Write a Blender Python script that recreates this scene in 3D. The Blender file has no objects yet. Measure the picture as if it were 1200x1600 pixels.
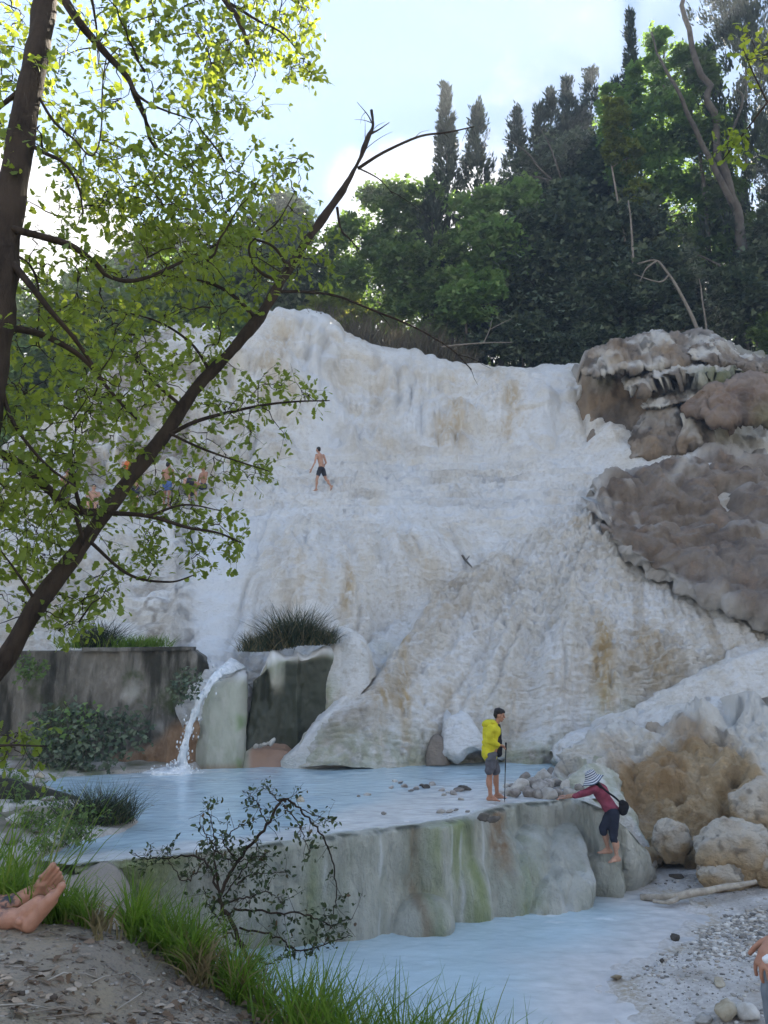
import bpy, math, random
import numpy as np
from mathutils import Vector, Matrix, Euler

# ------------------------------------------------------------------ camera, sky, sun, exposure
SC = bpy.context.scene
COL = SC.collection
rnd = random.Random(11)
rng = np.random.default_rng(11)
R = math.radians

FPX = 1186.0                 # focal length in pixels of the 1200x1600 photograph
TH = R(11.0)                 # camera tilts up
CT, ST = math.cos(TH), math.sin(TH)
CZ = 2.55                    # camera height above the upper pool

cam_d = bpy.data.cameras.new('camera')
cam = bpy.data.objects.new('camera', cam_d)
COL.objects.link(cam)
cam.location = (0, 0, CZ)
cam.rotation_euler = (R(90) + TH, 0, 0)
cam_d.sensor_fit = 'VERTICAL'
cam_d.sensor_height = 36.0
cam_d.lens = 36.0 * FPX / 1600.0
cam_d.clip_start = 0.05
cam_d.clip_end = 3000
SC.camera = cam

SUN_EL, SUN_AZ = 38.0, 20.0   # degrees; azimuth to the right of straight ahead
SKY_STRENGTH = 0.15
SUN_STRENGTH = 4.2
EXPOSURE = 3.1

world = bpy.data.worlds.new('World')
SC.world = world
world.use_nodes = True
wn, wl = world.node_tree.nodes, world.node_tree.links
wn.clear()
w_out = wn.new('ShaderNodeOutputWorld')
w_bg = wn.new('ShaderNodeBackground')
w_bg.inputs['Strength'].default_value = SKY_STRENGTH
w_sky = wn.new('ShaderNodeTexSky')
w_sky.sky_type = 'NISHITA'
w_sky.sun_disc = False
w_sky.sun_elevation = R(SUN_EL)
w_sky.sun_rotation = R(SUN_AZ)
w_sky.altitude = 400
w_sky.air_density = 1.5
w_sky.dust_density = 0.1
w_sky.ozone_density = 3.0
# highlight roll-off of the whole sky, the way the photograph's exposure compresses it
w_dot = wn.new('ShaderNodeVectorMath'); w_dot.operation = 'DOT_PRODUCT'
w_dot.inputs[1].default_value = (0.25, 0.55, 0.20)
w_add = wn.new('ShaderNodeMath'); w_add.operation = 'MULTIPLY_ADD'
w_add.inputs[1].default_value = 1 / 0.62; w_add.inputs[2].default_value = 1.0
w_div = wn.new('ShaderNodeMath'); w_div.operation = 'DIVIDE'; w_div.inputs[0].default_value = 1.0
w_scl = wn.new('ShaderNodeVectorMath'); w_scl.operation = 'SCALE'
wl.new(w_sky.outputs[0], w_dot.inputs[0]); wl.new(w_dot.outputs['Value'], w_add.inputs[0])
wl.new(w_add.outputs[0], w_div.inputs[1]); wl.new(w_sky.outputs[0], w_scl.inputs[0]); wl.new(w_div.outputs[0], w_scl.inputs['Scale'])
# cumulus low in the sky all round
w_tc = wn.new('ShaderNodeTexCoord')
w_map = wn.new('ShaderNodeMapping'); w_map.inputs['Scale'].default_value = (2.2, 2.2, 3.6)
w_map.inputs['Location'].default_value = (3.1, 0.4, 1.7)
w_nz = wn.new('ShaderNodeTexNoise'); w_nz.inputs['Scale'].default_value = 1.0; w_nz.inputs['Detail'].default_value = 7; w_nz.inputs['Roughness'].default_value = 0.52
w_sep = wn.new('ShaderNodeSeparateXYZ')
w_elev = wn.new('ShaderNodeMapRange'); w_elev.inputs[1].default_value = 0.72; w_elev.inputs[2].default_value = 0.42
w_elev.inputs[3].default_value = -0.16; w_elev.inputs[4].default_value = 0.09
w_sum = wn.new('ShaderNodeMath'); w_sum.operation = 'ADD'
w_rmp = wn.new('ShaderNodeMapRange'); w_rmp.interpolation_type = 'SMOOTHSTEP'
w_rmp.inputs[1].default_value = 0.505; w_rmp.inputs[2].default_value = 0.60
w_mix = wn.new('ShaderNodeMix'); w_mix.data_type = 'RGBA'
w_mix.inputs[7].default_value = (1.0, .975, .99, 1)
wl.new(w_tc.outputs['Generated'], w_map.inputs['Vector']); wl.new(w_map.outputs[0], w_nz.inputs['Vector'])
wl.new(w_tc.outputs['Generated'], w_sep.inputs[0]); wl.new(w_sep.outputs['Z'], w_elev.inputs[0])
wl.new(w_nz.outputs['Fac'], w_sum.inputs[0]); wl.new(w_elev.outputs[0], w_sum.inputs[1]); wl.new(w_sum.outputs[0], w_rmp.inputs[0])
wl.new(w_rmp.outputs[0], w_mix.inputs[0]); wl.new(w_scl.outputs[0], w_mix.inputs[6])
wl.new(w_mix.outputs[2], w_bg.inputs['Color']); wl.new(w_bg.outputs[0], w_out.inputs['Surface'])

sun_d = bpy.data.lights.new('sun', 'SUN')
sun = bpy.data.objects.new('sun', sun_d)
COL.objects.link(sun)
sun_d.energy = SUN_STRENGTH
sun_d.angle = R(0.5)
sun_d.color = (1.0, 0.90, 0.74)
_to_sun = Vector((math.sin(R(SUN_AZ)) * math.cos(R(SUN_EL)), math.cos(R(SUN_AZ)) * math.cos(R(SUN_EL)), math.sin(R(SUN_EL))))
sun.rotation_euler = (-_to_sun).to_track_quat('-Z', 'Y').to_euler()

SC.view_settings.view_transform = 'Standard'
SC.view_settings.look = 'None'
SC.view_settings.gamma = 1.0
SC.view_settings.use_curve_mapping = False
SC.view_settings.exposure = EXPOSURE
SC.render.engine = 'CYCLES'
SC.cycles.use_denoising = True
SC.cycles.max_bounces = 6
SC.cycles.diffuse_bounces = 4
SC.cycles.glossy_bounces = 2
SC.cycles.transmission_bounces = 3
SC.cycles.transparent_max_bounces = 4
SC.cycles.sample_clamp_indirect = 6.0

# ------------------------------------------------------------------ helpers
def P(u, v, D):
    """World point seen at photo pixel (u, v) at distance D (metres along +Y)."""
    u, v, D = np.broadcast_arrays(np.asarray(u, float), np.asarray(v, float), np.asarray(D, float))
    a, b = (u - 600.0) / FPX, (800.0 - v) / FPX
    s = D / (CT - b * ST)
    return np.stack([a * s, D, CZ + (ST + b * CT) * s], -1)

def Pz(u, v, Z):
    """World point seen at photo pixel (u, v) on the level Z."""
    u, v, Z = np.broadcast_arrays(np.asarray(u, float), np.asarray(v, float), np.asarray(Z, float))
    b = (800.0 - v) / FPX
    return P(u, v, (Z - CZ) / (ST + b * CT) * (CT - b * ST))

def noise(p, scale=1.0, seed=0, off=None):
    """Smooth value noise in -1..1 at points p (N,3), scale a number or a triple."""
    q = np.asarray(p, float) * np.asarray(scale, float) + (seed * 17.31 + 100.0)
    i = np.floor(q).astype(np.int64); f = q - i
    f = f * f * f * (f * (f * 6 - 15) + 10)
    def h(a, b, c):
        n = (a * 374761393 + b * 668265263 + c * 1274126177 + seed * 974711) & 0xFFFFFFFF
        n = ((n ^ (n >> 13)) * 1274126177) & 0xFFFFFFFF
        n = ((n ^ (n >> 16)) * 2246822519) & 0xFFFFFFFF
        return ((n ^ (n >> 15)) & 0xFFFFFF) / float(0xFFFFFF) * 2 - 1
    x, y, z = i[..., 0], i[..., 1], i[..., 2]
    fx, fy, fz = f[..., 0], f[..., 1], f[..., 2]
    L = lambda a, b, t: a + (b - a) * t
    c00 = L(h(x, y, z), h(x + 1, y, z), fx); c10 = L(h(x, y + 1, z), h(x + 1, y + 1, z), fx)
    c01 = L(h(x, y, z + 1), h(x + 1, y, z + 1), fx); c11 = L(h(x, y + 1, z + 1), h(x + 1, y + 1, z + 1), fx)
    return L(L(c00, c10, fy), L(c01, c11, fy), fz)

def fbm(p, scale=1.0, octaves=4, seed=0, gain=0.5):
    t, a, n, s = 0.0, 1.0, 0.0, np.asarray(scale, float)
    for k in range(octaves):
        t = t + a * noise(p, s * (2.03 ** k), seed + k * 7); n += a; a *= gain
    return t / n

def sstep(a, b, x):
    t = np.clip((np.asarray(x, float) - a) / (b - a), 0, 1)
    return t * t * (3 - 2 * t)

class TPS:
    """Smooth surface through scattered (u, v) -> D samples."""
    def __init__(s, pts, lam=0.02):
        a = np.array(pts, float); s.x = a[:, :2] / 100.0; n = len(a)
        K = s._k(((s.x[:, None] - s.x[None]) ** 2).sum(-1)) + lam * np.eye(n)
        Q = np.c_[np.ones(n), s.x]
        A = np.block([[K, Q], [Q.T, np.zeros((3, 3))]])
        s.w = np.linalg.solve(A, np.r_[a[:, 2], 0, 0, 0])
    @staticmethod
    def _k(r2): return 0.5 * r2 * np.log(r2 + 1e-9)
    def __call__(s, u, v):
        u, v = np.broadcast_arrays(np.asarray(u, float), np.asarray(v, float))
        x = np.stack([u.ravel(), v.ravel()], -1) / 100.0
        out = s.w[-3] + x @ s.w[-2:]
        for k in range(len(s.x)):
            out += s.w[k] * s._k(((x - s.x[k]) ** 2).sum(-1))
        return out.reshape(u.shape)

def curve(pts):
    a = np.array(pts, float)
    def f(x):
        # smooth (monotone-ish) interpolation: linear then softened
        xs = np.asarray(x, float)
        return (np.interp(xs - 4, a[:, 0], a[:, 1]) + 2 * np.interp(xs, a[:, 0], a[:, 1]) + np.interp(xs + 4, a[:, 0], a[:, 1])) / 4
    return f

def link(o, parent=None):
    COL.objects.link(o)
    if parent is not None: o.parent = parent
    return o

def new_mesh(name, V, faces, smooth=True, attrs=None):
    V = np.asarray(V, np.float32).reshape(-1, 3)
    me = bpy.data.meshes.new(name)
    faces = [np.asarray(f, np.int32) for f in faces if len(f)]
    loops = np.concatenate([f.ravel() for f in faces])
    tot = np.concatenate([np.full(len(f), f.shape[1], np.int32) for f in faces])
    start = np.r_[0, np.cumsum(tot)[:-1]].astype(np.int32)
    me.vertices.add(len(V)); me.vertices.foreach_set('co', V.ravel())
    me.loops.add(len(loops)); me.loops.foreach_set('vertex_index', loops)
    me.polygons.add(len(tot)); me.polygons.foreach_set('loop_start', start); me.polygons.foreach_set('loop_total', tot)
    me.update(calc_edges=True)
    if smooth: me.polygons.foreach_set('use_smooth', np.ones(len(tot), bool))
    for k, a in (attrs or {}).items():
        at = me.attributes.new(k, 'FLOAT', 'POINT'); at.data.foreach_set('value', np.asarray(a, np.float32).ravel())
    return me

def mk(name, V, faces, mat, parent=None, smooth=True, attrs=None, origin=None):
    V = np.asarray(V, float).reshape(-1, 3)
    if origin is not None: V = V - np.asarray(origin, float)
    me = new_mesh(name, V, faces, smooth, attrs)
    if mat: me.materials.append(mat)
    o = bpy.data.objects.new(name, me); link(o, parent)
    if origin is not None: o.location = origin
    return o

class Geo:
    """Collects shapes into ONE mesh."""
    def __init__(s): s.V = []; s.F = {}; s.n = 0; s.A = {}
    def add(s, V, *faces):
        V = np.asarray(V, float).reshape(-1, 3)
        s.V.append(V)
        for f in faces:
            f = np.asarray(f, np.int64)
            if len(f): s.F.setdefault(f.shape[1], []).append(f + s.n)
        s.n += len(V)
        return s
    def obj(s, name, mat, parent=None, smooth=True, origin=None):
        return mk(name, np.concatenate(s.V), [np.concatenate(f) for f in s.F.values()], mat, parent, smooth, None, origin)

def grid_faces(nr, nc):
    i = np.arange(nr * nc).reshape(nr, nc)
    return np.stack([i[:-1, :-1], i[:-1, 1:], i[1:, 1:], i[1:, :-1]], -1).reshape(-1, 4)

def grid_normals(G):
    du = np.gradient(G, axis=1); dv = np.gradient(G, axis=0)
    n = np.cross(du, dv); n /= np.linalg.norm(n, axis=-1, keepdims=True) + 1e-9
    return n

def tube(pts, rad, n=8, caps=True):
    pts = np.asarray(pts, float); rad = np.broadcast_to(np.asarray(rad, float), (len(pts),))
    t = np.gradient(pts, axis=0); t /= np.linalg.norm(t, axis=1, keepdims=True) + 1e-9
    ref = np.array([0.31, 0.77, 0.12]) if abs(t[0, 1]) < 0.8 else np.array([0.9, 0.1, 0.2])
    V = []
    a = np.linspace(0, 2 * np.pi, n, endpoint=False)
    x = np.cross(t[0], ref); x /= np.linalg.norm(x)
    for k in range(len(pts)):
        x = x - t[k] * (x @ t[k]); x /= np.linalg.norm(x) + 1e-9
        y = np.cross(t[k], x)
        V.append(pts[k] + rad[k] * (np.cos(a)[:, None] * x + np.sin(a)[:, None] * y))
    V = np.concatenate(V); m = len(pts)
    i = np.arange(m * n).reshape(m, n); j = np.roll(i, -1, 1)
    q = np.stack([i[:-1], j[:-1], j[1:], i[1:]], -1).reshape(-1, 4)
    if not caps: return V, q
    V = np.r_[V, pts[:1], pts[-1:]]
    tr = np.r_[np.stack([j[0], i[0], np.full(n, m * n)], -1), np.stack([i[-1], j[-1], np.full(n, m * n + 1)], -1)]
    return V, q, tr

def spline(pts, n):
    """Catmull-Rom through pts (k, d) with n samples."""
    p = np.asarray(pts, float); k = len(p)
    p = np.r_[2 * p[:1] - p[1:2], p, 2 * p[-1:] - p[-2:-1]]
    t = np.linspace(0, k - 1 - 1e-6, n); i = t.astype(int); f = (t - i)[:, None]
    a, b, c, d = p[i], p[i + 1], p[i + 2], p[i + 3]
    return 0.5 * (2 * b + (c - a) * f + (2 * a - 5 * b + 4 * c - d) * f ** 2 + (3 * b - a - 3 * c + d) * f ** 3)

def ico(sub):
    key = ('ico', sub)
    if key not in ico.c:
        import bmesh
        bm = bmesh.new(); bmesh.ops.create_icosphere(bm, subdivisions=sub, radius=1.0)
        bm.verts.ensure_lookup_table()
        ico.c[key] = (np.array([v.co[:] for v in bm.verts]), np.array([[v.index for v in f.verts] for f in bm.faces]))
        bm.free()
    return ico.c[key]
ico.c = {}

def tag(o, label=None, cat=None, group=None, kind=None):
    if label: o['label'] = label
    if cat: o['category'] = cat
    if group: o['group'] = group
    if kind: o['kind'] = kind
    return o

def thing(name, loc, label, cat, group=None, rz=0.0):
    o = bpy.data.objects.new(name, None); link(o)
    o.location = Vector([float(c) for c in loc]); o.rotation_euler = (0, 0, rz); o.empty_display_size = 0.1
    return tag(o, label, cat, group)

def keep(o, parent):
    """Parent o (built in world space) under a thing without moving it."""
    o.parent = parent
    o.matrix_parent_inverse = Matrix.LocRotScale(parent.location, parent.rotation_euler, None).inverted()
    return o

# ------------------------------------------------------------------ materials
def nd(nt, t, **kw):
    n = nt.nodes.new(t)
    for k, v in kw.items(): setattr(n, k, v)
    return n

class M:
    """Small node-building wrapper round a Principled material."""
    def __init__(s, name, rough=0.8, spec=0.3):
        s.m = bpy.data.materials.new(name); s.m.use_nodes = True
        s.nt = s.m.node_tree; s.L = s.nt.links
        s.b = s.nt.nodes['Principled BSDF']; s.out = s.nt.nodes['Material Output']
        s.b.inputs['Roughness'].default_value = rough
        s.b.inputs['Specular IOR Level'].default_value = spec
        s.tc = nd(s.nt, 'ShaderNodeTexCoord'); s.geo = nd(s.nt, 'ShaderNodeNewGeometry')
        s.bump_in = None
    def noise(s, scale, detail=5, rough=0.55, stretch=None, w=0.0, dist=0.0, obj=False):
        n = nd(s.nt, 'ShaderNodeTexNoise'); n.inputs['Scale'].default_value = scale
        n.inputs['Detail'].default_value = detail; n.inputs['Roughness'].default_value = rough; n.inputs['Distortion'].default_value = dist
        mp = nd(s.nt, 'ShaderNodeMapping'); mp.inputs['Location'].default_value = (w, w * 1.7, w * 0.6)
        if stretch: mp.inputs['Scale'].default_value = stretch
        s.L.new(s.tc.outputs['Object'] if obj else s.geo.outputs['Position'], mp.inputs[0]); s.L.new(mp.outputs[0], n.inputs['Vector'])
        return n.outputs['Fac']
    def voro(s, scale, feature='F1', stretch=None):
        n = nd(s.nt, 'ShaderNodeTexVoronoi', feature=feature); n.inputs['Scale'].default_value = scale
        mp = nd(s.nt, 'ShaderNodeMapping')
        if stretch: mp.inputs['Scale'].default_value = stretch
        s.L.new(s.geo.outputs['Position'], mp.inputs[0]); s.L.new(mp.outputs[0], n.inputs['Vector'])
        return n.outputs['Distance']
    def attr(s, name):
        n = nd(s.nt, 'ShaderNodeAttribute'); n.attribute_name = name; return n.outputs['Fac']
    def island(s): return s.geo.outputs['Random Per Island']
    def objrand(s):
        n = nd(s.nt, 'ShaderNodeObjectInfo'); return n.outputs['Random']
    def rng(s, x, a, b, c=0.0, d=1.0, smooth=True):
        n = nd(s.nt, 'ShaderNodeMapRange'); n.interpolation_type = 'SMOOTHSTEP' if smooth else 'LINEAR'
        for k, val in enumerate((a, b, c, d)): n.inputs[1 + k].default_value = val
        s.L.new(x, n.inputs[0]); return n.outputs[0]
    def math(s, op, a, b=None):
        n = nd(s.nt, 'ShaderNodeMath', operation=op)
        for k, x in enumerate((a, b)):
            if x is None: continue
            if isinstance(x, (int, float)): n.inputs[k].default_value = x
            else: s.L.new(x, n.inputs[k])
        return n.outputs[0]
    def mix(s, f, a, b, mode='MIX'):
        n = nd(s.nt, 'ShaderNodeMix', data_type='RGBA', blend_type=mode)
        for k, x in ((0, f), (6, a), (7, b)):
            if isinstance(x, (int, float)): n.inputs[k].default_value = x
            elif isinstance(x, tuple): n.inputs[k].default_value = (*x, 1)
            else: s.L.new(x, n.inputs[k])
        return n.outputs[2]
    def ramp(s, x, stops):
        n = nd(s.nt, 'ShaderNodeValToRGB'); e = n.color_ramp.elements
        while len(e) < len(stops): e.new(0.5)
        for k, (p, c) in enumerate(stops): e[k].position = p; e[k].color = (*c, 1)
        s.L.new(x, n.inputs[0]); return n.outputs[0]
    def color(s, c):
        if isinstance(c, tuple): s.b.inputs['Base Color'].default_value = (*c, 1)
        else: s.L.new(c, s.b.inputs['Base Color'])
        return s
    def rough(s, x): s.L.new(x, s.b.inputs['Roughness']); return s
    def bump(s, h, strength=0.5, dist=0.02):
        n = nd(s.nt, 'ShaderNodeBump'); n.inputs['Strength'].default_value = strength; n.inputs['Distance'].default_value = dist
        s.L.new(h, n.inputs['Height'])
        if s.bump_in is not None: s.L.new(s.bump_in, n.inputs['Normal'])
        s.bump_in = n.outputs[0]; s.L.new(s.bump_in, s.b.inputs['Normal']); return s

def leaf_mat(name, stops, trans=0.35, tcol=None, rough=0.55, spec=0.25):
    """Leaves: each leaf its own tint, light passing through."""
    m = M(name, rough, spec)
    c = m.ramp(m.island(), stops)
    m.color(c)
    t = nd(m.nt, 'ShaderNodeBsdfTranslucent')
    if tcol: t.inputs['Color'].default_value = (*tcol, 1)
    else: m.L.new(m.mix(0.5, c, (0.45, 0.5, 0.05), 'ADD'), t.inputs['Color'])
    mx = nd(m.nt, 'ShaderNodeMixShader'); mx.inputs[0].default_value = trans
    m.L.new(m.b.outputs[0], mx.inputs[1]); m.L.new(t.outputs[0], mx.inputs[2]); m.L.new(mx.outputs[0], m.out.inputs['Surface'])
    return m.m

def plain(name, col, rough=0.7, var=0.0, scale=20, bump=0.0, bdist=0.003, spec=0.3, obj=False):
    m = M(name, rough, spec)
    if var > 0:
        n = m.noise(scale, 5, obj=obj)
        lo, hi = tuple(c * (1 - var) for c in col), tuple(min(1, c * (1 + var)) for c in col)
        m.color(m.mix(m.rng(n, 0.3, 0.7), lo, hi))
        if bump: m.bump(n, bump, bdist)
    else: m.color(col)
    return m.m
# ------------------------------------------------------------------ the white travertine hill
def travertine_mat():
    m = M('travertine', 0.75, 0.25)
    n1 = m.noise(0.75, 6, 0.62, (1, 1, .42)); n2 = m.noise(6.0, 6, 0.65); n3 = m.noise(2.2, 5, 0.6, (1, 1, 0.18), 3.0); n4 = m.noise(24.0, 4, 0.7, (1, 1, 1.5), 8.0); n5 = m.noise(.4, 4, .6, w=13.0)
    base = m.mix(m.rng(n1, 0.40, 0.66), (0.87, 0.865, 0.85), (0.80, 0.765, 0.70))
    base = m.mix(m.math('MULTIPLY', m.rng(n2, 0.46, 0.72), 0.55), base, (0.56, 0.51, 0.44))
    base = m.mix(m.math('MULTIPLY', m.rng(n3, 0.55, 0.75), 0.40), base, (0.64, 0.53, 0.36))
    base = m.mix(m.math('MULTIPLY', m.rng(n4, 0.58, 0.70), m.rng(n5, .40, .65, .0, .45)), base, (0.34, 0.29, 0.23))
    st = m.math('MULTIPLY', m.attr('stain'), m.rng(m.noise(5.0, 5, 0.6, (1, 1, 0.25), 5.0), 0.25, 0.6))
    base = m.mix(st, base, (0.60, 0.46, 0.27))
    base = m.mix(m.math('MULTIPLY', m.attr('grey'), m.rng(n2, .25, .6, .45, .95)), base, (0.36, 0.315, 0.265))
    base = m.mix(m.math('MULTIPLY', m.attr('green'), m.rng(m.noise(3.0, 5), 0.3, 0.6)), base, (0.40, 0.44, 0.27))
    base = m.mix(m.attr('wet'), base, (0.82, 0.84, 0.86))
    m.color(base)
    m.rough(m.rng(m.attr('wet'), 0, 1, 0.78, 0.38))
    m.bump(m.noise(8.0, 7, 0.7, (1, 1, 1.7)), .8, 0.22)
    m.bump(m.noise(30.0, 5, 0.65, (1, 1, 1.5)), 0.6, 0.04)
    return m.m
TRAV = travertine_mat()

hill_ctrl = [
 # water line and the foot of the slope
 (300,1210,19.6),(380,1215,20.5),(450,1205,20.4),(520,1205,19.9),(600,1200,19.7),(700,1195,20.0),(800,1195,20.2),(880,1195,20.4),(1000,1190,20.6),(1200,1190,20.8),
 (450,1100,21.0),(530,1080,20.7),(600,1090,20.9),(700,1100,20.7),(800,1100,20.9),(900,1100,21.0),(1000,1090,21.0),(1200,1090,21.2),
 # chute
 (335,880,23.8),(335,940,22.4),(335,1000,20.9),(352,1045,19.7),(300,950,22.3),(260,1000,21.2),(250,900,23.6),(200,950,22.2),(100,950,22.4),(0,950,23),(-120,950,24),
 (430,1000,21.8),(420,930,23.3),(420,850,25.3),(500,1000,22.0),(500,920,23.6),(600,1000,22.6),(580,930,24.0),(600,860,25.6),
 (700,1000,22.6),(680,930,24.4),(720,870,25.6),(800,1000,22.3),(800,900,25.0),(900,1000,22.2),(900,900,24.6),(1000,950,23.2),(1000,1000,22.2),(1100,1000,22.1),(1200,1000,22.2),
 (1000,850,25.4),(1100,940,23.2),(1200,930,23.4),(1200,850,25.8),(1100,850,26.0),(1300,1000,22.6),(1300,850,26),
 # terraces
 (350,790,28.3),(450,790,28.6),(600,790,28.6),(720,790,28.4),(850,800,27.6),(850,750,30.2),(930,780,28.2),(1000,740,29.2),(1100,720,30.2),(1200,740,30.0),(1300,740,30.5),
 (370,730,31.2),(500,768,29.9),(500,720,32.4),(640,710,33.0),(760,712,33.2),(870,715,32.2),(900,690,32.6),(1000,690,32.0),(1200,690,32.2),
 # cliff
 (400,650,33.4),(480,640,34.0),(560,640,34.4),(640,640,34.2),(740,640,34.0),(850,640,33.2),(900,640,33.4),
 (400,560,34.6),(470,560,35.0),(560,580,35.3),(640,590,35.2),(740,610,34.8),(850,600,34.4),(900,590,34.8),(1000,600,34.8),(1200,600,35),
 (430,495,36.2),(480,490,36.4),(520,505,36.3),(580,545,36.3),(650,552,36.2),(720,567,35.9),(850,575,35.6),(910,572,35.8),(1000,560,36.4),(1200,560,37),
 # left part behind the tree
 (330,690,32.0),(300,740,30.4),(250,780,29.0),(200,800,28.0),(100,800,27.6),(0,800,28),(-120,800,29),
 (330,600,33.6),(250,600,33.4),(200,700,31.8),(150,640,33.0),(100,700,32.2),(0,720,32.0),(-120,720,33),
 (330,520,35.2),(280,512,35.4),(200,560,35.2),(100,620,34.8),(0,700,33.4),(200,860,25.6),(100,870,25.0),(0,870,25.4),(-120,870,26),
]
hillD = TPS(hill_ctrl, 0.004)
hill_top = curve([(-160,740),(0,700),(60,660),(110,610),(150,570),(200,545),(240,515),(290,507),(330,514),(365,530),(385,520),(405,499),(430,487),(480,486),(505,491),(522,503),(540,524),(565,535),(600,543),(650,549),(690,562),(720,567),(800,573),(850,572),(910,570),(960,560),(1330,548)])
hill_bot = curve([(-160,1080),(270,1080),(310,1215),(1330,1215)])

def build_hill():
    us = np.arange(-140, 1310, 2.1); nv = 380
    top, bot = hill_top(us), hill_bot(us)
    s = np.linspace(0, 1, nv)[:, None]
    u = np.broadcast_to(us, (nv, len(us))); v = bot + (top - bot) * s
    D = hillD(u, v)
    e = np.clip((v - top) / 22.0, 0, 1)            # round the skyline over
    D = D + 0.9 * (1 - e) ** 2.5
    G = P(u, v, D)
    N = grid_normals(G); N[N[..., 1] > 0] *= -1
    p = G.reshape(-1, 3)
    sh = u.shape
    n_ = lambda sc, k, o=1: (noise(p, sc, k) if o == 1 else fbm(p, sc, o, k)).reshape(sh)
    base = np.interp(us, [-140, 350, 420, 500, 640, 760, 870, 910, 1300], [820, 790, 735, 705, 700, 708, 713, 712, 712]) + 10 * n_((0.5, .5, 0), 3)
    wc = sstep(18, -22, v - base)                     # cliff
    wt = (1 - wc) * sstep(860, 780, v + 26 * n_(0.4, 5)) * sstep(1010, 820, u)   # stepped terraces
    ws = np.clip(1 - wc - wt, 0, 1)
    warp = p + 0.40 * np.stack([noise(p, (.7, .7, .14), 21), noise(p, (.7, .7, .14), 22), 0 * p[:, 0]], -1)
    f_ = lambda sc, k: noise(warp, sc, k).reshape(sh)
    ridged = lambda a: 1 - 2 * np.abs(a)
    bil = lambda a: 2.4 * np.abs(a) - .55
    wide = .5 + .5 * sstep(-.3, .4, n_((.35, .35, .2), 30))
    drape = f_((0.75, 0.75, 0.07), 31) * 0.32 + bil(f_((1.3, 1.3, 0.10), 32)) * 0.30 * wide + bil(f_((3.6, 3.6, 0.18), 33)) * 0.10 * wide + bil(f_((8.5, 8.5, 0.45), 34)) * 0.035 * wide
    lumps = n_((0.55, .55, .6), 35) * 0.34 + bil(n_((1.4, 1.4, 1.1), 41)) * 0.13
    brk = sstep(.25, .55, n_((.6, .6, .9), 42, 2)) * .16
    cl = drape + lumps * sstep(-30, -120, v - base) + n_((2.6, 2.6, 1.0), 36, 3) * 0.045 + brk + .30 * sstep(-110, -15, v - base) + bil(n_((6, 6, 3), 43)) * .02
    z = G[..., 2] + 0.34 * n_((0.45, 0.45, 0), 37, 3) + 0.16 * np.abs(n_((1.1, 1.1, 0), 38)) + .06 * np.abs(n_((2.8, 2.8, 0), 46))
    fr = (z / 0.40) % 1.0
    step = (sstep(0, 0.75, fr) - fr) * 0.85 + 0.14 * np.exp(-((fr - 0.80) / 0.10) ** 2)
    frs = ((z + 0.07 * n_((3, 3, 1), 44)) / 0.115) % 1.0
    small = (sstep(0, 0.7, frs) - frs) * 0.12
    tr = step * (0.6 + 0.5 * n_((0.4, .4, .4), 39)) * .6 + small * .8 + n_(2.4, 40, 3) * 0.09 + bil(n_((3.2, 3.2, 3), 45)) * .05
    uc = np.interp(v, [760, 800, 880, 960, 1060, 1190], [885, 850, 752, 655, 578, 470])      # where the right fan overlaps the left dome
    wr = sstep(-12, 26, u - uc) * sstep(770, 830, v)
    ph_r, ph_l = np.arctan2(u - 985, v - 640), np.arctan2(u - 545, v - 430)
    rr_, rl_ = np.hypot(u - 985, v - 640) / 100, np.hypot(u - 545, v - 430) / 100
    pn = lambda ph, r_, kf, kr, sd: noise(np.stack([ph * kf, r_ * kr, 0 * ph], -1), 1.0, sd)
    ribs = lambda ph, r_, o_: bil(pn(ph + .05 * n_((.8, .8, .5), 200 + o_), r_, 9, .35, 201 + o_)) * .26 + bil(pn(ph + .03 * n_((1.2, 1.2, .8), 202 + o_), r_, 24, .7, 203 + o_)) * .11 + bil(pn(ph, r_, 60, 1.6, 204 + o_)) * .035
    rgh = .35 + .9 * sstep(-.25, .35, n_((.3, .3, .3), 29))
    scal = bil(n_((3.2, 3.2, 8.5), 55)) * .075 + bil(n_((6.5, 6.5, 15), 54)) * .045 + n_((1.7, 1.7, 2.2), 53, 3) * .13
    sl = n_((0.42, 0.42, 0.22), 50) * 0.30 + ribs(ph_r, rr_, 0) * wr * (1 - .6 * sstep(930, 1010, u)) + ribs(ph_l, rl_, 10) * (1 - wr) + scal * (rgh + .35 * wr) + wr * (.22 + .40 * np.exp(-((u - uc - 60) / 60) ** 2) * sstep(850, 1000, v)) + (1 - wr) * (.55 * np.exp(-((u - 560) / 150) ** 2 - ((v - 875) / 70) ** 2) + .35 * np.exp(-((u - 430) / 60) ** 2 - ((v - 900) / 60) ** 2) - .45 * np.exp(-((uc - u - 35) / 40) ** 2) * sstep(880, 950, v))
    steep = sstep(1060, 1150, v) * sstep(440, 520, u)
    sl = sl * (1 - 0.4 * steep) + steep * (bil(f_((0.62, .62, .05), 57)) * 0.42 + bil(f_((2.0, 2.0, 0.12), 56)) * 0.12 + bil(f_((6, 6, .5), 58)) * 0.04)
    # faint gours crossing the slope
    zz = G[..., 2] + 0.16 * n_((1.2, 1.2, 0.4), 61, 2)
    g2 = (zz / 0.17) % 1.0
    sl = sl + (sstep(0, 0.7, g2) - g2) * 0.12 * (0.6 + 0.6 * n_(0.5, 62))
    chute = np.exp(-((u - np.interp(v, [780, 880, 1000, 1060], [395, 340, 332, 352])) / np.interp(v, [780, 880, 1000, 1060], [70, 48, 48, 40])) ** 2) * sstep(770, 860, v)
    disp = wc * cl + wt * tr + ws * sl
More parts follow.
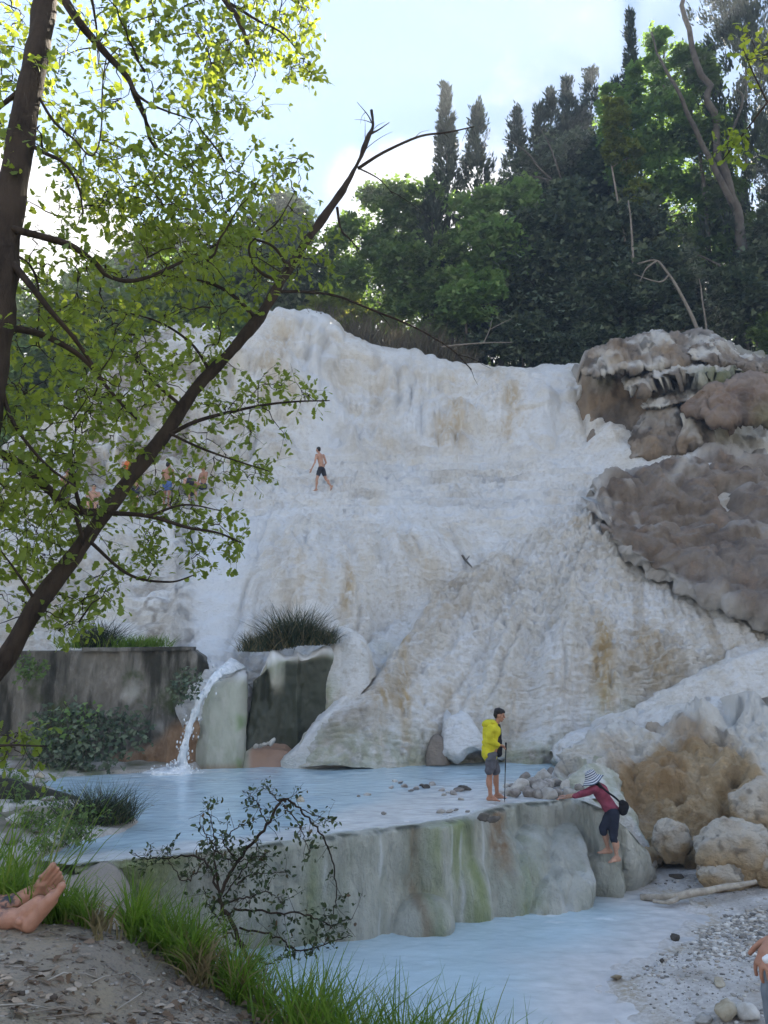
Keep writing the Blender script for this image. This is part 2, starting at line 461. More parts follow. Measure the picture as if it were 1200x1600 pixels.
    disp = disp * (1 - 0.75 * chute) + chute * (0.09 * (sstep(0, .8, (G[..., 2] / 0.5) % 1) - (G[..., 2] / .5) % 1) + 0.06 * n_((3, 3, 2), 66, 3)) + chute * .28 * (sstep(0, .7, ((G[..., 2] + .15 * n_(.9, 67)) / .62) % 1) - ((G[..., 2] + .15 * n_(.9, 67)) / .62) % 1) * sstep(900, 960, v)
    disp = disp * (.35 + .65 * sstep(2, 40, v - top))
    G2 = G + N * disp[..., None]
    # terraces: level treads and short risers, scalloped in plan
    tread = lambda h, zz_: h * (sstep(.50, .92, (zz_ / h) % 1.0) - (zz_ / h) % 1.0)
    zt = G2[..., 2] + .38 * n_((.38, .38, 0), 47, 2) + .20 * np.abs(n_((1.0, 1.0, 0), 48))
    zs = G2[..., 2] + .12 * n_((.9, .9, .2), 49, 2) + .10 * np.abs(n_((2.3, 2.3, .3), 68))
    G2[..., 2] += wt * (tread(.46, zt) * .85 * (.55 + .6 * sstep(-.3, .3, n_((.3, .3, .3), 69))) + .35 * tread(.15, zs)) + ws * (1 - steep) * (1 - chute) * (.42 * tread(.15, zs) * (.4 + .8 * sstep(-.2, .3, n_((.5, .5, .4), 76))) + .22 * tread(.42, zt))
    # stains
    stain = 0.42 * sstep(0.3, 0.8, f_((0.85, .85, 0.10), 70)) * wc * sstep(0.0, 0.4, n_((0.35, .35, .25), 71) + 0.2)
    stain = stain + 0.38 * ws * sstep(0.25, 0.75, f_((1.0, 1.0, 0.28), 72)) * sstep(-0.25, 0.5, n_((0.28, 0.28, 0.3), 73)) + 0.7 * steep * sstep(0.15, 0.6, f_((0.9, .9, 0.06), 74))
    for (su, v0, v1, w, k) in [(713,610,705,16,.9),(690,640,700,7,.6),(803,600,632,14,.9),(798,640,690,9,.7),(770,565,590,22,.45),(430,520,600,26,.45),(520,560,640,24,.35),(596,560,690,14,.4),(455,500,540,26,.5),
                               (538,900,965,9,.9),(470,880,960,10,.4),(500,900,950,7,.5),(432,840,900,18,.35),(630,1010,1180,10,.7),(592,1030,1190,9,.5),(800,1060,1180,18,.35),(942,985,1120,15,.9),(930,960,1060,9,.5),
                               (560,820,900,28,.25),(860,760,800,16,.5),(905,800,850,18,.4),(1000,990,1060,22,.35),(560,745,752,40,.35),(600,700,706,20,.6),(700,1080,1190,12,.35),(560,990,1090,10,.6),(300,930,1000,16,.5)]:
        wob = su + 5 * n_((0.3, .3, 1.2), 75)
        stain = stain + k * np.exp(-((u - wob) / w) ** 2) * sstep(v0 - 8, v0 + 12, v) * sstep(v1 + 25, v1 - 15, v)
    grey = 0.5 * ws * sstep(0.15, 0.75, n_((1.0, 1.0, 0.9), 80, 3)) * sstep(0.0, 0.35, n_((.3, .3, .3), 81) + 0.1)
    flow = np.where(wr > .5, pn(ph_r, rr_, 13, .5, 251) + .5 * pn(ph_r, rr_, 38, 1.2, 252), pn(ph_l, rl_, 13, .5, 253) + .5 * pn(ph_l, rl_, 38, 1.2, 254))
    grey = grey + .26 * ws * sstep(0, .6, flow + .35 * n_((.5, .5, .5), 255)) * (.35 + .65 * sstep(820, 930, v)) * (1 - chute)
    stain = stain + .32 * ws * sstep(.35, .8, flow) * sstep(850, 950, v) + .5 * wc * sstep(.30, .55, f_((2.6, 2.6, .07), 256)) * sstep(-.2, .3, n_((.5, .5, .5), 257))
    grey = grey + 0.45 * wt * sstep(0.3, 0.7, n_((0.5, .5, 1.5), 82, 2)) + 0.35 * wc * sstep(0.35, 0.8, f_((1.6, 1.6, 0.12), 83))
    grey = grey + .9 * np.exp(-((u - 236) / 34) ** 2) * sstep(870, 900, v) * sstep(1.3, .3, np.abs(n_((2.5, 2.5, .15), 87)) * 3) + .8 * sstep(1176, 1186, v + 5 * n_(1.2, 88)) * sstep(690, 720, u)
    grey = grey + 1.0 * sstep(360, 310, u) * sstep(90, 140, u) * wc * sstep(-0.25, 0.2, f_((1.1, 1.1, 0.05), 84)) + .5 * sstep(330, 290, u) * sstep(780, 730, v) * sstep(-.1, .4, n_((.7, .7, .4), 89))     # dark drapery of the left cliff
    green = 0.5 * sstep(1140, 1192, v) + 0.4 * sstep(0.3, 0.7, n_((0.6, .6, 0.2), 85)) * sstep(1040, 1140, v)
    wet = chute * 0.9 + 0.8 * np.exp(-((u - np.interp(v, [490, 560, 700], [485, 500, 520])) / 34) ** 2) * wc + 0.5 * wt * sstep(-.1, .4, n_((.4, .4, .3), 86))
    wet = wet + 0.5 * np.exp(-((u - 640) / 60) ** 2) * wc + 0.6 * np.exp(-((u - 860) / 34) ** 2) * wc
    # skyline runs back to flat ground behind
    back = []
    for dy, dz in ((0.25, 0.03), (0.7, 0.04), (1.6, 0.0), (3.5, -0.2), (6.0, -0.8), (9.0, -2.5)):
        b = G2[-1].copy(); b[:, 1] += dy; b[:, 2] += dz + 0.08 * noise(b, 0.9, 91); back.append(b)
    Gf = np.concatenate([G2, np.stack(back)], 0)
    at = {}
    for k, a in (('stain', stain), ('grey', grey), ('green', green), ('wet', wet)):
        a = np.clip(a, 0, 1); at[k] = np.concatenate([a, np.repeat(a[-1:], len(back), 0)], 0)
    o = mk('white_hill', Gf, [grid_faces(*Gf.shape[:2])], TRAV, attrs=at)
    tag(o, 'broad white travertine hill with draped cliff and stepped slope', None, None, 'structure')
    return o
hill = build_hill()

# ------------------------------------------------------------------ relief patches: rock masses with their own depth
def relief(name, top, bot, Dc, mat, step=2.2, curl=0.8, cw=0.14, disp=None, back=1.2, attrs=None, parent=None, lam=0.01, sides=True, bottom_curl=0.0):
    """Rock mass between two outline curves; its rims curl back and it runs on behind."""
    Df = TPS(Dc, lam) if isinstance(Dc, list) else Dc
    u0, u1 = max(top[0][0], bot[0][0]), min(top[-1][0], bot[-1][0])
    us = np.linspace(u0, u1, max(8, int((u1 - u0) / step)))
    ft, fb = curve(top)(us), curve(bot)(us)
    nv = max(8, int(np.max(np.abs(fb - ft)) / step))
    s = np.linspace(0, 1, nv)[:, None]; t = np.linspace(0, 1, len(us))[None]
    u = np.broadcast_to(us, (nv, len(us))); v = fb + (ft - fb) * s
    D = Df(u, v)
    e = np.clip((1 - s) / cw, 0, 1) + 0 * t
    if sides: e = np.minimum(e, np.clip(np.minimum(t, 1 - t) / (cw * 0.8), 0, 1))
    D = D + curl * (1 - np.sqrt(np.clip(1 - (1 - e) ** 2, 0, 1)))
    if bottom_curl: D = D + bottom_curl * (1 - np.clip(s / cw, 0, 1)) ** 2
    G = P(u, v, D); N = grid_normals(G); N[N[..., 1] > 0] *= -1
    c = dict(u=u, v=v, s=s + 0 * t, t=t + 0 * s, p=G.reshape(-1, 3), sh=u.shape, N=N)
    c['n'] = lambda sc, k, o=1: (noise(c['p'], sc, k) if o == 1 else fbm(c['p'], sc, o, k)).reshape(u.shape)
    if disp is not None: G = G + N * disp(c)[..., None]
    bk = []
    for dy, dz in ((0.15, 0.0), (0.5, -0.06), (1.0, -0.35)):
        b = G[-1].copy(); b[:, 1] += dy * back; b[:, 2] += dz * back; bk.append(b)
    Gf = np.concatenate([G, np.stack(bk)], 0)
    at = {}
    for k, f in (attrs or {}).items():
        a = np.clip(f(c) + 0 * u, 0, 1); at[k] = np.concatenate([a, np.repeat(a[-1:], 3, 0)], 0)
    o = mk(name, Gf, [grid_faces(*Gf.shape[:2])], mat, parent, attrs=at)
    return o

rid = lambda a: 1 - 2 * np.abs(a)
def zero(c): return 0 * c['u']
W4 = dict(stain=zero, grey=zero, green=zero, wet=zero)

# the white fan that runs into the pool, in front of the dark block
def fan_disp(c):
    n = c['n']
    return n((.5, .5, .4), 101) * 0.12 + np.abs(n((1.0, 1.0, .16), 102)) * .30 + n((3.0, 3.0, 1.6), 103, 3) * .06 + (np.abs(n((6, 6, 8), 104)) * .07 + np.abs(n((11, 11, 13), 109)) * .05) * sstep(470, 560, c['u'])
fanD = lambda u, v: hillD(u, v) + .35 - (1.9 * np.clip((1 - (u - 455 - (1195 - v) * .52) / 190), 0, 1) ** 1.1) * sstep(960, 1130, v) + .5 * sstep(690, 780, u) + .5 * sstep(985, 940, v)
fan = relief('white_fan', [(448,1192),(470,1160),(500,1125),(540,1085),(565,1040),(585,1000),(630,960),(700,935),(800,930)],
             [(448,1206),(800,1206)], fanD, TRAV, curl=0.45, cw=0.07, disp=fan_disp, back=1.5,
             attrs=dict(W4, stain=lambda c: .6 * np.exp(-((c['u'] - 632 - 5 * c['n']((.3, .3, 1), 106)) / 10) ** 2) * sstep(1030, 1080, c['v']) + .4 * sstep(.2, .7, c['n']((1, 1, .1), 105)) + .45 * np.exp(-((c['u'] - 600) / 6) ** 2) * sstep(1060, 1100, c['v']),
                        green=lambda c: .55 * sstep(1165, 1195, c['v']) + .2 * sstep(0.1, .6, c['n']((.8, .8, .2), 107)), grey=lambda c: .2 * sstep(.2, .8, c['n']((1.2, 1.2, 1), 108, 3)), wet=lambda c: .5 * sstep(560, 500, c['u'])))
knob = relief('flow_lobe', [(500,1070),(506,1030),(516,1002),(530,988),(548,988),(564,1002),(578,1030),(586,1050)], [(500,1150),(530,1128),(560,1090),(586,1055)], [(500,1100,19.9),(515,1010,20.1),(540,1000,19.9),(545,1090,19.6),(584,1050,19.9),(530,1120,19.65)], TRAV, step=1.3, curl=.8, cw=.25, back=1.2, parent=hill,
                disp=lambda c: np.abs(c['n']((1.6, 1.6, .3), 123)) * .16 + c['n']((4, 4, 2), 124, 3) * .05, attrs=dict(W4, green=lambda c: .7 * sstep(540, 510, c['u'] + 10 * c['n'](1.5, 125)) * sstep(1040, 1080, c['v']), stain=lambda c: .4 * sstep(.1, .5, c['n']((1.6, 1.6, .2), 126)) + .4 * sstep(1060, 1110, c['v'])))
keep_fan = fan
fan.parent = hill; fan.name = 'flow_fan'

# lower right: the hill's near shoulder and the rounded white lobe below it
def lobe_disp(c):
    n = c['n']
    return n((.6, .6, .5), 111) * 0.14 + n((2.0, 2.0, 1.6), 112, 3) * .12 + n((6, 6, 6), 113, 3) * .05
shoulder = relief('flow_shoulder', [(960,1128),(990,1106),(1050,1075),(1100,1045),(1150,1015),(1200,998),(1320,960)], [(960,1180),(1320,1180)],
                  [(960,1120,20.0),(960,1180,19.4),(1100,1060,20.4),(1100,1180,19.4),(1320,980,21.0),(1320,1180,19.6)], TRAV, curl=0.9, disp=lobe_disp, back=1.2, parent=hill,
                  attrs=dict(W4, grey=lambda c: .22 * sstep(.0, .6, c['n']((1.1, 1.1, 1), 114, 3)), stain=lambda c: .4 * sstep(.1, .6, c['n']((.9, .9, .5), 115))))
lobe = relief('flow_lobe', [(862,1178),(868,1162),(885,1150),(930,1135),(990,1112),(1050,1104),(1120,1098),(1180,1100),(1320,1112)], [(862,1186),(880,1192),(950,1172),(1000,1215),(1320,1230)],
              [(862,1180,18.9),(880,1190,18.5),(900,1150,19.1),(950,1170,18.2),(1000,1120,18.9),(1050,1108,19.0),(1000,1200,17.9),(1200,1110,18.8),(1200,1220,17.6),(1320,1230,17.6),(1320,1120,18.8)], TRAV,
              curl=0.7, disp=lobe_disp, back=1.4, parent=hill, bottom_curl=0.5,
              attrs=dict(W4, grey=lambda c: .3 * sstep(.1, .6, c['n']((1.1, 1.1, 1), 116, 3)), green=lambda c: .7 * sstep(.3, .02, c['s']) * sstep(-.3, .3, c['n']((1, 1, .6), 118)) * sstep(1010, 960, c['u']), stain=lambda c: .6 * np.exp(-((c['u'] - 912) / 18) ** 2) * sstep(.6, .1, c['s'])))
# bulge with a hollow foot at the water, behind the man in yellow
bulge = relief('flow_bulge', [(686,1190),(690,1140),(698,1115),(716,1104),(735,1112),(752,1140),(770,1165),(790,1188)], [(686,1192),(700,1184),(715,1196),(728,1180),(745,1176),(760,1182),(790,1190)],
               [(690,1185,19.3),(715,1190,18.9),(718,1115,19.9),(770,1185,19.4),(745,1150,19.3),(790,1188,19.6)], TRAV, step=1.3, curl=0.5, cw=0.2, disp=lambda c: c['n']((1.4, 1.4, .8), 121) * .10 + c['n'](5, 122, 3) * .05, back=.6, parent=hill, bottom_curl=0.5,
               attrs=dict(W4, wet=lambda c: .35 + zero(c), green=lambda c: .5 * sstep(.25, .0, c['s'])))

arch = relief('grey_slab', [(664,1190),(668,1160),(676,1147),(686,1146),(696,1158),(704,1190)], [(664,1196),(704,1196)], [(664,1194,19.35),(684,1150,19.5),(684,1194,19.2),(704,1194,19.4)], None, step=1.0, curl=.3, cw=.25, back=.3, disp=lambda c: c['n'](3, 127, 3) * .04, attrs={})
tag(arch, 'small upright grey rounded slab at the far waterline, left of the white bulge', 'rock')
# ------------------------------------------------------------------ brown mound at the right
def brown_mat(name, a, b, c_, white=(0.6, 0.58, 0.55)):
    m = M(name, 0.8, 0.25)
    n1 = m.noise(0.9, 6, 0.62); n2 = m.noise(7.0, 6, 0.65); n3 = m.noise(1.4, 4, 0.6, w=9.0)
    base = m.mix(m.rng(n1, 0.35, 0.68), a, b)
    base = m.mix(m.math('MULTIPLY', m.rng(n3, 0.5, 0.72), 0.7), base, c_)
    base = m.mix(m.math('MULTIPLY', m.rng(n2, 0.4, 0.75), 0.45), base, tuple(min(1, x * 1.7) for x in b))
    base = m.mix(m.attr('wet'), base, white)
    base = m.mix(m.attr('stain'), base, (0.35, 0.23, 0.12))
    base = m.mix(m.attr('green'), base, (0.17, 0.19, 0.09))
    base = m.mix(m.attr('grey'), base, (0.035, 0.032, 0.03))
    m.color(base)
    m.bump(m.noise(5.0, 6, 0.65), 0.8, 0.14); m.bump(m.noise(26.0, 5, 0.7), 0.9, 0.06)
    return m.m
BROWN = brown_mat('brown_travertine', (0.275, 0.23, 0.19), (0.135, 0.105, 0.085), (0.31, 0.22, 0.16))
moundD = lambda u, v: hillD(u, v) - 1.65 + .4 * sstep(720, 690, v)
def mound_disp(c):
    n = c['n']
    p = c['p']; w = p + 0.5 * np.stack([noise(p, .5, 131), noise(p, .5, 132), noise(p, .5, 133)], -1)
    big = .13 * (1 - sstep(0, .5, np.abs(noise(w, (2.1, 2.1, 2.4), 128).reshape(c['sh'])))) + .55 * (1 - sstep(0, .35, np.abs(noise(w, (0.40, .40, .5), 134).reshape(c['sh'])))) + .26 * (1 - sstep(0, .4, np.abs(noise(w, (0.95, .95, 1.1), 135).reshape(c['sh']))))
    return .35 - big + n((.8, .8, .9), 130) * .30 + n((1.7, 1.7, 1.7), 136, 3) * .12 + np.abs(n((4, 4, 4.5), 140)) * .05 + n((9, 9, 9), 137, 3) * .06 + np.abs(n((15, 15, 15), 129)) * .035
mound = relief('brown_mound', [(924,778),(935,765),(955,750),(990,728),(1030,710),(1070,699),(1110,695),(1160,702),(1200,713),(1330,750)],
               [(924,782),(936,800),(950,835),(975,862),(1010,885),(1050,908),(1100,938),(1150,958),(1200,975),(1330,1010)], moundD, BROWN, curl=1.1, cw=0.09, disp=mound_disp, back=1.2, bottom_curl=.7,
               attrs=dict(W4, wet=lambda c: np.clip(.75 * sstep(.10, .0, np.minimum(np.minimum(c['s'], 1 - c['s']), c['t'] * 1.2) + .05 * c['n']((1.6, 1.6, 1.6), 127, 3)) + .5 * sstep(.1, .35, c['n']((1.4, 1.4, 1.4), 138, 3)) * sstep(.35, .7, c['n']((.5, .5, .5), 139) + .5) * .6 + .8 * np.exp(-((c['u'] - np.interp(c['v'], [690, 740, 780], [1085, 1062, 1020])) / 10) ** 2) * sstep(790, 720, c['v']), 0, 1)))
tag(mound, 'large brown-grey lumpy rock mound on the right of the white slope', 'rock mound')

# ------------------------------------------------------------------ upper right cliff with hanging ledges
cliff_o = P(1040, 690, 33.0)
cliff = thing('layered_cliff', cliff_o, 'brown and cream cliff with dripping ledges above the brown mound', 'cliff')
CLIFF = brown_mat('cliff_travertine', (0.29, 0.245, 0.205), (0.17, 0.14, 0.115), (0.34, 0.275, 0.205), (0.62, 0.60, 0.56))
def face_disp(c):
    n = c['n']
    return n((.5, .5, .35), 141) * .4 + np.abs(n((1.1, 1.1, .2), 142)) * .45 + np.abs(n((2.4, 2.4, .8), 140)) * .22 + n((2.6, 2.6, 1.4), 143, 3) * .16 + n((9, 9, 7), 144, 2) * .05 - .2
cw_ = dict(W4, wet=lambda c: .75 * sstep(.1, .5, c['n']((.9, .9, .25), 145) + .25 * sstep(640, 600, c['v'])) * .8 + .6 * sstep(985, 1030, c['u']) * sstep(1085, 1060, c['u']) * sstep(.0, .4, c['n']((1, 1, .3), 149)),
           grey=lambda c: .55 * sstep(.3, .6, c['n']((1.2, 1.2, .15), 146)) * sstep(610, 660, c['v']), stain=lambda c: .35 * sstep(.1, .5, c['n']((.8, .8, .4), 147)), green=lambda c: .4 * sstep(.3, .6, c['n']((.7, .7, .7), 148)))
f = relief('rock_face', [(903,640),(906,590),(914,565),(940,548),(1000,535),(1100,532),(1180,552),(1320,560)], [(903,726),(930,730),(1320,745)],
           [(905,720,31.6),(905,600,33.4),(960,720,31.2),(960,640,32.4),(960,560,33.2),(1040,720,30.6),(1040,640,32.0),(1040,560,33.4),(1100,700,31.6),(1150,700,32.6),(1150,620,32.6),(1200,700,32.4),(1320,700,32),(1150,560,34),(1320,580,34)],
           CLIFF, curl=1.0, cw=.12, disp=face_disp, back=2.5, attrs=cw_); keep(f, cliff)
def ledge(name, top, bot, Dc, k, wet=.6, mat=None, drip=14, extra=None):
    """Overhanging ledge whose lower edge hangs in drips."""
    uu = np.linspace(bot[0][0], bot[-1][0], int((bot[-1][0] - bot[0][0]) / 2.0))
    fb = np.interp(uu, *np.array(bot, float).T)
    q = np.stack([uu * .11, 0 * uu, 0 * uu], -1)
    fb = fb + drip * (noise(q, 1.0, k) * .55 + np.abs(noise(q, 2.6, k + 1)) * .6 - .35)
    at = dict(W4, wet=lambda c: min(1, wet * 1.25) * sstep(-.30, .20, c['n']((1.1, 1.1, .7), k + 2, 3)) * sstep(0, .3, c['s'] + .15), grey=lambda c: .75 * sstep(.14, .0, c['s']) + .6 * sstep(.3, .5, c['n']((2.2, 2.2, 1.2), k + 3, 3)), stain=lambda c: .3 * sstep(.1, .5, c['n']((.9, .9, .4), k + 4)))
    if extra: at.update(extra)
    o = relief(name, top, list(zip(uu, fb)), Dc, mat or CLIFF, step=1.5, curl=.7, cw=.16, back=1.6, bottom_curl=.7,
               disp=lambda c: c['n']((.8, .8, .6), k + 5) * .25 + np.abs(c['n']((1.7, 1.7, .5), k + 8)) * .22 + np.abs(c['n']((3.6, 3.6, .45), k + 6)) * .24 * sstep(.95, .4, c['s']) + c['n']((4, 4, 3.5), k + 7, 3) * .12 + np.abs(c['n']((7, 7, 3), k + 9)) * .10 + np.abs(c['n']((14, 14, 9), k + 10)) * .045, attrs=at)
    return keep(o, cliff)
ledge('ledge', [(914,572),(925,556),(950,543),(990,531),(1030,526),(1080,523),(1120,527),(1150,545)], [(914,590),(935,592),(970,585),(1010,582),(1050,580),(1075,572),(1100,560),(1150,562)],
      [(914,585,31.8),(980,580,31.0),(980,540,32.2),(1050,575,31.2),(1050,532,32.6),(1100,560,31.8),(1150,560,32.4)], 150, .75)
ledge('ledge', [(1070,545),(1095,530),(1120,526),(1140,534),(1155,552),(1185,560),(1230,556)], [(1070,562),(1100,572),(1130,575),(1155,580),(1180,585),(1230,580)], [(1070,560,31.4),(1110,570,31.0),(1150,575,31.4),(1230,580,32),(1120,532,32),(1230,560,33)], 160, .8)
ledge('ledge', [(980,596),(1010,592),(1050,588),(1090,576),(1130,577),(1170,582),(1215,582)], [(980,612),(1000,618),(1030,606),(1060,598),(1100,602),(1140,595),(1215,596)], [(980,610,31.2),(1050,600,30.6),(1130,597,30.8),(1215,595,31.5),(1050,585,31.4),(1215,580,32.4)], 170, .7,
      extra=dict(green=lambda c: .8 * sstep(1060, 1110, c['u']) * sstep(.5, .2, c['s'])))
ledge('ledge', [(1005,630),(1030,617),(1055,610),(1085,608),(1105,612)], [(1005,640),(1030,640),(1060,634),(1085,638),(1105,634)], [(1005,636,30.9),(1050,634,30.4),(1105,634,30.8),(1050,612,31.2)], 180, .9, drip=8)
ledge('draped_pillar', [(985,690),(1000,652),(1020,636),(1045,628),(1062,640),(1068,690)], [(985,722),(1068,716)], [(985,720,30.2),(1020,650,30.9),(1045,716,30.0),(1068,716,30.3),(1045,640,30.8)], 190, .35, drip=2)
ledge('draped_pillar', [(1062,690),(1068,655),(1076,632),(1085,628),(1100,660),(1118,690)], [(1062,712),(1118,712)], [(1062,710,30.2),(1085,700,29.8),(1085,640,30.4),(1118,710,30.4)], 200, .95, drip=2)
BULGE = brown_mat('bulge_travertine', (0.26, 0.18, 0.135), (0.17, 0.115, 0.085), (0.30, 0.215, 0.155), (0.5, 0.48, 0.44))
ledge('rock_bulge', [(1078,640),(1085,618),(1105,602),(1140,594),(1180,588),(1230,584)], [(1078,648),(1105,650),(1112,668),(1135,672),(1160,664),(1190,668),(1230,664)],
      [(1078,645,29.9),(1130,665,28.9),(1180,665,28.9),(1230,664,29.3),(1130,610,29.6),(1180,598,30.2),(1230,600,30.4)], 210, .15, BULGE, drip=5, extra=dict(grey=lambda c: .5 * np.exp(-((c['u'] - 1160) / 9) ** 2) * sstep(-.2, .3, c['n'](1.2, 219)) + .4 * sstep(.12, 0, c['s']), green=lambda c: .5 * sstep(1155, 1190, c['u']) * sstep(.6, .2, c['s'])))

arch.data.materials.append(CLIFF)
for k_ in ('wet', 'stain', 'grey', 'green'): arch.data.attributes.new(k_, 'FLOAT', 'POINT')
# ------------------------------------------------------------------ pools
POOL_Z, LOW_Z = 0.0, -1.45
def water_mat(name, deep, shallow):
    m = M(name, 0.12, 0.5)
    n = m.noise(0.8, 5, 0.6, (1, 1.6, 1)); n2 = m.noise(2.6, 4, 0.6, (1, 2.4, 1), 4)
    c = m.mix(m.rng(n, .3, .7), deep, tuple(x * 1.12 for x in deep))
    c = m.mix(m.math('MULTIPLY', m.rng(n2, .55, .72), .35), c, tuple(min(.8, x * 1.3 + .04) for x in deep))
    c = m.mix(m.attr('shallow'), c, m.mix(m.rng(m.noise(3.5, 5), .35, .7), shallow, tuple(x * .82 for x in shallow)))
    c = m.mix(m.attr('foam'), c, (.85, .87, .88))
    m.color(c)
    m.rough(m.rng(m.noise(1.5, 3), .3, .7, .10, .22))
    m.bump(m.noise(5.0, 3, .5, (1, 1.9, 1)), .22, .03); m.bump(m.noise(17.0, 3, .5, (1, 2.0, 1), 2.0), .16, .012)
    return m.m

def in_poly(px, py, poly):
    poly = np.asarray(poly); inside = np.zeros(px.shape, bool)
    x0, y0 = poly[:, 0], poly[:, 1]; x1, y1 = np.roll(x0, -1), np.roll(y0, -1)
    for a, b, c, d in zip(x0, y0, x1, y1):
        hit = ((b > py) != (d > py)) & (px < (c - a) * (py - b) / (d - b + 1e-12) + a)
        inside ^= hit
    return inside
def poly_dist(px, py, poly):
    poly = np.asarray(poly); d = np.full(px.shape, 1e9)
    for a, b in zip(poly, np.roll(poly, -1, 0)):
        ab = b - a; t = np.clip(((px - a[0]) * ab[0] + (py - a[1]) * ab[1]) / (ab @ ab + 1e-12), 0, 1)
        d = np.minimum(d, np.hypot(px - a[0] - t * ab[0], py - a[1] - t * ab[1]))
    return d

rim_px = [(120,1352),(150,1347),(190,1344),(250,1339),(330,1331),(440,1316),(550,1301),(640,1289),(700,1281),(745,1273),(790,1257),(840,1253),(905,1249),(945,1247)]
rim_xy = Pz(*np.array(rim_px, float).T, POOL_Z)[:, :2]
back_px = [(950,1222),(900,1196),(860,1188),(700,1186),(560,1192),(450,1196),(385,1200),(290,1203),(200,1208),(100,1214),(60,1224),(110,1250),(185,1272),(215,1285),(190,1300),(110,1318),(60,1345)]
pool_poly = np.r_[rim_xy, Pz(*np.array(back_px, float).T, POOL_Z)[:, :2]]

def water_sheet(name, poly, Z, mat, label, step, shallow, foam):
    lo, hi = poly.min(0), poly.max(0)
    xs, ys = np.arange(lo[0], hi[0] + step, step), np.arange(lo[1], hi[1] + step, step)
    X, Y = np.meshgrid(xs, ys)
    fc = grid_faces(*X.shape)
    cx, cy = X.ravel()[fc].mean(1), Y.ravel()[fc].mean(1)
    ok = in_poly(cx, cy, poly); fc = fc[ok]
    used = np.unique(fc); remap = np.full(X.size, -1); remap[used] = np.arange(len(used))
    x, y = X.ravel()[used], Y.ravel()[used]
    p = np.stack([x, y, 0 * x], -1)
    z = Z + 0.010 * fbm(p, (2.2, 4.2, 1), 3, 300) + 0.004 * noise(p, (7, 14, 1), 303)
    o = mk(name, np.stack([x, y, z], -1), [remap[fc]], mat, attrs=dict(shallow=shallow(x, y, p), foam=foam(x, y, p)))
    return tag(o, label, None, None, 'structure')

spl = P(284, 1208, 18.5)      # where the spout meets the pool
def pool_shallow(x, y, p):
    d = poly_dist(x, y, np.r_[rim_xy])   # closed, but the far chord lies inside the rim strip
    seg = np.full(x.shape, 1e9)
    for a, b in zip(rim_xy[:-1], rim_xy[1:]):
        ab = b - a; t = np.clip(((x - a[0]) * ab[0] + (y - a[1]) * ab[1]) / (ab @ ab), 0, 1)
        seg = np.minimum(seg, np.hypot(x - a[0] - t * ab[0], y - a[1] - t * ab[1]))
    wide = 0.75 + 2.1 * sstep(-1.8, .6, x) + .5 * fbm(p, 0.8, 3, 310)
    return np.clip(sstep(1.15, .45, seg / np.maximum(wide, .2)), 0, 1) * .95
def pool_foam(x, y, p):
    r = np.hypot(x - spl[0], (y - spl[1]))
    return np.clip(sstep(1.0, .1, r + .35 * fbm(p, 3, 3, 320)) + .35 * sstep(3.0, .5, r) * sstep(.05, .4, fbm(p, (2.5, 5, 1), 3, 321)), 0, 1)
WATER = water_mat('milky_water', (.37, .48, .535), (.60, .615, .62))
pool = water_sheet('water', pool_poly, POOL_Z, WATER, 'milky blue water of the upper pool below the white hill', .045, pool_shallow, pool_foam)

low_px = [(300,1360),(350,1640),(700,1720),(1060,1700),(985,1615),(940,1560),(935,1525),(985,1497),(1030,1474),(1066,1450),(1078,1432),(1060,1412),(1020,1400),(985,1385),(1000,1340),(900,1330),(700,1340),(500,1370)]
low_poly = Pz(*np.array(low_px, float).T, LOW_Z)[:, :2]
low_wide = low_poly.copy(); low_wide[3:15] += np.array([.55, .0]); low_wide[[9, 10, 11, 12, 13]] += np.array([.1, .25])
shore_px = [(1060,1700),(985,1615),(940,1560),(935,1525),(985,1497),(1030,1474),(1066,1450),(1078,1432),(1060,1412),(1020,1400),(985,1385)]
shore_xy = Pz(*np.array(shore_px, float).T, LOW_Z)[:, :2]
def low_shallow(x, y, p):
    seg = np.full(x.shape, 1e9)
    for a, b in zip(shore_xy[:-1], shore_xy[1:]):
        ab = b - a; t = np.clip(((x - a[0]) * ab[0] + (y - a[1]) * ab[1]) / (ab @ ab), 0, 1)
        seg = np.minimum(seg, np.hypot(x - a[0] - t * ab[0], y - a[1] - t * ab[1]))
    inside = in_poly(x, y, low_poly); seg = np.where(inside, seg, 0)
    return np.clip(sstep(1.5, .05, seg + .4 * fbm(p, 1.2, 3, 330) - .5 * sstep(10.5, 8.5, y)) * .9, 0, 1)
def low_foam(x, y, p): return .5 * sstep(.25, .5, fbm(p, (2.2, 6, 1), 4, 340)) * sstep(11, 13.5, y)
low = water_sheet('water', low_wide, LOW_Z, water_mat('milky_water_low', (.40, .505, .555), (.63, .61, .60)), 'milky pale blue water of the lower pool in front of the dam', .045, low_shallow, low_foam)

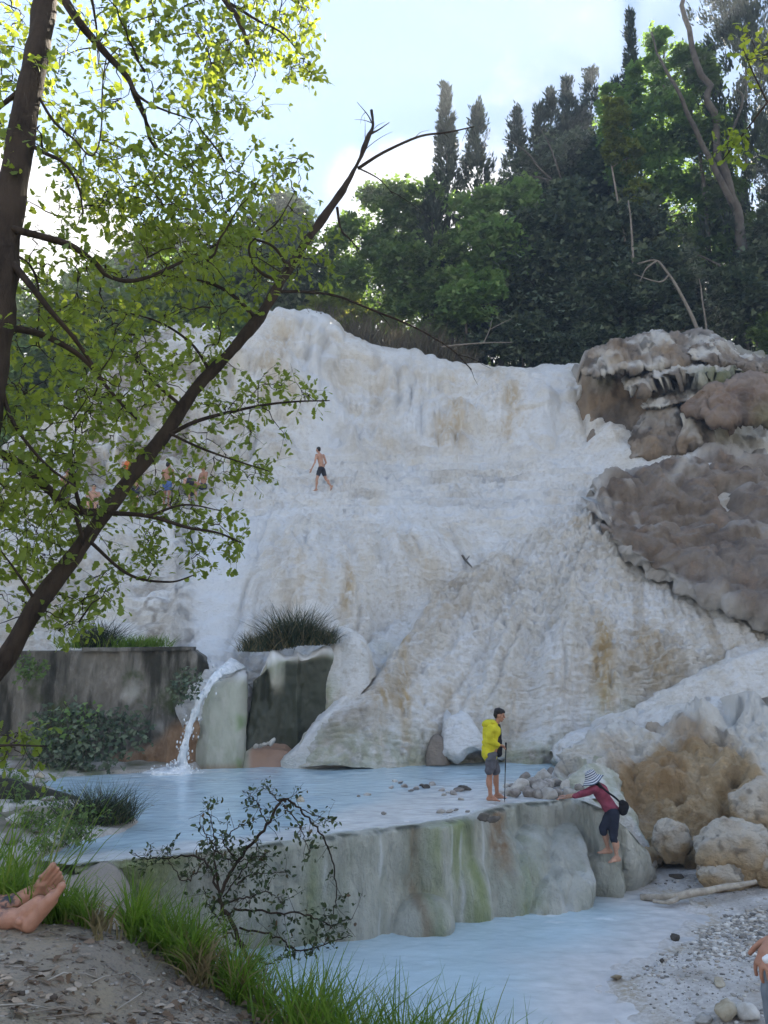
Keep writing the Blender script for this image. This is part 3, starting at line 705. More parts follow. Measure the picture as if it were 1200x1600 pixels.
# ------------------------------------------------------------------ the travertine dam between the pools
def dam_mat():
    m = M('dam_travertine', 0.5, 0.4)
    n1 = m.noise(1.1, 5, .6, (1, 1, .22)); n2 = m.noise(4.5, 6, .62, (1, 1, .35), 2); n3 = m.noise(1.6, 4, .6, (1, 1, .12), 7)
    base = m.mix(m.rng(n1, .35, .68), (.50, .50, .45), (.32, .335, .275))
    base = m.mix(m.math('MULTIPLY', m.rng(n2, .42, .72), .6), base, (.24, .235, .20))
    base = m.mix(m.math('MULTIPLY', m.attr('green'), m.rng(n3, .3, .62)), base, (.24, .285, .13))
    base = m.mix(m.math('MULTIPLY', m.attr('stain'), m.rng(n2, .2, .6)), base, (.22, .13, .06))
    base = m.mix(m.attr('grey'), base, (.05, .06, .04))
    base = m.mix(m.attr('wet'), base, (.66, .685, .69))
    m.color(base)
    m.rough(m.rng(m.noise(3, 3), .3, .7, .3, .6))
    m.bump(m.noise(6.0, 6, .65, (1, 1, .4)), .9, .12); m.bump(m.noise(26.0, 5, .68, (1, 1, .6)), .8, .04)
    return m.m
def build_dam():
    U = np.linspace(118, 1012, 520)
    rim_v = np.interp(U, *np.array(rim_px[:-2] + [(905,1249),(940,1262),(975,1290),(1012,1335)], float).T)
    rim_v = np.convolve(np.pad(rim_v, 8, 'edge'), np.ones(17) / 17, 'valid')
    zr = np.interp(U, [118, 905, 940, 975, 1012], [0, 0, .02, -.3, -.85])
    rimP = Pz(U, rim_v, zr)
    bz = np.interp(U, [118, 150, 240, 330, 420, 1012], [-.45, -.5, -.9, -1.3, -1.55, -1.55])
    bv = np.interp(U, [118, 150, 190, 300, 440, 560, 620, 690, 750, 830, 880, 940, 985, 1012], [1385, 1398, 1420, 1462, 1486, 1472, 1466, 1446, 1442, 1428, 1422, 1408, 1392, 1372])
    bu = U + np.interp(U, [118, 780, 880, 1012], [0, 0, 22, 4])
    bv = np.convolve(np.pad(bv, 8, 'edge'), np.ones(17) / 17, 'valid')
    baseP = Pz(bu, bv, bz); 
    nrm = np.stack([np.gradient(rimP[:, 1]), -np.gradient(rimP[:, 0])], -1); nrm /= np.linalg.norm(nrm, axis=1, keepdims=True)
    nrm = np.where(nrm[:, 1:] > 0, -nrm, nrm)
    # profile: inner lip, rim, short drop, slope or wall, foot
    slope = sstep(770, 830, U)                         # the right end is a sloping apron, the rest a wall
    nr = 96; t = np.linspace(-.25, 1.08, nr)
    G = np.zeros((nr, len(U), 3))
    for k, tt in enumerate(t):
        if tt < 0:
            q = rimP.copy(); q[:, :2] -= nrm * (-tt * 2.4) * (1 - .93 * sstep(885, 915, U))[:, None]; q[:, 2] += -0.012 * min(1, -tt * 12) + .012
            q[:, 2] -= .10 * max(0, -tt - .12)
        else:
            al = min(1, tt / .14) * math.pi / 2; s = min(max(0, (tt - .14) / .86), 1.0)
            out_wall = 1 - (1 - min(1, s / .12)) ** 2 * 1.0
            # horizontal travel: wall keeps near the rim, apron drops first then slopes out
            hw = s
            ha = np.where(s < .22, .05 * s / .22, .05 + .95 * ((s - .22) / .78) ** .85)
            hz_w = s ** 1.0; hz_a = s
            h = hw * (1 - slope) + ha * slope
            q = rimP + (baseP - rimP) * np.stack([h, h, np.full_like(h, s)], -1)
            q[:, 2] += .012 - .10 * (1 - math.cos(al)) * (1 - .3 * s); q[:, :2] += nrm * .10 * math.sin(al)
            if tt > 1: q[:, 2] -= (tt - 1) * 4
        G[k] = q
    N = np.broadcast_to(np.c_[nrm, np.zeros(len(U))][None], G.shape)
    p = G.reshape(-1, 3); sh = G.shape[:2]
    n = lambda sc, k, o=1: (noise(p, sc, k) if o == 1 else fbm(p, sc, o, k)).reshape(sh)
    T = t[:, None] + 0 * U[None]; UU = U[None] + 0 * T
    face = sstep(-.005, .10, T)
    wall = n((.9, .9, .15), 401) * .18 + np.abs(n((1.9, 1.9, .2), 402)) * .24 * sstep(120, 560, UU) + .6 * (np.abs(n((5.0, 5.0, .5), 403)) * .09 + np.abs(n((12, 12, 1.2), 407)) * .035) * sstep(480, 640, UU) * (.4 + .6 * sstep(-.2, .3, n((.8, .8, .4), 408))) + n((6, 6, 3), 404, 3) * .05 - .1
    bumps = 0
    for (bu_, bt, ru, rt, a) in [(650, .93, 42, .30, .38), (725, .85, 30, .45, .18), (824, .66, 38, .38, .28), (882, .68, 40, .38, .38), (848, .98, 40, .30, .26), (920, .84, 34, .30, .28), (955, .75, 30, .36, .06), (780, .74, 30, .46, .24), (440, .9, 60, .5, .15), (990, .7, 24, .4, .2)]:
        bumps = bumps + a * np.clip(1 - ((UU - bu_) / ru) ** 2 - ((T - bt) / rt) ** 2, 0, 1) ** .8
    rim_w = .05 * n((1.3, 1.3, 0), 405) * sstep(-.2, -.02, T)
    d = face * wall * (1 - .35 * slope) + bumps * face + rim_w
    G = G + N * d[..., None]
    G[..., 2] += bumps * face * .45
    G[..., 2] += (.016 * n((3.0, 3.0, 0), 406, 3) - .006) * sstep(.1, -.05, T)
    green = face * (.9 * sstep(.05, .5, n((.8, .8, .08), 410)) * (1 - slope) + .6 * sstep(.2, .5, n((.7, .7, .1), 411)) * slope + .8 * np.exp(-((UU - 800) / 20) ** 2) * sstep(.3, .5, T) + .9 * np.exp(-((UU - 705) / 22) ** 2) + .7 * np.exp(-((UU - 480) / 16) ** 2) + .7 * sstep(210, 150, UU))
    stain = face * (1.0 * np.exp(-((UU - 766) / 10) ** 2) * sstep(.75, .4, T) * sstep(-.05, .02, T) + .7 * sstep(.3, .6, n((.9, .9, .1), 412)) * sstep(520, 400, UU) + .5 * np.exp(-((UU - 640) / 8) ** 2))
    grey = .9 * sstep(.12, .4, n((3.2, 3.2, 1.2), 413, 3) + .25 * np.exp(-((T - .05) / .05) ** 2)) * np.exp(-((T - .055) / .05) ** 2) + .5 * face * sstep(.25, .5, n((2.2, 2.2, .25), 420, 2)) * sstep(.6, .1, T)
    wet = sstep(.0, -.06, T) * .85 + face * .35 * sstep(.40, .62, n((2.6, 2.6, .10), 415)) * sstep(-.2, .3, n((3, 3, 1.2), 418, 2)) + face * slope * .45 * sstep(.0, .5, n((3.5, 3.5, 1.0), 416, 2)) * sstep(.25, .4, T) * sstep(930, 880, UU)
    for (wu, w_) in [(703, 3.5), (585, 5), (688, 2.5), (742, 3), (498, 5)]:
        wet = wet + .6 * face * np.exp(-((UU - wu - 3 * n((.5, .5, 1.5), 417)) / (w_ * .6)) ** 2) * sstep(-.5, .2, n((4, 4, 2.2), 419, 2))
    at = dict(green=np.clip(green, 0, 1), stain=np.clip(stain, 0, 1), grey=np.clip(grey, 0, 1), wet=np.clip(wet, 0, 1))
    o = mk('travertine_dam', G, [grid_faces(*sh)], dam_mat(), attrs=at)
    return tag(o, 'grey-green travertine dam with thin water running over its rim between the pools', 'rock dam')
dam = build_dam()
# ------------------------------------------------------------------ ochre rock at the lower right
OCHRE = brown_mat('ochre_travertine', (0.50, 0.385, 0.24), (0.36, 0.26, 0.15), (0.58, 0.49, 0.37), (0.70, 0.68, 0.63))
def ochre_disp(c):
    n = c['n']; p = c['p']
    w = p + .35 * np.stack([noise(p, .8, 501), noise(p, .8, 502), noise(p, .8, 503)], -1)
    return -.25 + np.abs(noise(w, (.8, .8, .42), 504)).reshape(c['sh']) * .62 + np.abs(noise(w, (2.0, 2.0, 1.3), 513)).reshape(c['sh']) * .28 + np.abs(n((4.5, 4.5, 4), 514)) * .14 + np.abs(n((10, 10, 9), 515)) * .075 + n((19, 19, 17), 516, 2) * .035 + n((1.8, 1.8, 1.2), 505, 3) * .18 + n((5.5, 5.5, 4.5), 506, 3) * .075 - .55 * sum(np.exp(-((c['u'] - a) / ru) ** 2 - ((c['v'] - b) / rv) ** 2) for a, b, ru, rv in [(1150, 1222, 14, 10), (1132, 1262, 16, 22), (1064, 1255, 8, 12), (1125, 1160, 8, 5)])
_otop = [(888,1196),(900,1182),(930,1168),(965,1154),(1000,1145),(1030,1133),(1060,1126),(1120,1118),(1200,1122),(1340,1135)]
_obot = [(888,1215),(920,1215),(960,1250),(985,1290),(1010,1345),(1050,1352),(1100,1356),(1340,1385)]
_oD = [(888,1205,17.8),(930,1170,18.0),(960,1240,16.6),(1000,1150,17.9),(1010,1340,15.4),(1040,1350,15.3),(1060,1132,18.1),(1060,1240,16.4),(1120,1240,16.0),(1120,1350,15.2),(1120,1122,18.0),(1200,1130,17.4),(1200,1200,16.4),(1200,1280,15.5),(1340,1140,17.2),(1340,1380,14.6),(1340,1260,15.4),(1160,1180,16.9)]
def o_white(c):
    edge = np.interp(c['u'], [880, 950, 975, 1000, 1040, 1100, 1150, 1200, 1300], [1290, 1280, 1215, 1185, 1160, 1145, 1180, 1225, 1230]) + 26 * c['n']((1.0, 1.0, .8), 507, 3) + 8 * c['n'](4, 508)
    return .9 * sstep(14, -22, c['v'] - edge) + .3 * sstep(.25, .5, c['n']((2.2, 2.2, 2), 512, 3))
ochre = relief('ochre_rock', _otop, _obot, _oD, OCHRE, step=1.9, curl=.8, cw=.10, disp=ochre_disp, back=1.8, bottom_curl=.3,
               attrs=dict(W4, wet=o_white, stain=lambda c: .6 * sstep(.1, .55, c['n']((1.2, 1.2, .25), 509)), green=lambda c: .35 * sstep(.3, .6, c['n']((.8, .8, .6), 510)) * sstep(1190, 1230, c['v']),
                          grey=lambda c: .85 * sum(np.exp(-((c['u'] - a) / ru) ** 2 - ((c['v'] - b) / rv) ** 2) for a, b, ru, rv in [(1150, 1224, 9, 6), (1124, 1160, 7, 4)]) + .5 * sstep(.45, .7, c['n']((3, 3, 3), 511, 2)) * sstep(1230, 1150, c['v'])))
tag(ochre, 'big ochre rock with a white crusted top and hollows beside the climbing woman', 'rock')
def flank_disp(c):
    n = c['n']
    return n((.9, .9, .5), 521) * .16 + rid(n((1.6, 1.6, .4), 522)) * .12 + n((4.5, 4.5, 3.5), 523, 3) * .07
flank = relief('flank', [(868,1215),(880,1196),(905,1188),(935,1182),(955,1205),(975,1255),(1000,1310),(1026,1352)], [(868,1262),(900,1262),(925,1290),(945,1330),(965,1362),(1000,1385),(1026,1372)],
               [(868,1240,16.4),(905,1250,14.9),(900,1195,17.0),(940,1185,17.3),(940,1250,15.4),(960,1340,14.6),(990,1380,14.6),(1026,1360,15.0),(1000,1320,15.5)], TRAV, step=1.6, curl=.6, cw=.14, disp=flank_disp, back=.8, parent=None,
               attrs=dict(W4, green=lambda c: .55 * sstep(-.2, .4, c['n']((.9, .9, .4), 524)), grey=lambda c: .5 * sstep(-.1, .5, c['n']((2.4, 2.4, 1.6), 525, 3)), stain=lambda c: .3 * sstep(.1, .6, c['n']((1.3, 1.3, .5), 526))))
keep(flank, ochre) if ochre.type == 'EMPTY' else setattr(flank, 'parent', ochre)

# ------------------------------------------------------------------ retaining wall at the left
wall_D = 19.25
def wall_mat():
    m = M('wall_concrete', .85, .2)
    n1 = m.noise(.9, 6, .62, (1, 1, .35)); n2 = m.noise(5, 6, .65, (1, 1, .4), 2); n3 = m.noise(1.3, 5, .6, (1, 1, .16), 6); n4 = m.noise(.7, 5, .65, w=11)
    b = m.mix(m.rng(n1, .35, .65), (.19, .175, .15), (.085, .08, .068))
    b = m.mix(m.math('MULTIPLY', m.rng(n2, .45, .72), .6), b, (.30, .28, .25))
    b = m.mix(m.math('MULTIPLY', m.rng(n3, .46, .58), .9), b, (.028, .028, .022))
    b = m.mix(m.math('MULTIPLY', m.rng(n4, .52, .66), m.attr('green')), b, (.05, .065, .025))
    b = m.mix(m.attr('wet'), b, (.55, .53, .49))
    b = m.mix(m.attr('stain'), b, m.mix(m.rng(n2, .3, .7), (.22, .13, .075), (.33, .22, .14)))
    m.color(b)
    m.bump(n2, .7, .06); m.bump(m.noise(22, 5, .65), .6, .02)
    return m.m
WALLM = wall_mat()
tl, tr_ = P(-120, 1014, wall_D + .2), P(296, 1008, wall_D)
wall = thing('retaining_wall', (tl + tr_) / 2 * np.array([1, 1, 0]), 'weathered grey concrete retaining wall left of the spout, hung with creepers', 'wall')
def wall_face():
    us = np.linspace(-120, 330, 300); nv = 150
    topv = np.interp(us, [-120, 298, 312, 328, 330], [1019, 1016, 1034, 1052, 1056])
    botv = np.interp(us, [-120, 130, 240, 290, 330], [1260, 1235, 1215, 1205, 1150])
    botv = np.where(us > 300, np.interp(us, [300, 318, 330], [1120, 1090, 1066]), botv)
    s = np.linspace(0, 1, nv)[:, None]; v = botv + (topv - botv) * s; u = us + 0 * v
    D = wall_D + .2 * (330 - u) / 450 - .05 - .9 * sstep(1175, 1235, v) * sstep(260, 120, u)
    D = D + .5 * sstep(285, 330, u) * 1.0
    G = P(u, v, D); N = grid_normals(G); N[N[..., 1] > 0] *= -1
    p = G.reshape(-1, 3); n = lambda sc, k, o=1: (noise(p, sc, k) if o == 1 else fbm(p, sc, o, k)).reshape(u.shape)
    rough_ = sstep(255, 300, u)
    d = n((1.2, 1.2, .5), 541, 3) * .08 + rid(n((2.2, 2.2, .25), 542)) * .06 + n((5, 5, 3), 543, 3) * .05 + rough_ * (n((1.6, 1.6, 1.4), 544, 3) * .32)
    bank = np.interp(u, [-120, 100, 200, 260, 310], [1240, 1215, 1170, 1140, 1120]) + 14 * n(1.2, 545)
    wbank = sstep(-12, 18, v - bank)
    d = d + wbank * (.06 + .20 * np.clip((v - bank) / 80, 0, 1) + .12 * n(2.0, 546, 3))
    G = G + N * d[..., None]
    green = sstep(1030, 1060, v) * sstep(-.3, .3, n((.8, .8, .5), 547)) + .9 * rough_ * sstep(-.2, .2, n(1.8, 548))
    wet = .8 * sstep(.18, .5, n((1.3, 1.3, .9), 549, 3)) * sstep(130, 220, u) * sstep(285, 262, u) * sstep(1050, 1090, v)
    back = [G[-1] + np.array([0, .12, .02]), G[-1] + np.array([0, .6, .02])]
    Gf = np.concatenate([G, np.stack(back)], 0); ap = lambda a: np.concatenate([np.clip(a, 0, 1), np.repeat(np.clip(a[-1:], 0, 1), 2, 0)])
    return keep(mk('wall_face', Gf, [grid_faces(*Gf.shape[:2])], WALLM, attrs=dict(green=ap(green), wet=ap(wet * (1 - wbank)), stain=ap(wbank * .95))), wall)
wall_face()
def coping():
    a, b = P(128, 1012, wall_D - .06), P(299, 1010, wall_D - .10)
    n = 60; x = np.linspace(0, 1, n)[:, None]; c = a + (b - a) * x
    prof = np.array([(0, -.10), (0, -.012), (.012, 0), (.5, .0), (.5, -.1)])
    G = np.stack([c + np.array([0, py, pz]) + np.array([0, 0, .012])[None] * noise(c * 3 + 7 * k, 1.5, 560)[:, None] for k, (py, pz) in enumerate(prof)])
    g = Geo(); g.add(G, grid_faces(len(prof), n))
    g.add(G[:, -1], [[0, 1, 2, 3, 4]]); g.add(G[:, 0], [[0, 1, 2, 3, 4]])
    o = g.obj('coping', None); o.data.materials.append(WALLM)
    for k in ('green', 'wet', 'stain'): o.data.attributes.new(k, 'FLOAT', 'POINT')
    keep(o, wall)
coping()

# ------------------------------------------------------------------ spout slab, dark block
def slab_mat():
    m = M('slab_travertine', .55, .4)
    n1 = m.noise(1.2, 5, .6, (1, 1, .25)); n2 = m.noise(5, 6, .6, (1, 1, .35), 3)
    b = m.mix(m.rng(n1, .35, .65), (.40, .41, .34), (.27, .29, .21)); b = m.mix(m.math('MULTIPLY', m.rng(n2, .4, .7), .5), b, (.50, .49, .44))
    b = m.mix(m.attr('green'), b, (.14, .24, .06)); b = m.mix(m.attr('stain'), b, (.30, .17, .11)); b = m.mix(m.attr('wet'), b, (.74, .75, .76)); b = m.mix(m.attr('grey'), b, (.04, .045, .03))
    m.color(b); m.bump(n2, .5, .04); m.bump(m.noise(26, 4), .4, .012)
    return m.m
SLAB = slab_mat()
slab = relief('spout_slab', [(286,1130),(300,1095),(318,1066),(340,1050),(372,1046),(386,1052)], [(284,1210),(386,1208)],
              [(286,1200,19.3),(340,1205,19.05),(386,1205,19.2),(340,1060,19.3),(386,1060,19.45),(300,1100,19.3)], SLAB, step=1.4, curl=.75, cw=.24, back=1.4,
              disp=lambda c: c['n']((.9, .9, .3), 571) * .1 + rid(c['n']((1.8, 1.8, .2), 572)) * .06 + c['n']((5, 5, 3), 573, 3) * .03,
              attrs=dict(W4, green=lambda c: .8 * np.exp(-((c['u'] - 378) / 9) ** 2) * sstep(1070, 1100, c['v']) * sstep(-.3, .2, c['n'](2, 574)), wet=lambda c: sstep(.86, .97, c['s']) * .9 + .3 * sstep(.1, .5, c['n']((1.4, 1.4, .1), 575)),
                         stain=lambda c: .9 * np.exp(-((c['u'] - 305) / 8) ** 2) * sstep(1110, 1080, c['v']) + .5 * sstep(1190, 1204, c['v'])))
tag(slab, 'pale green mossy travertine slab under the water spout', 'rock')
def block_disp(c):
    n = c['n']
    return n((.9, .9, .4), 581) * .14 + rid(n((1.8, 1.8, .25), 582)) * .13 + n((4, 4, 2.5), 583, 3) * .08 + .22 * np.exp(-((c['u'] - 430) / 9) ** 2) * sstep(1085, 1065, c['v']) - .2 * np.exp(-((c['u'] - 413) / 8) ** 2) * sstep(1040, 1060, c['v']) * sstep(1120, 1095, c['v'])
block = relief('dark_block', [(381,1072),(388,1058),(402,1046),(420,1030),(440,1020),(480,1019),(505,1012),(522,1020),(530,1060)], [(381,1190),(455,1196),(530,1150)],
               [(381,1190,19.6),(381,1070,19.75),(430,1190,19.7),(430,1040,19.55),(480,1180,19.9),(480,1030,19.75),(530,1150,20.2),(530,1030,20.2)], SLAB, step=1.4, curl=.35, cw=.08, disp=block_disp, back=2.2,
               attrs=dict(W4, grey=lambda c: np.clip(.97 * sstep(530, 500, c['u'] + 14 * c['n']((1.2, 1.2, .3), 584)) * sstep(.97, .88, c['s']) - .95 * np.exp(-((c['u'] - 431) / 8) ** 2) * sstep(1090, 1070, c['v']) - .45 * sstep(.3, .55, c['n']((2.4, 2.4, .2), 585)), 0, 1) * sstep(1192, 1170, c['v']),
                          stain=lambda c: .9 * sstep(1163, 1172, c['v'] + 6 * c['n'](2, 586)) + .35 * sstep(.2, .6, c['n']((1.5, 1.5, .2), 588)), green=lambda c: .3 * sstep(.1, .5, c['n']((1.2, 1.2, .3), 587)), wet=lambda c: .9 * sstep(.0, .4, c['n']((2, 2, .5), 589) + sstep(.97, 1, c['s'])) * sstep(.9, .97, c['s'])))
tag(block, 'dark mossy rock block beside the spout with a rush tussock on top', 'rock')
ledge_o = relief('red_ledge', [(378,1180),(390,1166),(420,1162),(445,1164),(462,1176)], [(378,1210),(462,1206)], [(378,1200,19.2),(420,1205,19.1),(420,1165,19.5),(462,1200,19.3)], SLAB, step=1.3, curl=.5, cw=.2, back=.7,
                 disp=lambda c: c['n']((2, 2, 2), 591, 3) * .08, attrs=dict(W4, stain=lambda c: .9 * sstep(385, 400, c['u'] + 8 * c['n'](2, 592))))
tag(ledge_o, 'low reddish rock ledge at the water below the dark block', 'rock')

# ------------------------------------------------------------------ ground: basin floors, left and right shores, near bank, far terrain
def dirt_mat():
    m = M('ground', .92, .15)
    n1 = m.noise(1.2, 6, .6); n2 = m.noise(14, 6, .7); n3 = m.noise(60, 5, .7, w=4)
    wht = m.mix(m.rng(n2, .35, .65), (.60, .575, .55), (.46, .43, .40))
    drt = m.mix(m.rng(n1, .3, .7), (.31, .265, .215), (.225, .188, .148)); drt = m.mix(m.math('MULTIPLY', m.rng(n2, .45, .72), .6), drt, (.27, .24, .19)); drt = m.mix(m.math('MULTIPLY', m.rng(n3, .5, .68), .55), drt, (.075, .06, .045))
    b = m.mix(m.attr('white'), drt, wht)
    b = m.mix(m.math('MULTIPLY', m.attr('ochre'), m.rng(n2, .3, .6)), b, (.36, .29, .19))
    b = m.mix(m.math('MULTIPLY', m.attr('dark'), m.rng(n2, .35, .6)), b, (.10, .095, .09))
    b = m.mix(m.math('MULTIPLY', m.attr('green'), m.rng(m.noise(3, 5), .3, .6)), b, (.06, .085, .025))
    m.color(b); m.bump(n2, .7, .03); m.bump(n3, .8, .012)
    return m.m
DIRT = dirt_mat()
lshore = np.r_[Pz(np.array([60,110,185,215,190,150,110,60.]), np.array([1224,1250,1272,1285,1298,1312,1322,1338.]), 0.)[:, :2]]
def ground_z(x, y):
    p = np.stack([x, y, 0 * x], -1)
    z = np.full(x.shape, -1.85)
    # right shore: rises out of the lower pool
    d = poly_dist(x, y, low_poly); ins = in_poly(x, y, low_poly)
    right = sstep(1.4, 2.4, x)
    rise = np.where(ins, -.16 * np.minimum(d, 2.5) + .012 * noise(p, 3.5, 606), .05 * np.minimum(d, 1) + .10 * np.clip(d - .3, 0, 5) + .04 * fbm(p, 1.3, 4, 601) + .015 * noise(p, 6, 605))
    z = z * (1 - right) + right * (LOW_Z + rise)
    # left shore above the upper pool
    dp = poly_dist(x, y, pool_poly); inp = in_poly(x, y, pool_poly)
    zl = np.where(inp, -.3 * np.minimum(dp * 2, 1), .06 + .10 * np.minimum(dp, 1.5) + .08 * fbm(p, 1.4, 4, 602))
    front = sstep(9.4, 11.2, y + .25 * (x + 4.5))
    zl = zl * front + (1 - front) * np.interp(y, [5, 7.5, 9.5, 11], [-1.0, -.9, -.5, -.1])
    seg = np.full(x.shape, 1e9)
    for a, b in zip(rim_xy[:-1], rim_xy[1:]):
        ab = b - a; t = np.clip(((x - a[0]) * ab[0] + (y - a[1]) * ab[1]) / (ab @ ab), 0, 1); seg = np.minimum(seg, np.hypot(x - a[0] - t * ab[0], y - a[1] - t * ab[1]))
    left = np.where(inp, sstep(.45, .9, seg), sstep(-2.4, -3.6, x + .12 * (y - 10.5)))
    return z * (1 - left) + left * zl
def build_ground():
    xs, ys = np.arange(-16, 13, .07), np.arange(4.2, 20.3, .07)
    X, Y = np.meshgrid(xs, ys); x, y = X.ravel(), Y.ravel()
    z = ground_z(x, y); p = np.stack([x, y, 0 * x], -1)
    d = poly_dist(x, y, low_poly)
    right = sstep(1.2, 2.0, x)
    white = right * (1 - .55 * sstep(-.05, .4, fbm(p, 1.2, 3, 611)) * sstep(.25, .9, d)) + (1 - right) * .70 * sstep(-.3, .3, fbm(p, 1.1, 3, 613)) * (.25 + .75 * sstep(10.2, 11.2, y))
    ochre_ = right * sstep(.35, .0, np.abs(d - .35)) * .8 * sstep(-.2, .3, fbm(p, 1.5, 3, 612))
    dark = right * .75 * sstep(.05, .4, fbm(p, 1.1, 4, 614)) * sstep(.5, 1.2, d)
    green = (1 - right) * .8 * sstep(-.1, .3, fbm(p, .9, 3, 615)) * sstep(-4.6, -6.5, x)
    V = np.stack([x, y, z], -1)
    o = mk('ground', V, [grid_faces(*X.shape)], DIRT, attrs=dict(white=white, ochre=ochre_, dark=dark, green=green))
    return tag(o, 'pale pebbly shore and pool floors around the two pools', None, None, 'structure')
ground = build_ground()

_bx = [-30, -3, -1.5, -1.03, -.81, -.56, -.39, 0, 3, 30]
def bank_z(x, y):
    xs = np.asarray(x, float); ys = np.asarray(y, float)
    e = np.interp(xs, _bx, [3.2, 3.2, 3.2, 3.25, 3.25, 3.15, 2.95, 2.75, 2.6, 2.6]) + .08 * noise(np.stack([xs, 0 * xs, 0 * xs], -1), 2.6, 621)
    ze = np.interp(xs, _bx, [1.62, 1.60, 1.57, 1.49, 1.37, 1.29, 1.26, 1.20, 1.12, 1.12])
    p = np.stack([xs, ys, 0 * xs], -1)
    z = ze + .055 * np.clip(e - ys, 0, 3) + .12 * np.clip(e - ys, 0, .8) * sstep(-1.1, -.5, xs) + .020 * fbm(p, 1.6, 4, 622) + .008 * noise(p, 9, 623)
    over = np.clip(ys - e, 0, None)
    return z - np.where(over < .5, 1.1 * over ** 2 + .25 * over, .4 + 1.35 * (over - .5))
def build_bank():
    xs, ys = np.arange(-7, 5, .035), np.r_[np.arange(-4, 1.4, .15), np.arange(1.4, 6.2, .035)]
    X, Y = np.meshgrid(xs, ys); x, y = X.ravel(), Y.ravel()
    z = np.maximum(bank_z(x, y), -2.2); p = np.stack([x, y, 0 * x], -1)
    o = mk('ground_bank', np.stack([x, y, z], -1), [grid_faces(*X.shape)], DIRT,
           attrs=dict(white=.12 * sstep(0, .5, fbm(p, 2, 3, 631)), ochre=.5 * sstep(0, .4, fbm(p, 3, 3, 632)), dark=.5 * sstep(.1, .5, fbm(p, 2.5, 3, 633)), green=.2 * sstep(.2, .5, fbm(p, 1.5, 3, 634))))
    o.name = 'ground'
    return tag(o, 'bare brown earth bank scattered with dead leaves at the front', None, None, 'structure')
bank = build_bank()

def terrain_z(x, y):
    p = np.stack([x, y, 0 * x], -1)
    ramp = np.interp(y, [-40, 21, 24, 34, 40, 60, 400], [-2.2, -2.2, -1.2, 9.5, 15.5, 18, 24])
    side = sstep(8, 40, x) * 10 * sstep(25, 45, y) + sstep(14, 60, np.abs(x)) * 6
    lf = -7 * sstep(-6, -20, x) * sstep(28, 40, y) * sstep(70, 45, y)
    return ramp + side + lf + .6 * fbm(p, .12, 3, 640) - 0.1
def build_terrain():
    xs = np.r_[np.linspace(-180, -62, 8), np.arange(-60, 60.1, 1.5), np.linspace(62, 180, 8)]
    ys = np.r_[np.linspace(-90, -42, 6), np.arange(-40, 80.1, 1.5), np.linspace(82, 260, 10)]
    X, Y = np.meshgrid(xs, ys); x, y = X.ravel(), Y.ravel()
    o = mk('terrain', np.stack([x, y, terrain_z(x, y)], -1), [grid_faces(*X.shape)], TERR, attrs={})
    return tag(o, 'wooded hillside behind the travertine', None, None, 'structure')
def terr_mat():
    m = M('terrain', .95, .1); n = m.noise(.6, 6, .65); n2 = m.noise(4, 6, .65)
    b = m.mix(m.rng(n, .35, .65), (.10, .085, .06), (.06, .075, .03)); m.color(m.mix(m.math('MULTIPLY', m.rng(n2, .4, .7), .5), b, (.17, .15, .12))); m.bump(n2, .8, .2)
    return m.m
TERR = terr_mat()
terrain = build_terrain()

# ------------------------------------------------------------------ stones
def stone_mat(name, a, b, c):
    m = M(name, .85, .25)
    n = m.noise(6, 6, .65); n2 = m.noise(22, 5, .65); n3 = m.noise(2.5, 4, .6, w=3)
    k = m.mix(m.rng(n, .35, .65), a, b); k = m.mix(m.math('MULTIPLY', m.rng(n3, .48, .66), .8), k, c)
    k = m.mix(m.math('MULTIPLY', m.rng(m.objrand(), 0, 1), .45), k, tuple(x * .45 for x in b))
    m.color(k); m.bump(n, .6, .03); m.bump(n2, .6, .01)
    return m.m
STONE_G = stone_mat('stone_grey', (.34, .31, .28), (.20, .175, .155), (.50, .48, .45))
STONE_W = stone_mat('stone_white', (.55, .53, .49), (.38, .35, .31), (.64, .62, .58))
STONE_D = stone_mat('stone_dark', (.12, .105, .09), (.07, .06, .05), (.22, .19, .15))
STONE_O = stone_mat('stone_ochre', (.44, .38, .28), (.30, .25, .17), (.52, .49, .42))
def stone_mesh(name, mat, sub=2, seed=0, k=.32, fl=1.0):
    V, Fc = ico(sub); V = V.copy()
    r = np.random.default_rng(seed)
    # chisel with a few planes, then roughen
    for _ in range(9):
        d = r.normal(size=3); d /= np.linalg.norm(d); h = r.uniform(.55, .88)
        over = np.clip(V @ d - h, 0, None); V -= over[:, None] * d * .9
    V *= 1 + k * .55 * noise(V, 1.4, seed)[:, None] + k * .35 * noise(V, 3.6, seed + 3)[:, None]
    V[:, 2] *= fl
    me = new_mesh(name, V, [Fc], False); me.materials.append(mat); return me
stone_lib = {k: [stone_mesh('stone', m_, 3, 50 + j, .34, .8) for j in range(6)] for k, m_ in dict(g=STONE_G, w=STONE_W, d=STONE_D, o=STONE_O).items()}
def stone(loc, size, kind='g', label=None, group=None, j=None, name='stone', sq=(1, 1, 1)):
    o = bpy.data.objects.new(name, stone_lib[kind][rnd.randrange(6) if j is None else j]); link(o)
    o.location = Vector([float(c) for c in loc]); o.rotation_euler = (rnd.uniform(-.4, .4), rnd.uniform(-.4, .4), rnd.uniform(0, 6.28))
    o.scale = tuple(size * q * rnd.uniform(.85, 1.15) for q in sq)
    return tag(o, label, 'stone', group)
px = lambda n, D: n / FPX * D          # photo pixels to metres at distance D

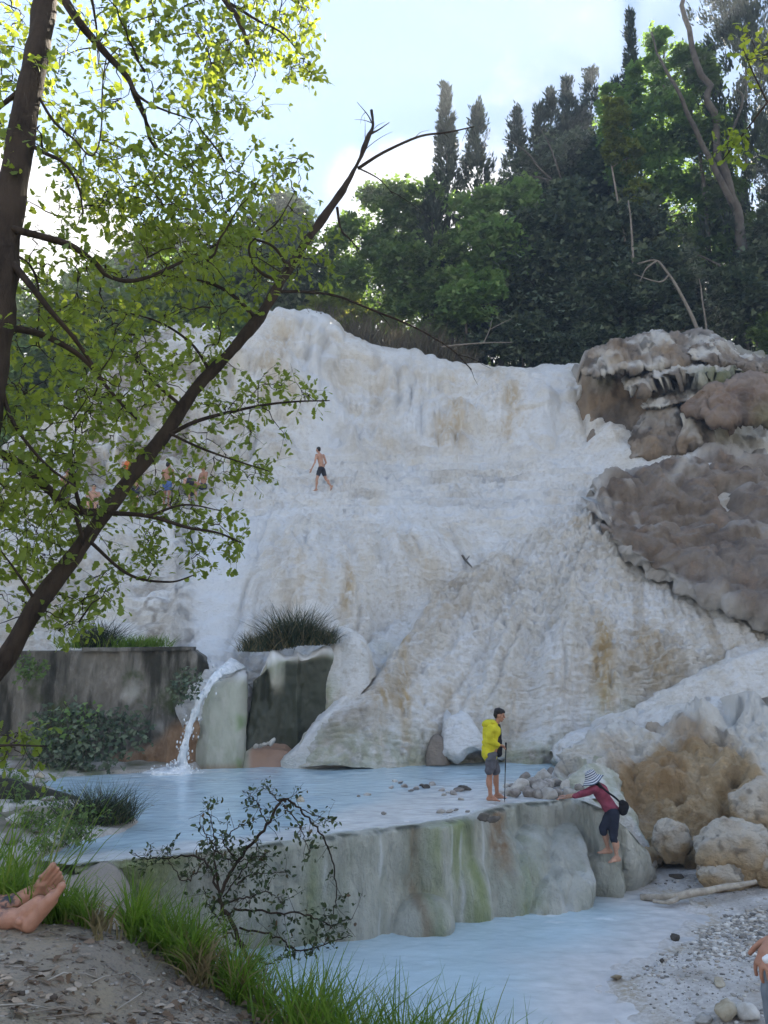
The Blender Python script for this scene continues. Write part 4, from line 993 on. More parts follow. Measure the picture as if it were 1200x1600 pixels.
# heap by the pool edge between the man and the woman
heap = [(812,1226,22,'w'),(833,1222,20,'g'),(850,1212,22,'w'),(868,1220,20,'g'),(846,1228,24,'g'),(858,1238,22,'w'),(826,1236,20,'g'),(884,1226,17,'w'),(897,1218,16,'g'),(888,1236,18,'w'),(905,1230,13,'g'),(872,1236,16,'g'),(806,1238,16,'g'),(795,1236,14,'w'),(841,1240,15,'g'),(820,1214,14,'g'),(862,1208,16,'g'),(878,1210,13,'w'),(900,1206,15,'g'),(912,1222,12,'w'),(800,1228,11,'g'),(857,1224,14,'g')]
ORD = ['first', 'second', 'third', 'fourth', 'fifth', 'sixth', 'seventh', 'eighth', 'ninth', 'tenth', 'eleventh', 'twelfth']
heap_row = lambda h: 'top' if h[1] < 1219 else 'middle' if h[1] < 1230 else 'bottom'
col_word = lambda k: 'pale' if k == 'w' else 'grey'
for i, h in enumerate(heap):
    u, v, s, k = h
    q = Pz(u, v + s * .35, 0.02); r = px(s, q[1]) * .62
    up = max(0, (1244 - v) / 60) * .12
    mates = sorted(x[0] for x in heap if heap_row(x) == heap_row(h))
    lab = '%s stone, %s from the trekking pole in the %s row of the pool-edge heap' % (col_word(k), ORD[mates.index(u)], heap_row(h))
    stone(q + np.array([0, .0, r * .35 + up * .3]), r, k, lab, 'stones heaped at the pool edge')
# stones lying in the thin water near the rim
inw = [(612,1232,7,'g'),(632,1230,9,'g'),(650,1233,8,'g'),(665,1231,9,'d'),(676,1227,8,'g'),(642,1236,6,'g'),(690,1236,7,'g'),(700,1239,5,'w'),(716,1236,10,'g'),(726,1234,12,'d'),(709,1241,8,'g'),(694,1243,6,'w'),(720,1250,7,'w'),(690,1270,9,'g'),(701,1270,8,'g'),(712,1266,5,'g'),(730,1269,5,'g'),(575,1243,7,'w'),(560,1245,5,'g'),(600,1272,5,'g'),(470,1252,10,'o'),(660,1228,6,'d'),(625,1224,6,'g'),(617,1222,6,'w'),(782,1240,8,'g'),(790,1230,8,'w')]
def inw_name(u, v):
    if v < 1237 and u < 685: return 'rough stone, %s from the left in the low line across the shallows', 'line of stones across the shallows'
    if u < 740 and 1228 < v < 1255 and u > 680: return 'rough stone, %s from the left in the cluster left of the bare feet', 'stones close to the feet'
    if v > 1260 and u > 680: return 'small stone, %s from the left on the wet dam rim above the dark pair', 'stones on the wet rim'
    if u > 770: return 'small stone beside the trekking pole tip, %s from the left', 'stones by the pole'
    return 'tiny lone stone far out in the pale shallows, %s from the left', 'lone stones in the shallows'
for i, (u, v, s, k) in enumerate(inw):
    q = Pz(u, v, 0.0); r = px(s, q[1]) * .75
    lab, grp = inw_name(u, v)
    mates = sorted((x[0], x[1]) for j, x in enumerate(inw) if j not in (9, 20) and inw_name(x[0], x[1])[1] == grp)
    if (u, v) in mates: lab = lab % ORD[mates.index((u, v))]
    if i == 9: lab = 'darkest upright stone in the shallow water left of the man in yellow'
    if i == 20: lab = 'lone ochre stone in the pool above the bramble twigs'
    stone(q + np.array([0, 0, r * .2]), r, k, lab, None if i in (9, 20) else grp, sq=(1.25, 1, .75))
for (u, v, s, lab) in [(758,1279,12,'dark wet stone on the dam rim below the man, left of a pair'),(771,1283,11,'dark wet stone on the dam rim below the man, right of a pair')]:
    q = Pz(u, v, 0.0); stone(q + np.array([0, .05, .02]), px(s, q[1]) * .7, 'd', lab, None, sq=(1.3, 1, .7))

# boulders at the right edge
def boulder(u, v, ru, rv, D, mat, seed, label, k=.2, rz=.75, name='boulder'):
    V, Fc = ico(5); V = V.copy()
    V *= (1 + k * noise(V, 1.2, seed) + k * .5 * noise(V, 2.7, seed + 2) + .09 * fbm(V, 6, 3, seed + 5) + .05 * np.abs(noise(V, 11, seed + 6)) + .03 * noise(V, 22, seed + 7))[:, None]
    c = P(u, v, D); sx, sz = px(ru, D), px(rv, D)
    V *= np.array([sx, (sx + sz) / 2 * rz, sz])
    o = mk(name, V, [Fc], mat, attrs={k_: np.clip(f_(V), 0, 1) for k_, f_ in dict(wet=lambda V: .55 * sstep(-.3, .5, V[:, 2] / sz + .5 * noise(V, 2.5 / sx, seed + 8)), stain=lambda V: .3 * sstep(0, .5, noise(V, 2 / sx, seed + 9)), green=lambda V: 0 * V[:, 0], grey=lambda V: .5 * sstep(.45, .7, noise(V, 9, seed + 4))).items()}, origin=None)
    o.location = c
    return tag(o, label, 'boulder')
boulder(1192, 1268, 46, 46, 14.8, OCHRE, 701, 'upper rounded cream boulder at the right edge under the ochre rock')
boulder(1152, 1335, 58, 48, 14.3, OCHRE, 711, 'large pale rough boulder at the foot of the ochre rock, right of the woman')
boulder(1204, 1345, 30, 38, 14.0, OCHRE, 721, 'low ochre boulder cut by the right edge next to the large pale one')
boulder(1052, 1316, 26, 30, 15.0, OCHRE, 731, 'rounded ochre knob at the foot of the ochre rock beside the woman')
boulder(1130, 1368, 36, 22, 14.1, OCHRE, 741, 'low pale boulder lying in front of the large rough boulder')
# shore stones
for (u, v, s, k, lab, sq) in [(1054,1467,9,'d','lone dark stone at the edge of the lower pool',(1,1,1)),(1035,1503,6,'d','small dark pebble on the shore near the lower pool',(1,1,.8)),(1070,1348,13,'o','rusty ochre stone near the end of the driftwood',(1.2,1,.8)),(1058,1340,7,'w','bright white stone by the foot of the ochre rock',(1,1,.8)),(1030,1352,8,'o','flat tan stone close to the woman\'s heels',(1,1,.7)),(1058,1372,10,'d','dark flat stone behind the driftwood branch',(1.5,1,.5)),
                             (1135,1585,26,'o','lumpy ochre stone at the bottom of the shore',(1.1,1,.9)),(1168,1588,24,'w','pale block of stone at the bottom right of the shore',(.9,1,1.1)),(1100,1598,16,'w','white stone at the lower edge of the shore',(1.2,1,.7)),(962,1530,11,'o','mossy low stone on the spit of the shore',(1.3,1,.5)),(1125,1537,10,'o','flat yellowish stone in the middle of the shore',(1.5,1,.5)),(1085,1458,5,'g','small grey stone right of the lone dark one',(1,1,.8)),(1085,1416,9,'w','pale slab-like stone at the right of the driftwood',(1.6,1.2,.4))]:
    q = Pz(u, v, LOW_Z + .08); z = float(ground_z(np.array([q[0]]), np.array([q[1]]))[0])
    q = Pz(u, v, z); r = px(s, q[1]) * .8
    stone(q + np.array([0, 0, r * .3]), r, k, lab, None, sq=sq)
# pebble field on the right shore: nobody could count it
def pebbles():
    g = Geo(); r = np.random.default_rng(5)
    V0, F0 = ico(1)
    n = 0
    k = 9000
    u, v = r.uniform(935, 1230, k), r.uniform(1372, 1640, k)
    q = Pz(u, v, LOW_Z + .1); x, y = q[:, 0], q[:, 1]
    z = ground_z(x, y); bed = (u > 1085) & (v > 1425) & (v < 1500)
    dens = .2 + .8 * np.clip(noise(np.stack([x, y, 0 * x], -1), 1.1, 801) + .3, 0, 1) + .6 * bed
    okk = (z > LOW_Z + .02) & (r.random(k) < dens)
    for x_, y_, z_, bd in zip(x[okk], y[okk], z[okk], bed[okk]):
        s = .006 + .026 * r.random() ** 4 + (.030 * r.random() ** 1.5 if bd else 0)
        a = r.uniform(0, 6.28); c, s_ = math.cos(a), math.sin(a)
        V = V0 * np.array([s * r.uniform(.8, 1.6), s, s * r.uniform(.4, .8)]) * (1 + .16 * r.normal(size=(len(V0), 1)))
        g.add(V @ np.array([[c, s_, 0], [-s_, c, 0], [0, 0, 1]]) + np.array([x_, y_, z_ + s * .2]), F0)
    m = M('pebbles', .85, .25); m.color(m.ramp(m.island(), [(0, (.14, .13, .12)), (.3, (.30, .28, .25)), (.6, (.42, .38, .33)), (1, (.66, .64, .61))]))
    o = g.obj('gravel', m.m, smooth=True)
    tag(o, 'loose grey and white gravel spread over the right shore', None, None, 'stuff')
pebbles()
# left shore stones by the runnel
lft = [(238,1272,20,'d','dark rough rock at the end of the rush clump in the pool'),(165,1322,24,'w','pale lumpy rock beside the shallow runnel'),(195,1320,14,'d','dark small rock at the tip of the left shore'),(225,1322,8,'o','tiny ochre stone at the far tip of the left shore'),
       (135,1330,18,'g','grey flat rock on the left shore'),(108,1335,16,'w','low whitish rock on the left shore'),(80,1320,20,'w','broad pale stone on the left shore among weeds'),(45,1338,22,'w','pale stone half hidden by the left grass'),(30,1285,18,'w','white stone under the low concrete kerb'),(12,1268,14,'w','square white stone at the left edge below the kerb'),(50,1260,12,'w','white stone just under the kerb'),(75,1252,14,'w','flat white stone stack beside the kerb'),(62,1215,12,'o','small tan stone above the kerb'),(85,1219,20,'o','tan boulder above the kerb at the wall foot'),(60,1300,16,'g','grey stone left of the rush clump'),(20,1312,20,'g','big grey stone at the left edge of the shore'),(150,1300,10,'g','grey stone in front of the rush clump')]
for (u, v, s, k, lab) in lft:
    q = Pz(u, v, .1); z = float(ground_z(np.array([q[0]]), np.array([q[1]]))[0]); q = Pz(u, v, z); r = px(s, q[1]) * .72
    stone(q + np.array([0, 0, r * .3]), r, k, lab, None, sq=(1.35, 1.0, .7))
# row of little cairn stones on the red ledge
for i, (u, v, s, k) in enumerate([(400,1166,7,'w'),(407,1165,6,'w'),(413,1163,6,'w'),(419,1162,5,'w'),(425,1159,8,'w')]):
    q = P(u, v, 19.25); stone(q, px(s, 19.3) * .75, k, 'bluish white upright stone at the end of the pebble row' if i == 4 else 'small cream stone, %s from the left in the row on the red ledge' % ORD[i], None if i == 4 else 'row of small stones on the ledge', sq=(.8, .8, 1.3) if i == 4 else (1, 1, 1))
# low concrete kerb at the far left of the pool
def kerb():
    a, b = Pz(-60, 1196, .75), Pz(122, 1246, .10)
    d = (b - a); d[2] = 0; d /= np.linalg.norm(d); sdir = np.array([-d[1], d[0], 0])
    g = Geo(); n = 40
    t = np.linspace(0, 1, n)[:, None]; c = a + (b - a) * t
    pr = [(-.10, -1.0), (-.11, -.03), (-.09, 0), (.09, 0), (.11, -.03), (.10, -1.0)]
    G = np.stack([c + sdir * o_ + np.array([0, 0, 1]) * (z_ + .012 * noise(c * 2 + k, 2.0, 810)[:, None]) for k, (o_, z_) in enumerate(pr)])
    g.add(G, grid_faces(len(pr), n)); g.add(G[:, -1], [[0, 1, 2, 3, 4, 5]]); g.add(G[:, 0], [[0, 1, 2, 3, 4, 5]])
    o = g.obj('concrete_kerb', None); o.data.materials.append(WALLM)
    for k in ('green', 'wet', 'stain'): o.data.attributes.new(k, 'FLOAT', 'POINT')
    tag(o, 'low slanting concrete kerb at the left end of the upper pool', 'kerb')
kerb()

# ------------------------------------------------------------------ the water spout and splash
def spout():
    m = M('white_water', .25, .5); n = m.noise(7, 5, .65, (1, 1, .5)); m.color(m.mix(m.rng(n, .35, .65), (.62, .67, .71), (.88, .90, .92)))
    m.bump(m.noise(16, 5, .65, (1, 1, .45)), .8, .04)
    path = np.array([P(u, v, D) for u, v, D in [(372,1036,20.0),(354,1046,19.4),(338,1056,18.95),(322,1078,18.70),(308,1104,18.55),(297,1135,18.48),(289,1165,18.45),(285,1192,18.44),(284,1208,18.44)]])
    c = spline(path, 120); n_t = 120; na = 28
    w = np.interp(np.linspace(0, 1, n_t), [0, .2, .45, .8, 1], [.24, .12, .065, .075, .11]); th = np.interp(np.linspace(0, 1, n_t), [0, .2, .45, 1], [.04, .05, .06, .09])
    t = np.gradient(c, axis=0); t /= np.linalg.norm(t, axis=1, keepdims=True)
    side = np.cross(t, [0, -1, 0.25]); side /= np.linalg.norm(side, axis=1, keepdims=True); up = np.cross(side, t)
    a = np.linspace(0, 2 * np.pi, na, endpoint=False)
    G = c[:, None] + w[:, None, None] * np.cos(a)[None, :, None] * side[:, None] + th[:, None, None] * np.sin(a)[None, :, None] * up[:, None]
    p = G.reshape(-1, 3); q = p.copy(); q[:, 2] *= .45
    rad = G - c[:, None]; rad /= np.linalg.norm(rad, axis=-1, keepdims=True)
    G = G + rad * (.07 * fbm(q, 5.0, 3, 820) + .03 * noise(q, 14, 825)).reshape(n_t, na)[..., None] * np.linspace(.3, 1.3, n_t)[:, None, None]
    G = np.concatenate([G, G[:, :1]], 1)
    th_ = thing('water_spout', c[-1], 'white jet of water arching from the channel into the upper pool', 'waterfall')
    keep(mk('jet', G, [grid_faces(*G.shape[:2])], m.m), th_)
    g = Geo(); r = np.random.default_rng(9); V0, F0 = ico(1)
    for _ in range(260):
        k = int(r.uniform(20, 119)); o_ = c[k] + side[k] * w[k] * r.normal() * 1.15 + up[k] * th[k] * r.normal() * 1.2
        s = .008 + .022 * r.random() ** 2; g.add(V0 * np.array([s, s, s * 1.8]) + o_, F0)
    for _ in range(240):
        rr = abs(r.normal()) * .42; a_ = r.uniform(0, 6.28); h = max(0, .34 * (1 - rr) * r.random() ** 1.5)
        s = .010 + .028 * r.random() ** 2; g.add(V0 * s + c[-1] + np.array([math.cos(a_) * rr - .15, math.sin(a_) * rr * .7 - .1, h]), F0)
    d = g.obj('spray', m.m); d['kind'] = 'stuff'; keep(d, th_)
    # churned mound where it lands
    V, Fc = ico(4); V = V.copy(); V = V[:, :] * np.array([.62, .4, .13]); V *= (1 + .55 * fbm(V, 3.2, 4, 830))[:, None]
    keep(mk('splash', V + c[-1] + np.array([-.22, -.15, .02]), [Fc], m.m), th_)
spout()

# driftwood branch on the shore
def driftwood():
    m = M('driftwood', .8, .2); n = m.noise(9, 6, .65, w=2); m.color(m.mix(m.rng(n, .3, .7), (.46, .41, .34), (.28, .24, .19))); m.bump(n, .6, .01)
    pts = np.array([P(u, v, D) for u, v, D in [(1002,1402,13.9),(1040,1402,13.7),(1080,1396,13.6),(1120,1388,13.6),(1155,1383,13.65),(1182,1378,13.7)]])
    for q in pts: q[2] = max(q[2], float(ground_z(np.array([q[0]]), np.array([q[1]]))[0]) + .05)
    s = spline(pts, 60); r = np.interp(np.linspace(0, 1, 60), [0, .3, .7, 1], [.05, .062, .05, .034]) * (1 + .12 * noise(s, 3, 840))
    s = s + .012 * np.stack([noise(s, 5, 841), noise(s, 5, 842), noise(s, 5, 843)], -1)
    V, q, t_ = tube(s, r, 10)
    o = mk('driftwood_branch', V, [q, t_], m.m)
    b = np.array([P(u, v, D) for u, v, D in [(1020,1408,13.6),(1042,1410,13.5),(1060,1404,13.5)]]); V, q, t_ = tube(spline(b, 16), [.03] * 8 + [.04] * 8, 8)
    k = mk('stub', V, [q, t_], m.m, o)
    tag(o, 'bleached driftwood branch lying across the shore at the pool edge', 'branch')
driftwood()

# a dark twig stuck on the white slope
def slope_twig():
    bpy.context.view_layer.update(); q = []
    for u, v in [(722,868),(728,876),(737,886)]:
        a, b = P(u, v, 2.0), P(u, v, 60.0); d = (b - a) / np.linalg.norm(b - a); ok, loc, n_, i_ = hill.ray_cast(Vector(a), Vector(d)); q.append(np.array(loc) - d * .05 if ok else P(u, v, 24.5))
    V, f4, f3 = tube(spline(np.array(q), 12), np.linspace(.05, .02, 12), 6); o = mk('twig', V, [f4, f3], STONE_D); V, f4, f3 = tube(np.array([q[1], q[1] + np.array([.12, -.05, .16])]), [.02, .008], 5); mk('side_twig', V, [f4, f3], STONE_D, o)
    tag(o, 'short dark twig lying alone in the middle of the white slope', 'branch')
slope_twig()
# ------------------------------------------------------------------ leaves and crowns
def leaf_template(kind):
    if kind == 'oak':      # lobed leaf, folded along the midrib; y is its length
        e = np.array([(.0, 0), (.10, .12), (.20, .30), (.15, .38), (.31, .58), (.22, .64), (.30, .84), (.12, .95), (0, 1.02)])
        mid = np.array([(0, y) for _, y in e])
        n = len(e)
        R_ = np.c_[e, .18 * e[:, 0]]; L_ = np.c_[-e[:, :1], e[:, 1:], .18 * e[:, 0]]; C = np.c_[mid, np.zeros(n)]
        for A in (R_, L_, C): A[:, 2] -= .20 * (A[:, 1] - .4) ** 2
        V = np.r_[C, R_[1:-1], L_[1:-1]]
        r = lambda k: 0 if k == 0 else (n - 1 if k == n - 1 else n + k - 1); l = lambda k: 0 if k == 0 else (n - 1 if k == n - 1 else 2 * n - 2 + k - 1)
        Fc = []
        for k in range(n - 1):
            for f in ([k, r(k), r(k + 1)], [k, r(k + 1), k + 1], [k, l(k + 1), l(k)], [k, k + 1, l(k + 1)]):
                if len(set(f)) == 3: Fc.append(f)
        return V, np.array(Fc)
    if kind == 'oval':
        e = [(0, 0, 0), (.26, .3, .06), (.2, .72, .03), (0, 1, -.1), (-.2, .72, .03), (-.26, .3, .06), (0, .5, 0)]
        return np.array(e), np.array([[0, 1, 6], [1, 2, 6], [2, 3, 6], [3, 4, 6], [4, 5, 6], [5, 0, 6]])
    if kind == 'spray':    # three-leaf spray for distant crowns
        e = [(0, 0, 0), (.32, .45, .10), (0, 1, 0), (-.32, .45, -.06), (.75, .35, -.12), (.45, .02, .05), (-.72, .30, .12), (-.42, -.02, 0)]
        return np.array(e), np.array([[0, 1, 2], [0, 2, 3], [0, 4, 1], [0, 5, 4], [0, 3, 6], [0, 6, 7]])
    if kind == 'needle':
        e = [(0, 0, 0), (.16, .4, .04), (0, 1, 0), (-.16, .4, -.04)]
        return np.array(e), np.array([[0, 1, 2], [0, 2, 3]])

def leaves(c, ydir, up, size, kind, jit=.5, r=rng):
    """Many leaves: positions c, pointing along ydir, faces turned towards up, all with jitter."""
    T, Fc = leaf_template(kind); c = np.asarray(c, float); n = len(c)
    y = np.broadcast_to(ydir, (n, 3)) + jit * r.normal(size=(n, 3)); y = y / np.linalg.norm(y, axis=1, keepdims=True)
    z = np.broadcast_to(up, (n, 3)) + jit * r.normal(size=(n, 3)); z = z - y * (z * y).sum(1, keepdims=True); z /= np.linalg.norm(z, axis=1, keepdims=True) + 1e-9
    x = np.cross(y, z); s = np.broadcast_to(np.asarray(size, float), (n,))[:, None, None]
    V = c[:, None] + s * (T[None, :, :1] * x[:, None] + T[None, :, 1:2] * y[:, None] + T[None, :, 2:] * z[:, None])
    return V.reshape(-1, 3), (Fc[None] + (np.arange(n) * len(T))[:, None, None]).reshape(-1, 3)

def bark_mat(name, a, b, sc=14):
    m = M(name, .9, .15); n = m.noise(sc, 6, .65, (1, 1, .3)); n2 = m.noise(2.5, 4)
    m.color(m.mix(m.rng(n2, .3, .7), m.mix(m.rng(n, .35, .65), a, b), tuple(x * 1.25 for x in a))); m.bump(n, .9, .03)
    return m.m
BARK = bark_mat('bark', (.046, .034, .026), (.016, .012, .010))
BARK_G = bark_mat('bark_grey', (.10, .088, .075), (.05, .043, .037), 6)
BARK_P = bark_mat('bark_pale', (.20, .175, .15), (.11, .095, .08), 6)
LF = dict(
    dark=leaf_mat('leaf_holm', [(0, (.040, .064, .044)), (.5, (.090, .125, .080)), (1, (.19, .23, .15))], .25, (.06, .10, .03)),
    mid=leaf_mat('leaf_mid', [(0, (.058, .10, .032)), (.5, (.105, .17, .052)), (1, (.19, .26, .095))], .38, (.12, .20, .03)),
    light=leaf_mat('leaf_light', [(0, (.085, .155, .05)), (.5, (.155, .26, .08)), (1, (.25, .35, .125))], .4, (.18, .30, .05)),
    yellow=leaf_mat('leaf_yellow', [(0, (.07, .10, .025)), (.5, (.11, .15, .035)), (1, (.17, .20, .05))], .42, (.30, .32, .04)),
    cyp=leaf_mat('leaf_cypress', [(0, (.014, .024, .016)), (.5, (.026, .040, .024)), (1, (.045, .060, .035))], .10, (.03, .05, .015), .7),
    oak=leaf_mat('leaf_oak', [(0, (.055, .100, .026)), (.35, (.085, .145, .034)), (.75, (.125, .19, .05)), (1, (.18, .23, .065))], .5, (.38, .46, .045), .5),
)
CROWN_R = np.random.default_rng(77)
def crown_pts(blobs, n, clump=.24, hollow=.55):
    """Leaf positions in uneven clumps over ellipsoid blobs [(centre, (rx, ry, rz))]."""
    r = CROWN_R; out, outd = [], []
    vol = np.array([b[1][0] * b[1][2] for b in blobs]); cnt = (n * vol / vol.sum()).astype(int)
    for (c, rad), k in zip(blobs, cnt):
        rad = np.asarray(rad, float); m = max(10, int(34 * (rad[0] * rad[2] / 4) ** .7))
        d = r.normal(size=(m, 3)); d /= np.linalg.norm(d, axis=1, keepdims=True)
        d[:, 1] = np.where(r.random(m) < .62, -np.abs(d[:, 1]), d[:, 1])
        sc = c + d * rad * (hollow + (1.08 - hollow) * r.random((m, 1)) ** .6)
        w = r.random(m) ** 1.8 + .08; idx = r.choice(m, k, p=w / w.sum())
        g = r.normal(size=(k, 3)); g *= (clump * .82 * rad.mean() * (.6 + .7 * r.random((m, 1)))[idx])
        g[:, 2] *= .7
        out.append(sc[idx] + g); dd = d[idx] + .35 * g / (clump * rad.mean() + 1e-6); outd.append(dd)
    return np.concatenate(out), np.concatenate(outd)

def limb(a, b, r0, r1, bend, n=10, seed=0, rr=None):
    t = np.linspace(0, 1, n)[:, None]; a, b = np.asarray(a, float), np.asarray(b, float)
    L = np.linalg.norm(b - a); p = a + (b - a) * t
    p = p + bend * L * (np.sin(np.pi * t) * np.array([0, 0, .35]) + .5 * np.stack([noise(p, 2 / L, 900 + seed), noise(p, 2 / L, 901 + seed), 0 * t[:, 0]], -1) * t)
    return p, np.linspace(r0, r1, n)

def tree(name, label, base_uvD, blobs_px, leafkind, n, size, cat='tree', group=None, trunk=.2, bark=None, base_z=None, spread=.8, kind='spray', clump=.24, up=(0, -.3, 1)):
    u0, D = base_uvD
    bx, by = P(u0, 480, D)[:2]; z = float(terrain_z(np.array([bx]), np.array([by]))[0]) if base_z is None else base_z
    base = np.array([bx, by, z - .15])
    bl = []
    for (u, v, ru, rv, dd) in blobs_px:
        c = P(u, v, D + dd); bl.append((c, (ru / FPX * D, ru / FPX * D * spread, rv / FPX * D)))
    t = thing(name, base, label, cat, group)
    g = Geo(); top = max(bl, key=lambda b: b[0][2])[0]
    mid = base + (top - base) * .55
    p, rr = limb(base, top, trunk, trunk * .25, .10, 14, int(u0)); g.add(*tube(p, rr, 9))
    for k, (c, rad) in enumerate(bl):
        s = p[min(12, max(3, int(13 * np.clip((c[2] - rad[2] * .8 - base[2]) / (top[2] - base[2] + .01), .2, .9))))]
        q, r2 = limb(s, c, trunk * .42, trunk * .1, .14, 9, k); g.add(*tube(q, r2, 6))
        for j in range(5):
            d = CROWN_R.normal(size=3); d /= np.linalg.norm(d); e = c + d * np.asarray(rad) * .85
            q2, r3 = limb(q[6], e, trunk * .13, trunk * .03, .15, 6, k * 7 + j); g.add(*tube(q2, r3, 4))
    keep(g.obj('trunk', bark or BARK_G), t)
    c, d = crown_pts(bl, n, clump)
    V, Fc = leaves(c, d * .8 + np.array([0, -.1, -.15]), up, size * CROWN_R.uniform(.6, 1.35, len(c)), kind, .55, CROWN_R)
    o = mk('crown', V, [Fc], LF[leafkind], smooth=False); o['kind'] = 'stuff'; keep(o, t)
    return t

def cypress(label, u, vtop, D, width_px, n, group=None, lean=0, ragged=.25, vbase=560, taper=.9, cat='cypress tree'):
    top = P(u + lean, vtop, D); b = P(u, vbase, D); bz = float(terrain_z(np.array([b[0]]), np.array([b[1]]))[0]); base = np.array([b[0], b[1], min(bz, b[2] - .5) - .1])
    H = top[2] - base[2]; w = width_px / FPX * D / 2; r = CROWN_R
    t = thing('cypress_tree', base, label, cat, group)
    ax = lambda s: base + (top - base) * s[:, None] + np.stack([(np.sign(lean) * -.06 * w * np.sin(s * 6)), 0 * s, 0 * s], -1)
    s_ = np.linspace(0, .97, 12); keep(Geo().add(*tube(ax(s_), np.linspace(.16, .02, 12), 7)).obj('trunk', BARK_G), t)
    m = int(H * 16); ss = r.random(m) ** .85; a = r.uniform(0, 6.28, m)
    prof = lambda s: np.minimum(1, (1 - s) / .32 + .04) ** taper * np.minimum(1, .55 + s * 2)
    rr = w * prof(ss) * (1 + ragged * r.normal(size=m)) * (.55 + .45 * r.random(m) ** .5)
    cc = ax(ss) + np.stack([np.cos(a) * rr, np.sin(a) * rr, 0 * a], -1)
    n = int(n * 1.5); idx = r.integers(0, m, n); L = (.35 + .55 * r.random(n)) * (.55 + .5 * prof(ss[idx]))
    od = np.stack([np.cos(a), np.sin(a), 0 * a], -1)[idx]
    f = r.random(n)[:, None]
    c = cc[idx] + f * L[:, None] * (np.array([0, 0, 1.0]) + od * .28) + r.normal(size=(n, 3)) * (.05 + .05 * w)
    V, Fc = leaves(c, np.array([0, 0, 1.0]) + .45 * od, od + .2, .34 * r.uniform(.6, 1.3, n), 'needle', .30, r)
    o = mk('crown', V, [Fc], LF['cyp'], smooth=False); o['kind'] = 'stuff'; keep(o, t)
    return t

# slim and pointed cypresses on the skyline
cypress('slender dark cypress with a bent tip, tallest beside the white cloud', 707, 143, 42, 34, 8500, lean=-10, ragged=.15)
cypress('ragged dark cypress just right of the slender one', 750, 170, 43, 44, 7000, lean=-4, ragged=.5)
cypress('short dark cypress between the bright green tree and the slender cypress', 683, 300, 41, 44, 5000, ragged=.4, lean=-8)
cypress('slim lone cypress spire rising behind the yellow-tipped tree', 985, 26, 45, 26, 6500, ragged=.2)
cypress('huge dark cypress cut by the top right corner', 1165, -140, 41, 150, 26000, ragged=.45, taper=.6)
cypress('dark cypress at the far right edge behind the leaning trunk', 1225, 40, 43, 120, 14000, ragged=.45, taper=.6)
for i, (u, vt, w, lab) in enumerate([(812, 178, 44, 'leftmost dark cypress of the clump on the skyline'), (838, 168, 46, 'second dark cypress from the left in the skyline clump'), (866, 148, 50, 'third dark cypress in the skyline clump'), (884, 130, 40, 'narrow pointed cypress in the middle of the skyline clump'), (905, 172, 54, 'low dark cypress in a dip of the skyline clump'), (927, 114, 62, 'widest and tallest dark cypress of the skyline clump'), (958, 128, 52, 'rightmost dark cypress of the skyline clump')]):
    cypress(lab, u, vt, 47 + (i % 3), w * 1.25, 7500, 'cypresses clumped on the skyline', ragged=.5, lean=(-3, 4, -5, 2, 3, -2, 5)[i])

# broadleaf trees above the cliff
tree('broadleaf_tree', 'airy mid green tree just right of the bare slanting branch', (600, 42), [(560,395,44,60,0),(610,340,52,52,.5),(650,320,40,40,0),(590,450,62,60,-.5),(650,400,40,60,.5),(540,450,34,50,0)], 'mid', 15000, .26, trunk=.2)
tree('broadleaf_tree', 'bright green rounded tree at the foot of the slender cypress', (765, 40), [(745,335,40,36,0),(785,340,46,44,.3),(765,395,62,46,0),(820,310,30,30,.4)], 'light', 12000, .25, trunk=.2)
tree('broadleaf_tree', 'low bright green bushy tree in front of the dark holm oaks', (735, 38.6), [(725,440,28,24,0),(745,470,44,32,-.4),(712,478,28,28,0),(768,448,24,26,0)], 'light', 9000, .24, trunk=.16)
tree('broadleaf_tree', 'greyish green tree between the airy tree and the bright rounded one', (655, 40), [(640,430,42,56,0),(670,490,50,50,0),(690,410,34,44,.4)], 'mid', 9000, .24)
tree('holm_oak', 'broad dark holm oak in the middle of the wooded slope', (870, 41), [(860,380,78,66,0),(830,440,62,60,-.6),(890,470,70,60,-.6),(800,500,52,46,-.3),(900,330,52,46,.6)], 'dark', 21000, .27, trunk=.25)
tree('holm_oak', 'dark bluish holm oak right of the broad one', (960, 40), [(945,400,60,60,.4),(985,360,56,54,.4),(960,470,66,56,-.6),(1010,430,50,60,0),(925,510,50,36,-.8)], 'dark', 19000, .27, trunk=.25)
tree('holm_oak', 'low dark holm oak hanging over the layered cliff', (1050, 38), [(1010,490,52,34,0),(1065,470,50,44,0),(1100,500,50,34,0),(1040,420,44,40,.4)], 'dark', 12000, .24)
tree('holm_oak', 'grey-green scrubby tree behind the clump of dark holm oaks', (880, 45), [(870,250,50,44,0),(900,290,64,50,0),(830,290,46,40,0),(945,270,50,50,.5)], 'dark', 13000, .26)
tree('broadleaf_tree', 'tall ivy-clad green tree with yellow sunlit top at the right', (1015, 41), [(1035,85,32,42,0),(1010,140,40,44,0),(975,205,34,60,0),(1030,200,50,56,0),(1000,275,40,56,0),(1060,270,44,60,.4),(1090,330,40,60,.5),(950,160,18,26,0)], 'light', 19000, .25, trunk=.2)
tree('broadleaf_tree', 'thin leaning tree with sparse yellow-green leaves beside the ivy-clad one', (990, 39.5), [(965,200,24,24,0),(960,170,18,22,0),(985,245,22,34,0),(955,240,16,22,0),(995,310,18,30,0)], 'yellow', 3600, .22, trunk=.12, bark=BARK_P)
tree('broadleaf_tree', 'dark green tree in front of the huge corner cypress', (1110, 40), [(1085,130,34,56,.5),(1110,220,40,60,0),(1130,330,36,60,.4),(1160,400,50,50,0),(1060,400,36,44,.3)], 'mid', 13000, .25)
